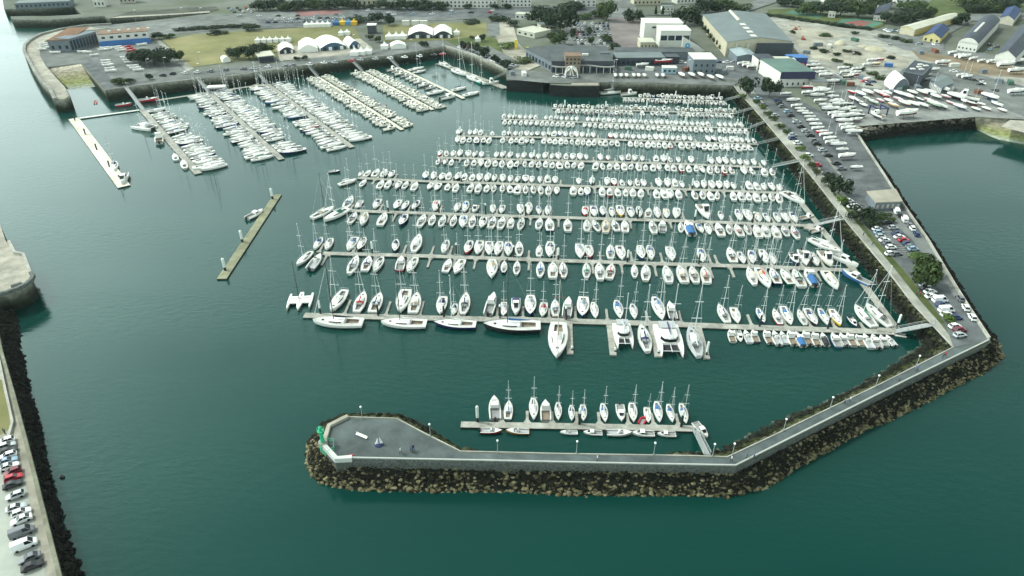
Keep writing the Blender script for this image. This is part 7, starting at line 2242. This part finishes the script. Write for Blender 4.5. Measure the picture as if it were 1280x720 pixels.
MB().box(-1.8, 1.8, .22, .3, .6, .95).build('backrest', W1, o)
tag(o, 'white bench on the wide tip of the breakwater', 'bench')
o = empty('notice_post', G(440, 571, QZ), 0, .6)
MB().box(-.06, .06, -.05, .05, 0, 1.4).build('post', M_GALV, o)
MB().box(-.9, .9, -.15, .15, .55, 1.1).build('board', RED, o)
tag(o, 'red notice board at the end of the white parapet', 'notice board')
# white arch crane on the wharf
o = empty('arch_crane', G(714, 97, QZ), 0, .74)
for y in (-2.5, 2.5):
    m = MB()
    prev = None
    for k in range(13):
        a = math.pi * k / 12
        p = Vector((-4.6 * math.cos(a), y, 1.2 + 6.6 * math.sin(a) ** .75))
        if prev is not None: m.tube(prev, p, .38, n=6)
        prev = p
    m.tube((-4.6, y, 0), (-4.6, y, 1.3), .42, n=6).tube((4.6, y, 0), (4.6, y, 1.3), .42, n=6)
    m.build('arch', W1, o)
br = MB()
for a, b in (((-3, -2.5, 5.2), (0, 2.5, 7.6)), ((3, -2.5, 5.2), (0, 2.5, 7.6)), ((-1.5, -2.5, 0), (0, 0, 7.4)), ((1.8, -2.5, 0), (0, 0, 7.4)), ((0, -2.5, 7.8), (0, 2.5, 7.8))):
    br.tube(a, b, .28, n=6)
br.build('brace', W1, o)
tag(o, 'white steel arch crane standing on the black wharf', 'crane')
o = MB()
q = [G(x, y, QZ) for x, y in ((714, 106.5), (748, 106.8), (747, 99.5), (716, 99.5))]
o.prism([(v.x, v.y) for v in q], QZ + .02, QZ + .2)
tag(o.build('wharf_deck', R_SAND), 'pale square deck on the wharf beside the arch crane', 'deck')
# people: one skinned figure in two poses
def person_mesh(walk):
    J = {'pelvis': (0, 0, .93), 'chest': (0, .02, 1.25), 'neck': (0, .03, 1.47), 'head': (0, .05, 1.6), 'crown': (0, .04, 1.72)}
    s = .22 if walk else .02
    for n, x, k in (('l', -.1, 1), ('r', .1, -1)):
        J['hip' + n] = (x, 0, .88); J['knee' + n] = (x, .5 * s * k + .02, .48); J['ankle' + n] = (x, s * k - .02, .09); J['toe' + n] = (x * 1.1, s * k + .15, .04)
        J['sh' + n] = (x * 1.9, .02, 1.42); J['elb' + n] = (x * 2.4, -.3 * s * k, 1.13); J['wr' + n] = (x * 2.3, -.6 * s * k + .08, .9); J['hand' + n] = (x * 2.25, -.7 * s * k + .12, .80)
    E = [('pelvis', 'chest'), ('chest', 'neck'), ('neck', 'head'), ('head', 'crown')]
    for n in 'lr':
        E += [('pelvis', 'hip' + n), ('hip' + n, 'knee' + n), ('knee' + n, 'ankle' + n), ('ankle' + n, 'toe' + n), ('chest', 'sh' + n), ('sh' + n, 'elb' + n), ('elb' + n, 'wr' + n), ('wr' + n, 'hand' + n)]
    RAD = {'pelvis': .15, 'chest': .165, 'neck': .065, 'head': .105, 'crown': .075, 'hip': .1, 'knee': .065, 'ankle': .045, 'toe': .04, 'sh': .075, 'elb': .05, 'wr': .035, 'hand': .04}
    names = list(J)
    me = bpy.data.meshes.new('person')
    me.from_pydata([J[n] for n in names], [(names.index(a), names.index(b)) for a, b in E], [])
    ob = bpy.data.objects.new('person', me)
    COL.objects.link(ob)
    md = ob.modifiers.new('skin', 'SKIN')
    for i, n in enumerate(names):
        k = n if n in RAD else n[:-1]
        me.skin_vertices[0].data[i].radius = (RAD[k], RAD[k] * (.75 if n in ('pelvis', 'chest') else 1))
    me.skin_vertices[0].data[names.index('pelvis')].use_root = True
    sb = ob.modifiers.new('sub', 'SUBSURF')
    sb.levels = sb.render_levels = 1
    dg = bpy.context.evaluated_depsgraph_get()
    out = bpy.data.meshes.new_from_object(ob.evaluated_get(dg))
    bpy.data.objects.remove(ob)
    for m in (mat('jacket', (.08, .1, .14), .8, obj_var=.8), mat('dark_trousers', (.03, .035, .05), .85), mat('skin', (.45, .28, .2), .6), mat('dark_hair', (.04, .025, .015), .7)):
        out.materials.append(m)
    for p in out.polygons:
        c = p.center
        p.material_index = 3 if (c.z > 1.62 and c.y < .09) or c.z > 1.7 else 2 if c.z > 1.5 or (abs(c.x) > .19 and c.z < .92) else 0 if c.z > .9 else 1
    return out
PMESH = [person_mesh(False), person_mesh(True)]
JK = [None, mat('pale_jacket', (.6, .6, .58), .8), mat('red_jacket', (.4, .05, .05), .8), mat('blue_jacket', (.05, .12, .3), .8)]
for i, (x, y, a, j, lb) in enumerate(((514, 564, 40, 0, 'in dark clothes standing on the wide breakwater tip, first of three'), (517, 563, 200, 0, 'in dark clothes standing on the wide breakwater tip, second of three'), (515.5, 566, 120, 3, 'in a blue jacket standing on the wide breakwater tip'), (501, 567, 80, 1, 'in a pale jacket walking on the wide breakwater tip'),
        (746.5, 576, 85, 1, 'in a pale jacket walking on the straight breakwater path'), (914, 577, 60, 1, 'in a pale jacket at the bend of the breakwater'), (933, 573.5, 60, 0, 'in dark clothes just past the breakwater bend'), (942, 573, 240, 0, 'in dark clothes, second past the breakwater bend'), (1062, 502.5, 60, 1, 'in a pale jacket midway up the slanting breakwater'), (1055, 505, 240, 0, 'in dark clothes midway up the slanting breakwater'),
        (1124, 476, 60, 0, 'in dark clothes high on the slanting breakwater'), (1146, 464, 60, 3, 'in a blue jacket near the last breakwater lamp'), (1178, 448, 230, 0, 'in dark clothes near the causeway corner, first of two'), (1181, 446, 230, 2, 'in a red jacket near the causeway corner, second of two'), (1146, 369, 30, 0, 'in dark clothes walking on the causeway footpath above the big trees'), (1149, 371, 30, 2, 'in a red jacket walking on the causeway footpath'),
        (1079, 294.5, 30, 0, 'in dark clothes on the causeway footpath below the wide gangway'), (1090, 307, 210, 0, 'in dark clothes farther down the causeway footpath'), (7, 543, 0, 0, 'in dark clothes standing by the promenade cars'), (1020, 222, 30, 0, 'in dark clothes on the footpath near the sixth gangway'))):
    o = link('person', PMESH[i % 2], None, G(x, y, QZ + .06), R(a))
    o.scale = (1.05, 1.05, 1.05)
    if JK[j]: setmat(o, JK[j])
    tag(o, 'person ' + lb, 'person')
# red digger-like machines on the gravel yard
for i, (x, y) in enumerate(((994, 38), (1004, 50.5))):
    o = empty('excavator', G(x, y, QZ), R(20 + 70 * i), .7)
    MB().box(-1.6, 1.6, -2, -1, 0, .8).box(-1.6, 1.6, 1, 2, 0, .8).build('track', TYRE, o)
    MB().box(-1.6, 1.4, -1.5, 1.5, .9, 2.2, tx=.1, ty=.1).box(-.2, 1.2, .2, 1.4, 2.2, 3.1, tx=.1, ty=.1).build('body', mat('machine_red', (.28, .06, .04), .6), o)
    MB().tube((1.3, -.4, 1.9), (3.6, -.4, 4.0), .28, .22, 6).tube((3.6, -.4, 4.0), (5.6, -.4, 1.6), .22, .15, 6).box(5.2, 6.1, -.9, .1, .4, 1.4, tx=.2).build('boom', MATS['machine_red'], o)
    tag(o, ('red excavator on the gravel yard nearest the tennis hedge', 'red excavator on the gravel yard nearer the hangar')[i], 'excavator')

# painted bays of the causeway car park
bm_ = MB()
u0, u1 = G(1094, 287, QZ), G(1118, 321, QZ)
v0, v1 = G(1152, 353, QZ), G(1196, 424, QZ)
for a, b, n in ((u0, u1, 15),):
    d = (b - a)
    t_ = d.normalized()
    nn = Vector((t_.y, -t_.x, 0))
    if nn.x < 0: nn = -nn
    for i in range(n + 1):
        p = a + d * (i / n)
        q = p + nn * 5.0
        w = t_ * .07
        bm_.add([(v.x, v.y, QZ + .16) for v in (p - w, p + w, q + w, q - w)], [(0, 1, 2, 3)])
for i in range(len(bm_.f)):
    f = bm_.f[i]
    a, b, c = (Vector(bm_.v[k]) for k in f[:3])
    if (b - a).cross(c - a).z < 0: bm_.f[i] = f[::-1]
tag(bm_.build('bay_markings', mat('worn_white_paint', (.45, .46, .44), .8, .2, .6)), 'worn white parking bay lines on the causeway', kind='structure')
# ------------------------------------------------------------------ the air: a thin even haze over the whole bay
hm_ = bpy.data.materials.new('thin_haze')
hm_.use_nodes = True
ht = hm_.node_tree
ht.nodes.remove(ht.nodes['Principled BSDF'])
pv = ht.nodes.new('ShaderNodeVolumePrincipled')
pv.inputs['Color'].default_value = (0.80, 1.0, 0.96, 1)
pv.inputs['Density'].default_value = 0.00004
pv.inputs['Anisotropy'].default_value = 0.2
ht.links.new(pv.outputs[0], ht.nodes['Material Output'].inputs['Volume'])
tag(MB().box(-6500, 6500, -1800, 9200, -2.0, 113.0).build('haze', hm_), 'thin pale haze in the air over the harbour', kind='stuff')
for o in LATER_DROP:
    bpy.data.objects.remove(o, do_unlink=True)
for d in (YPROTO, MPROTO):
    for r in d.values():
        if r.name not in USED:
            for c in list(r.children_recursive) + [r]:
                bpy.data.objects.remove(c, do_unlink=True)
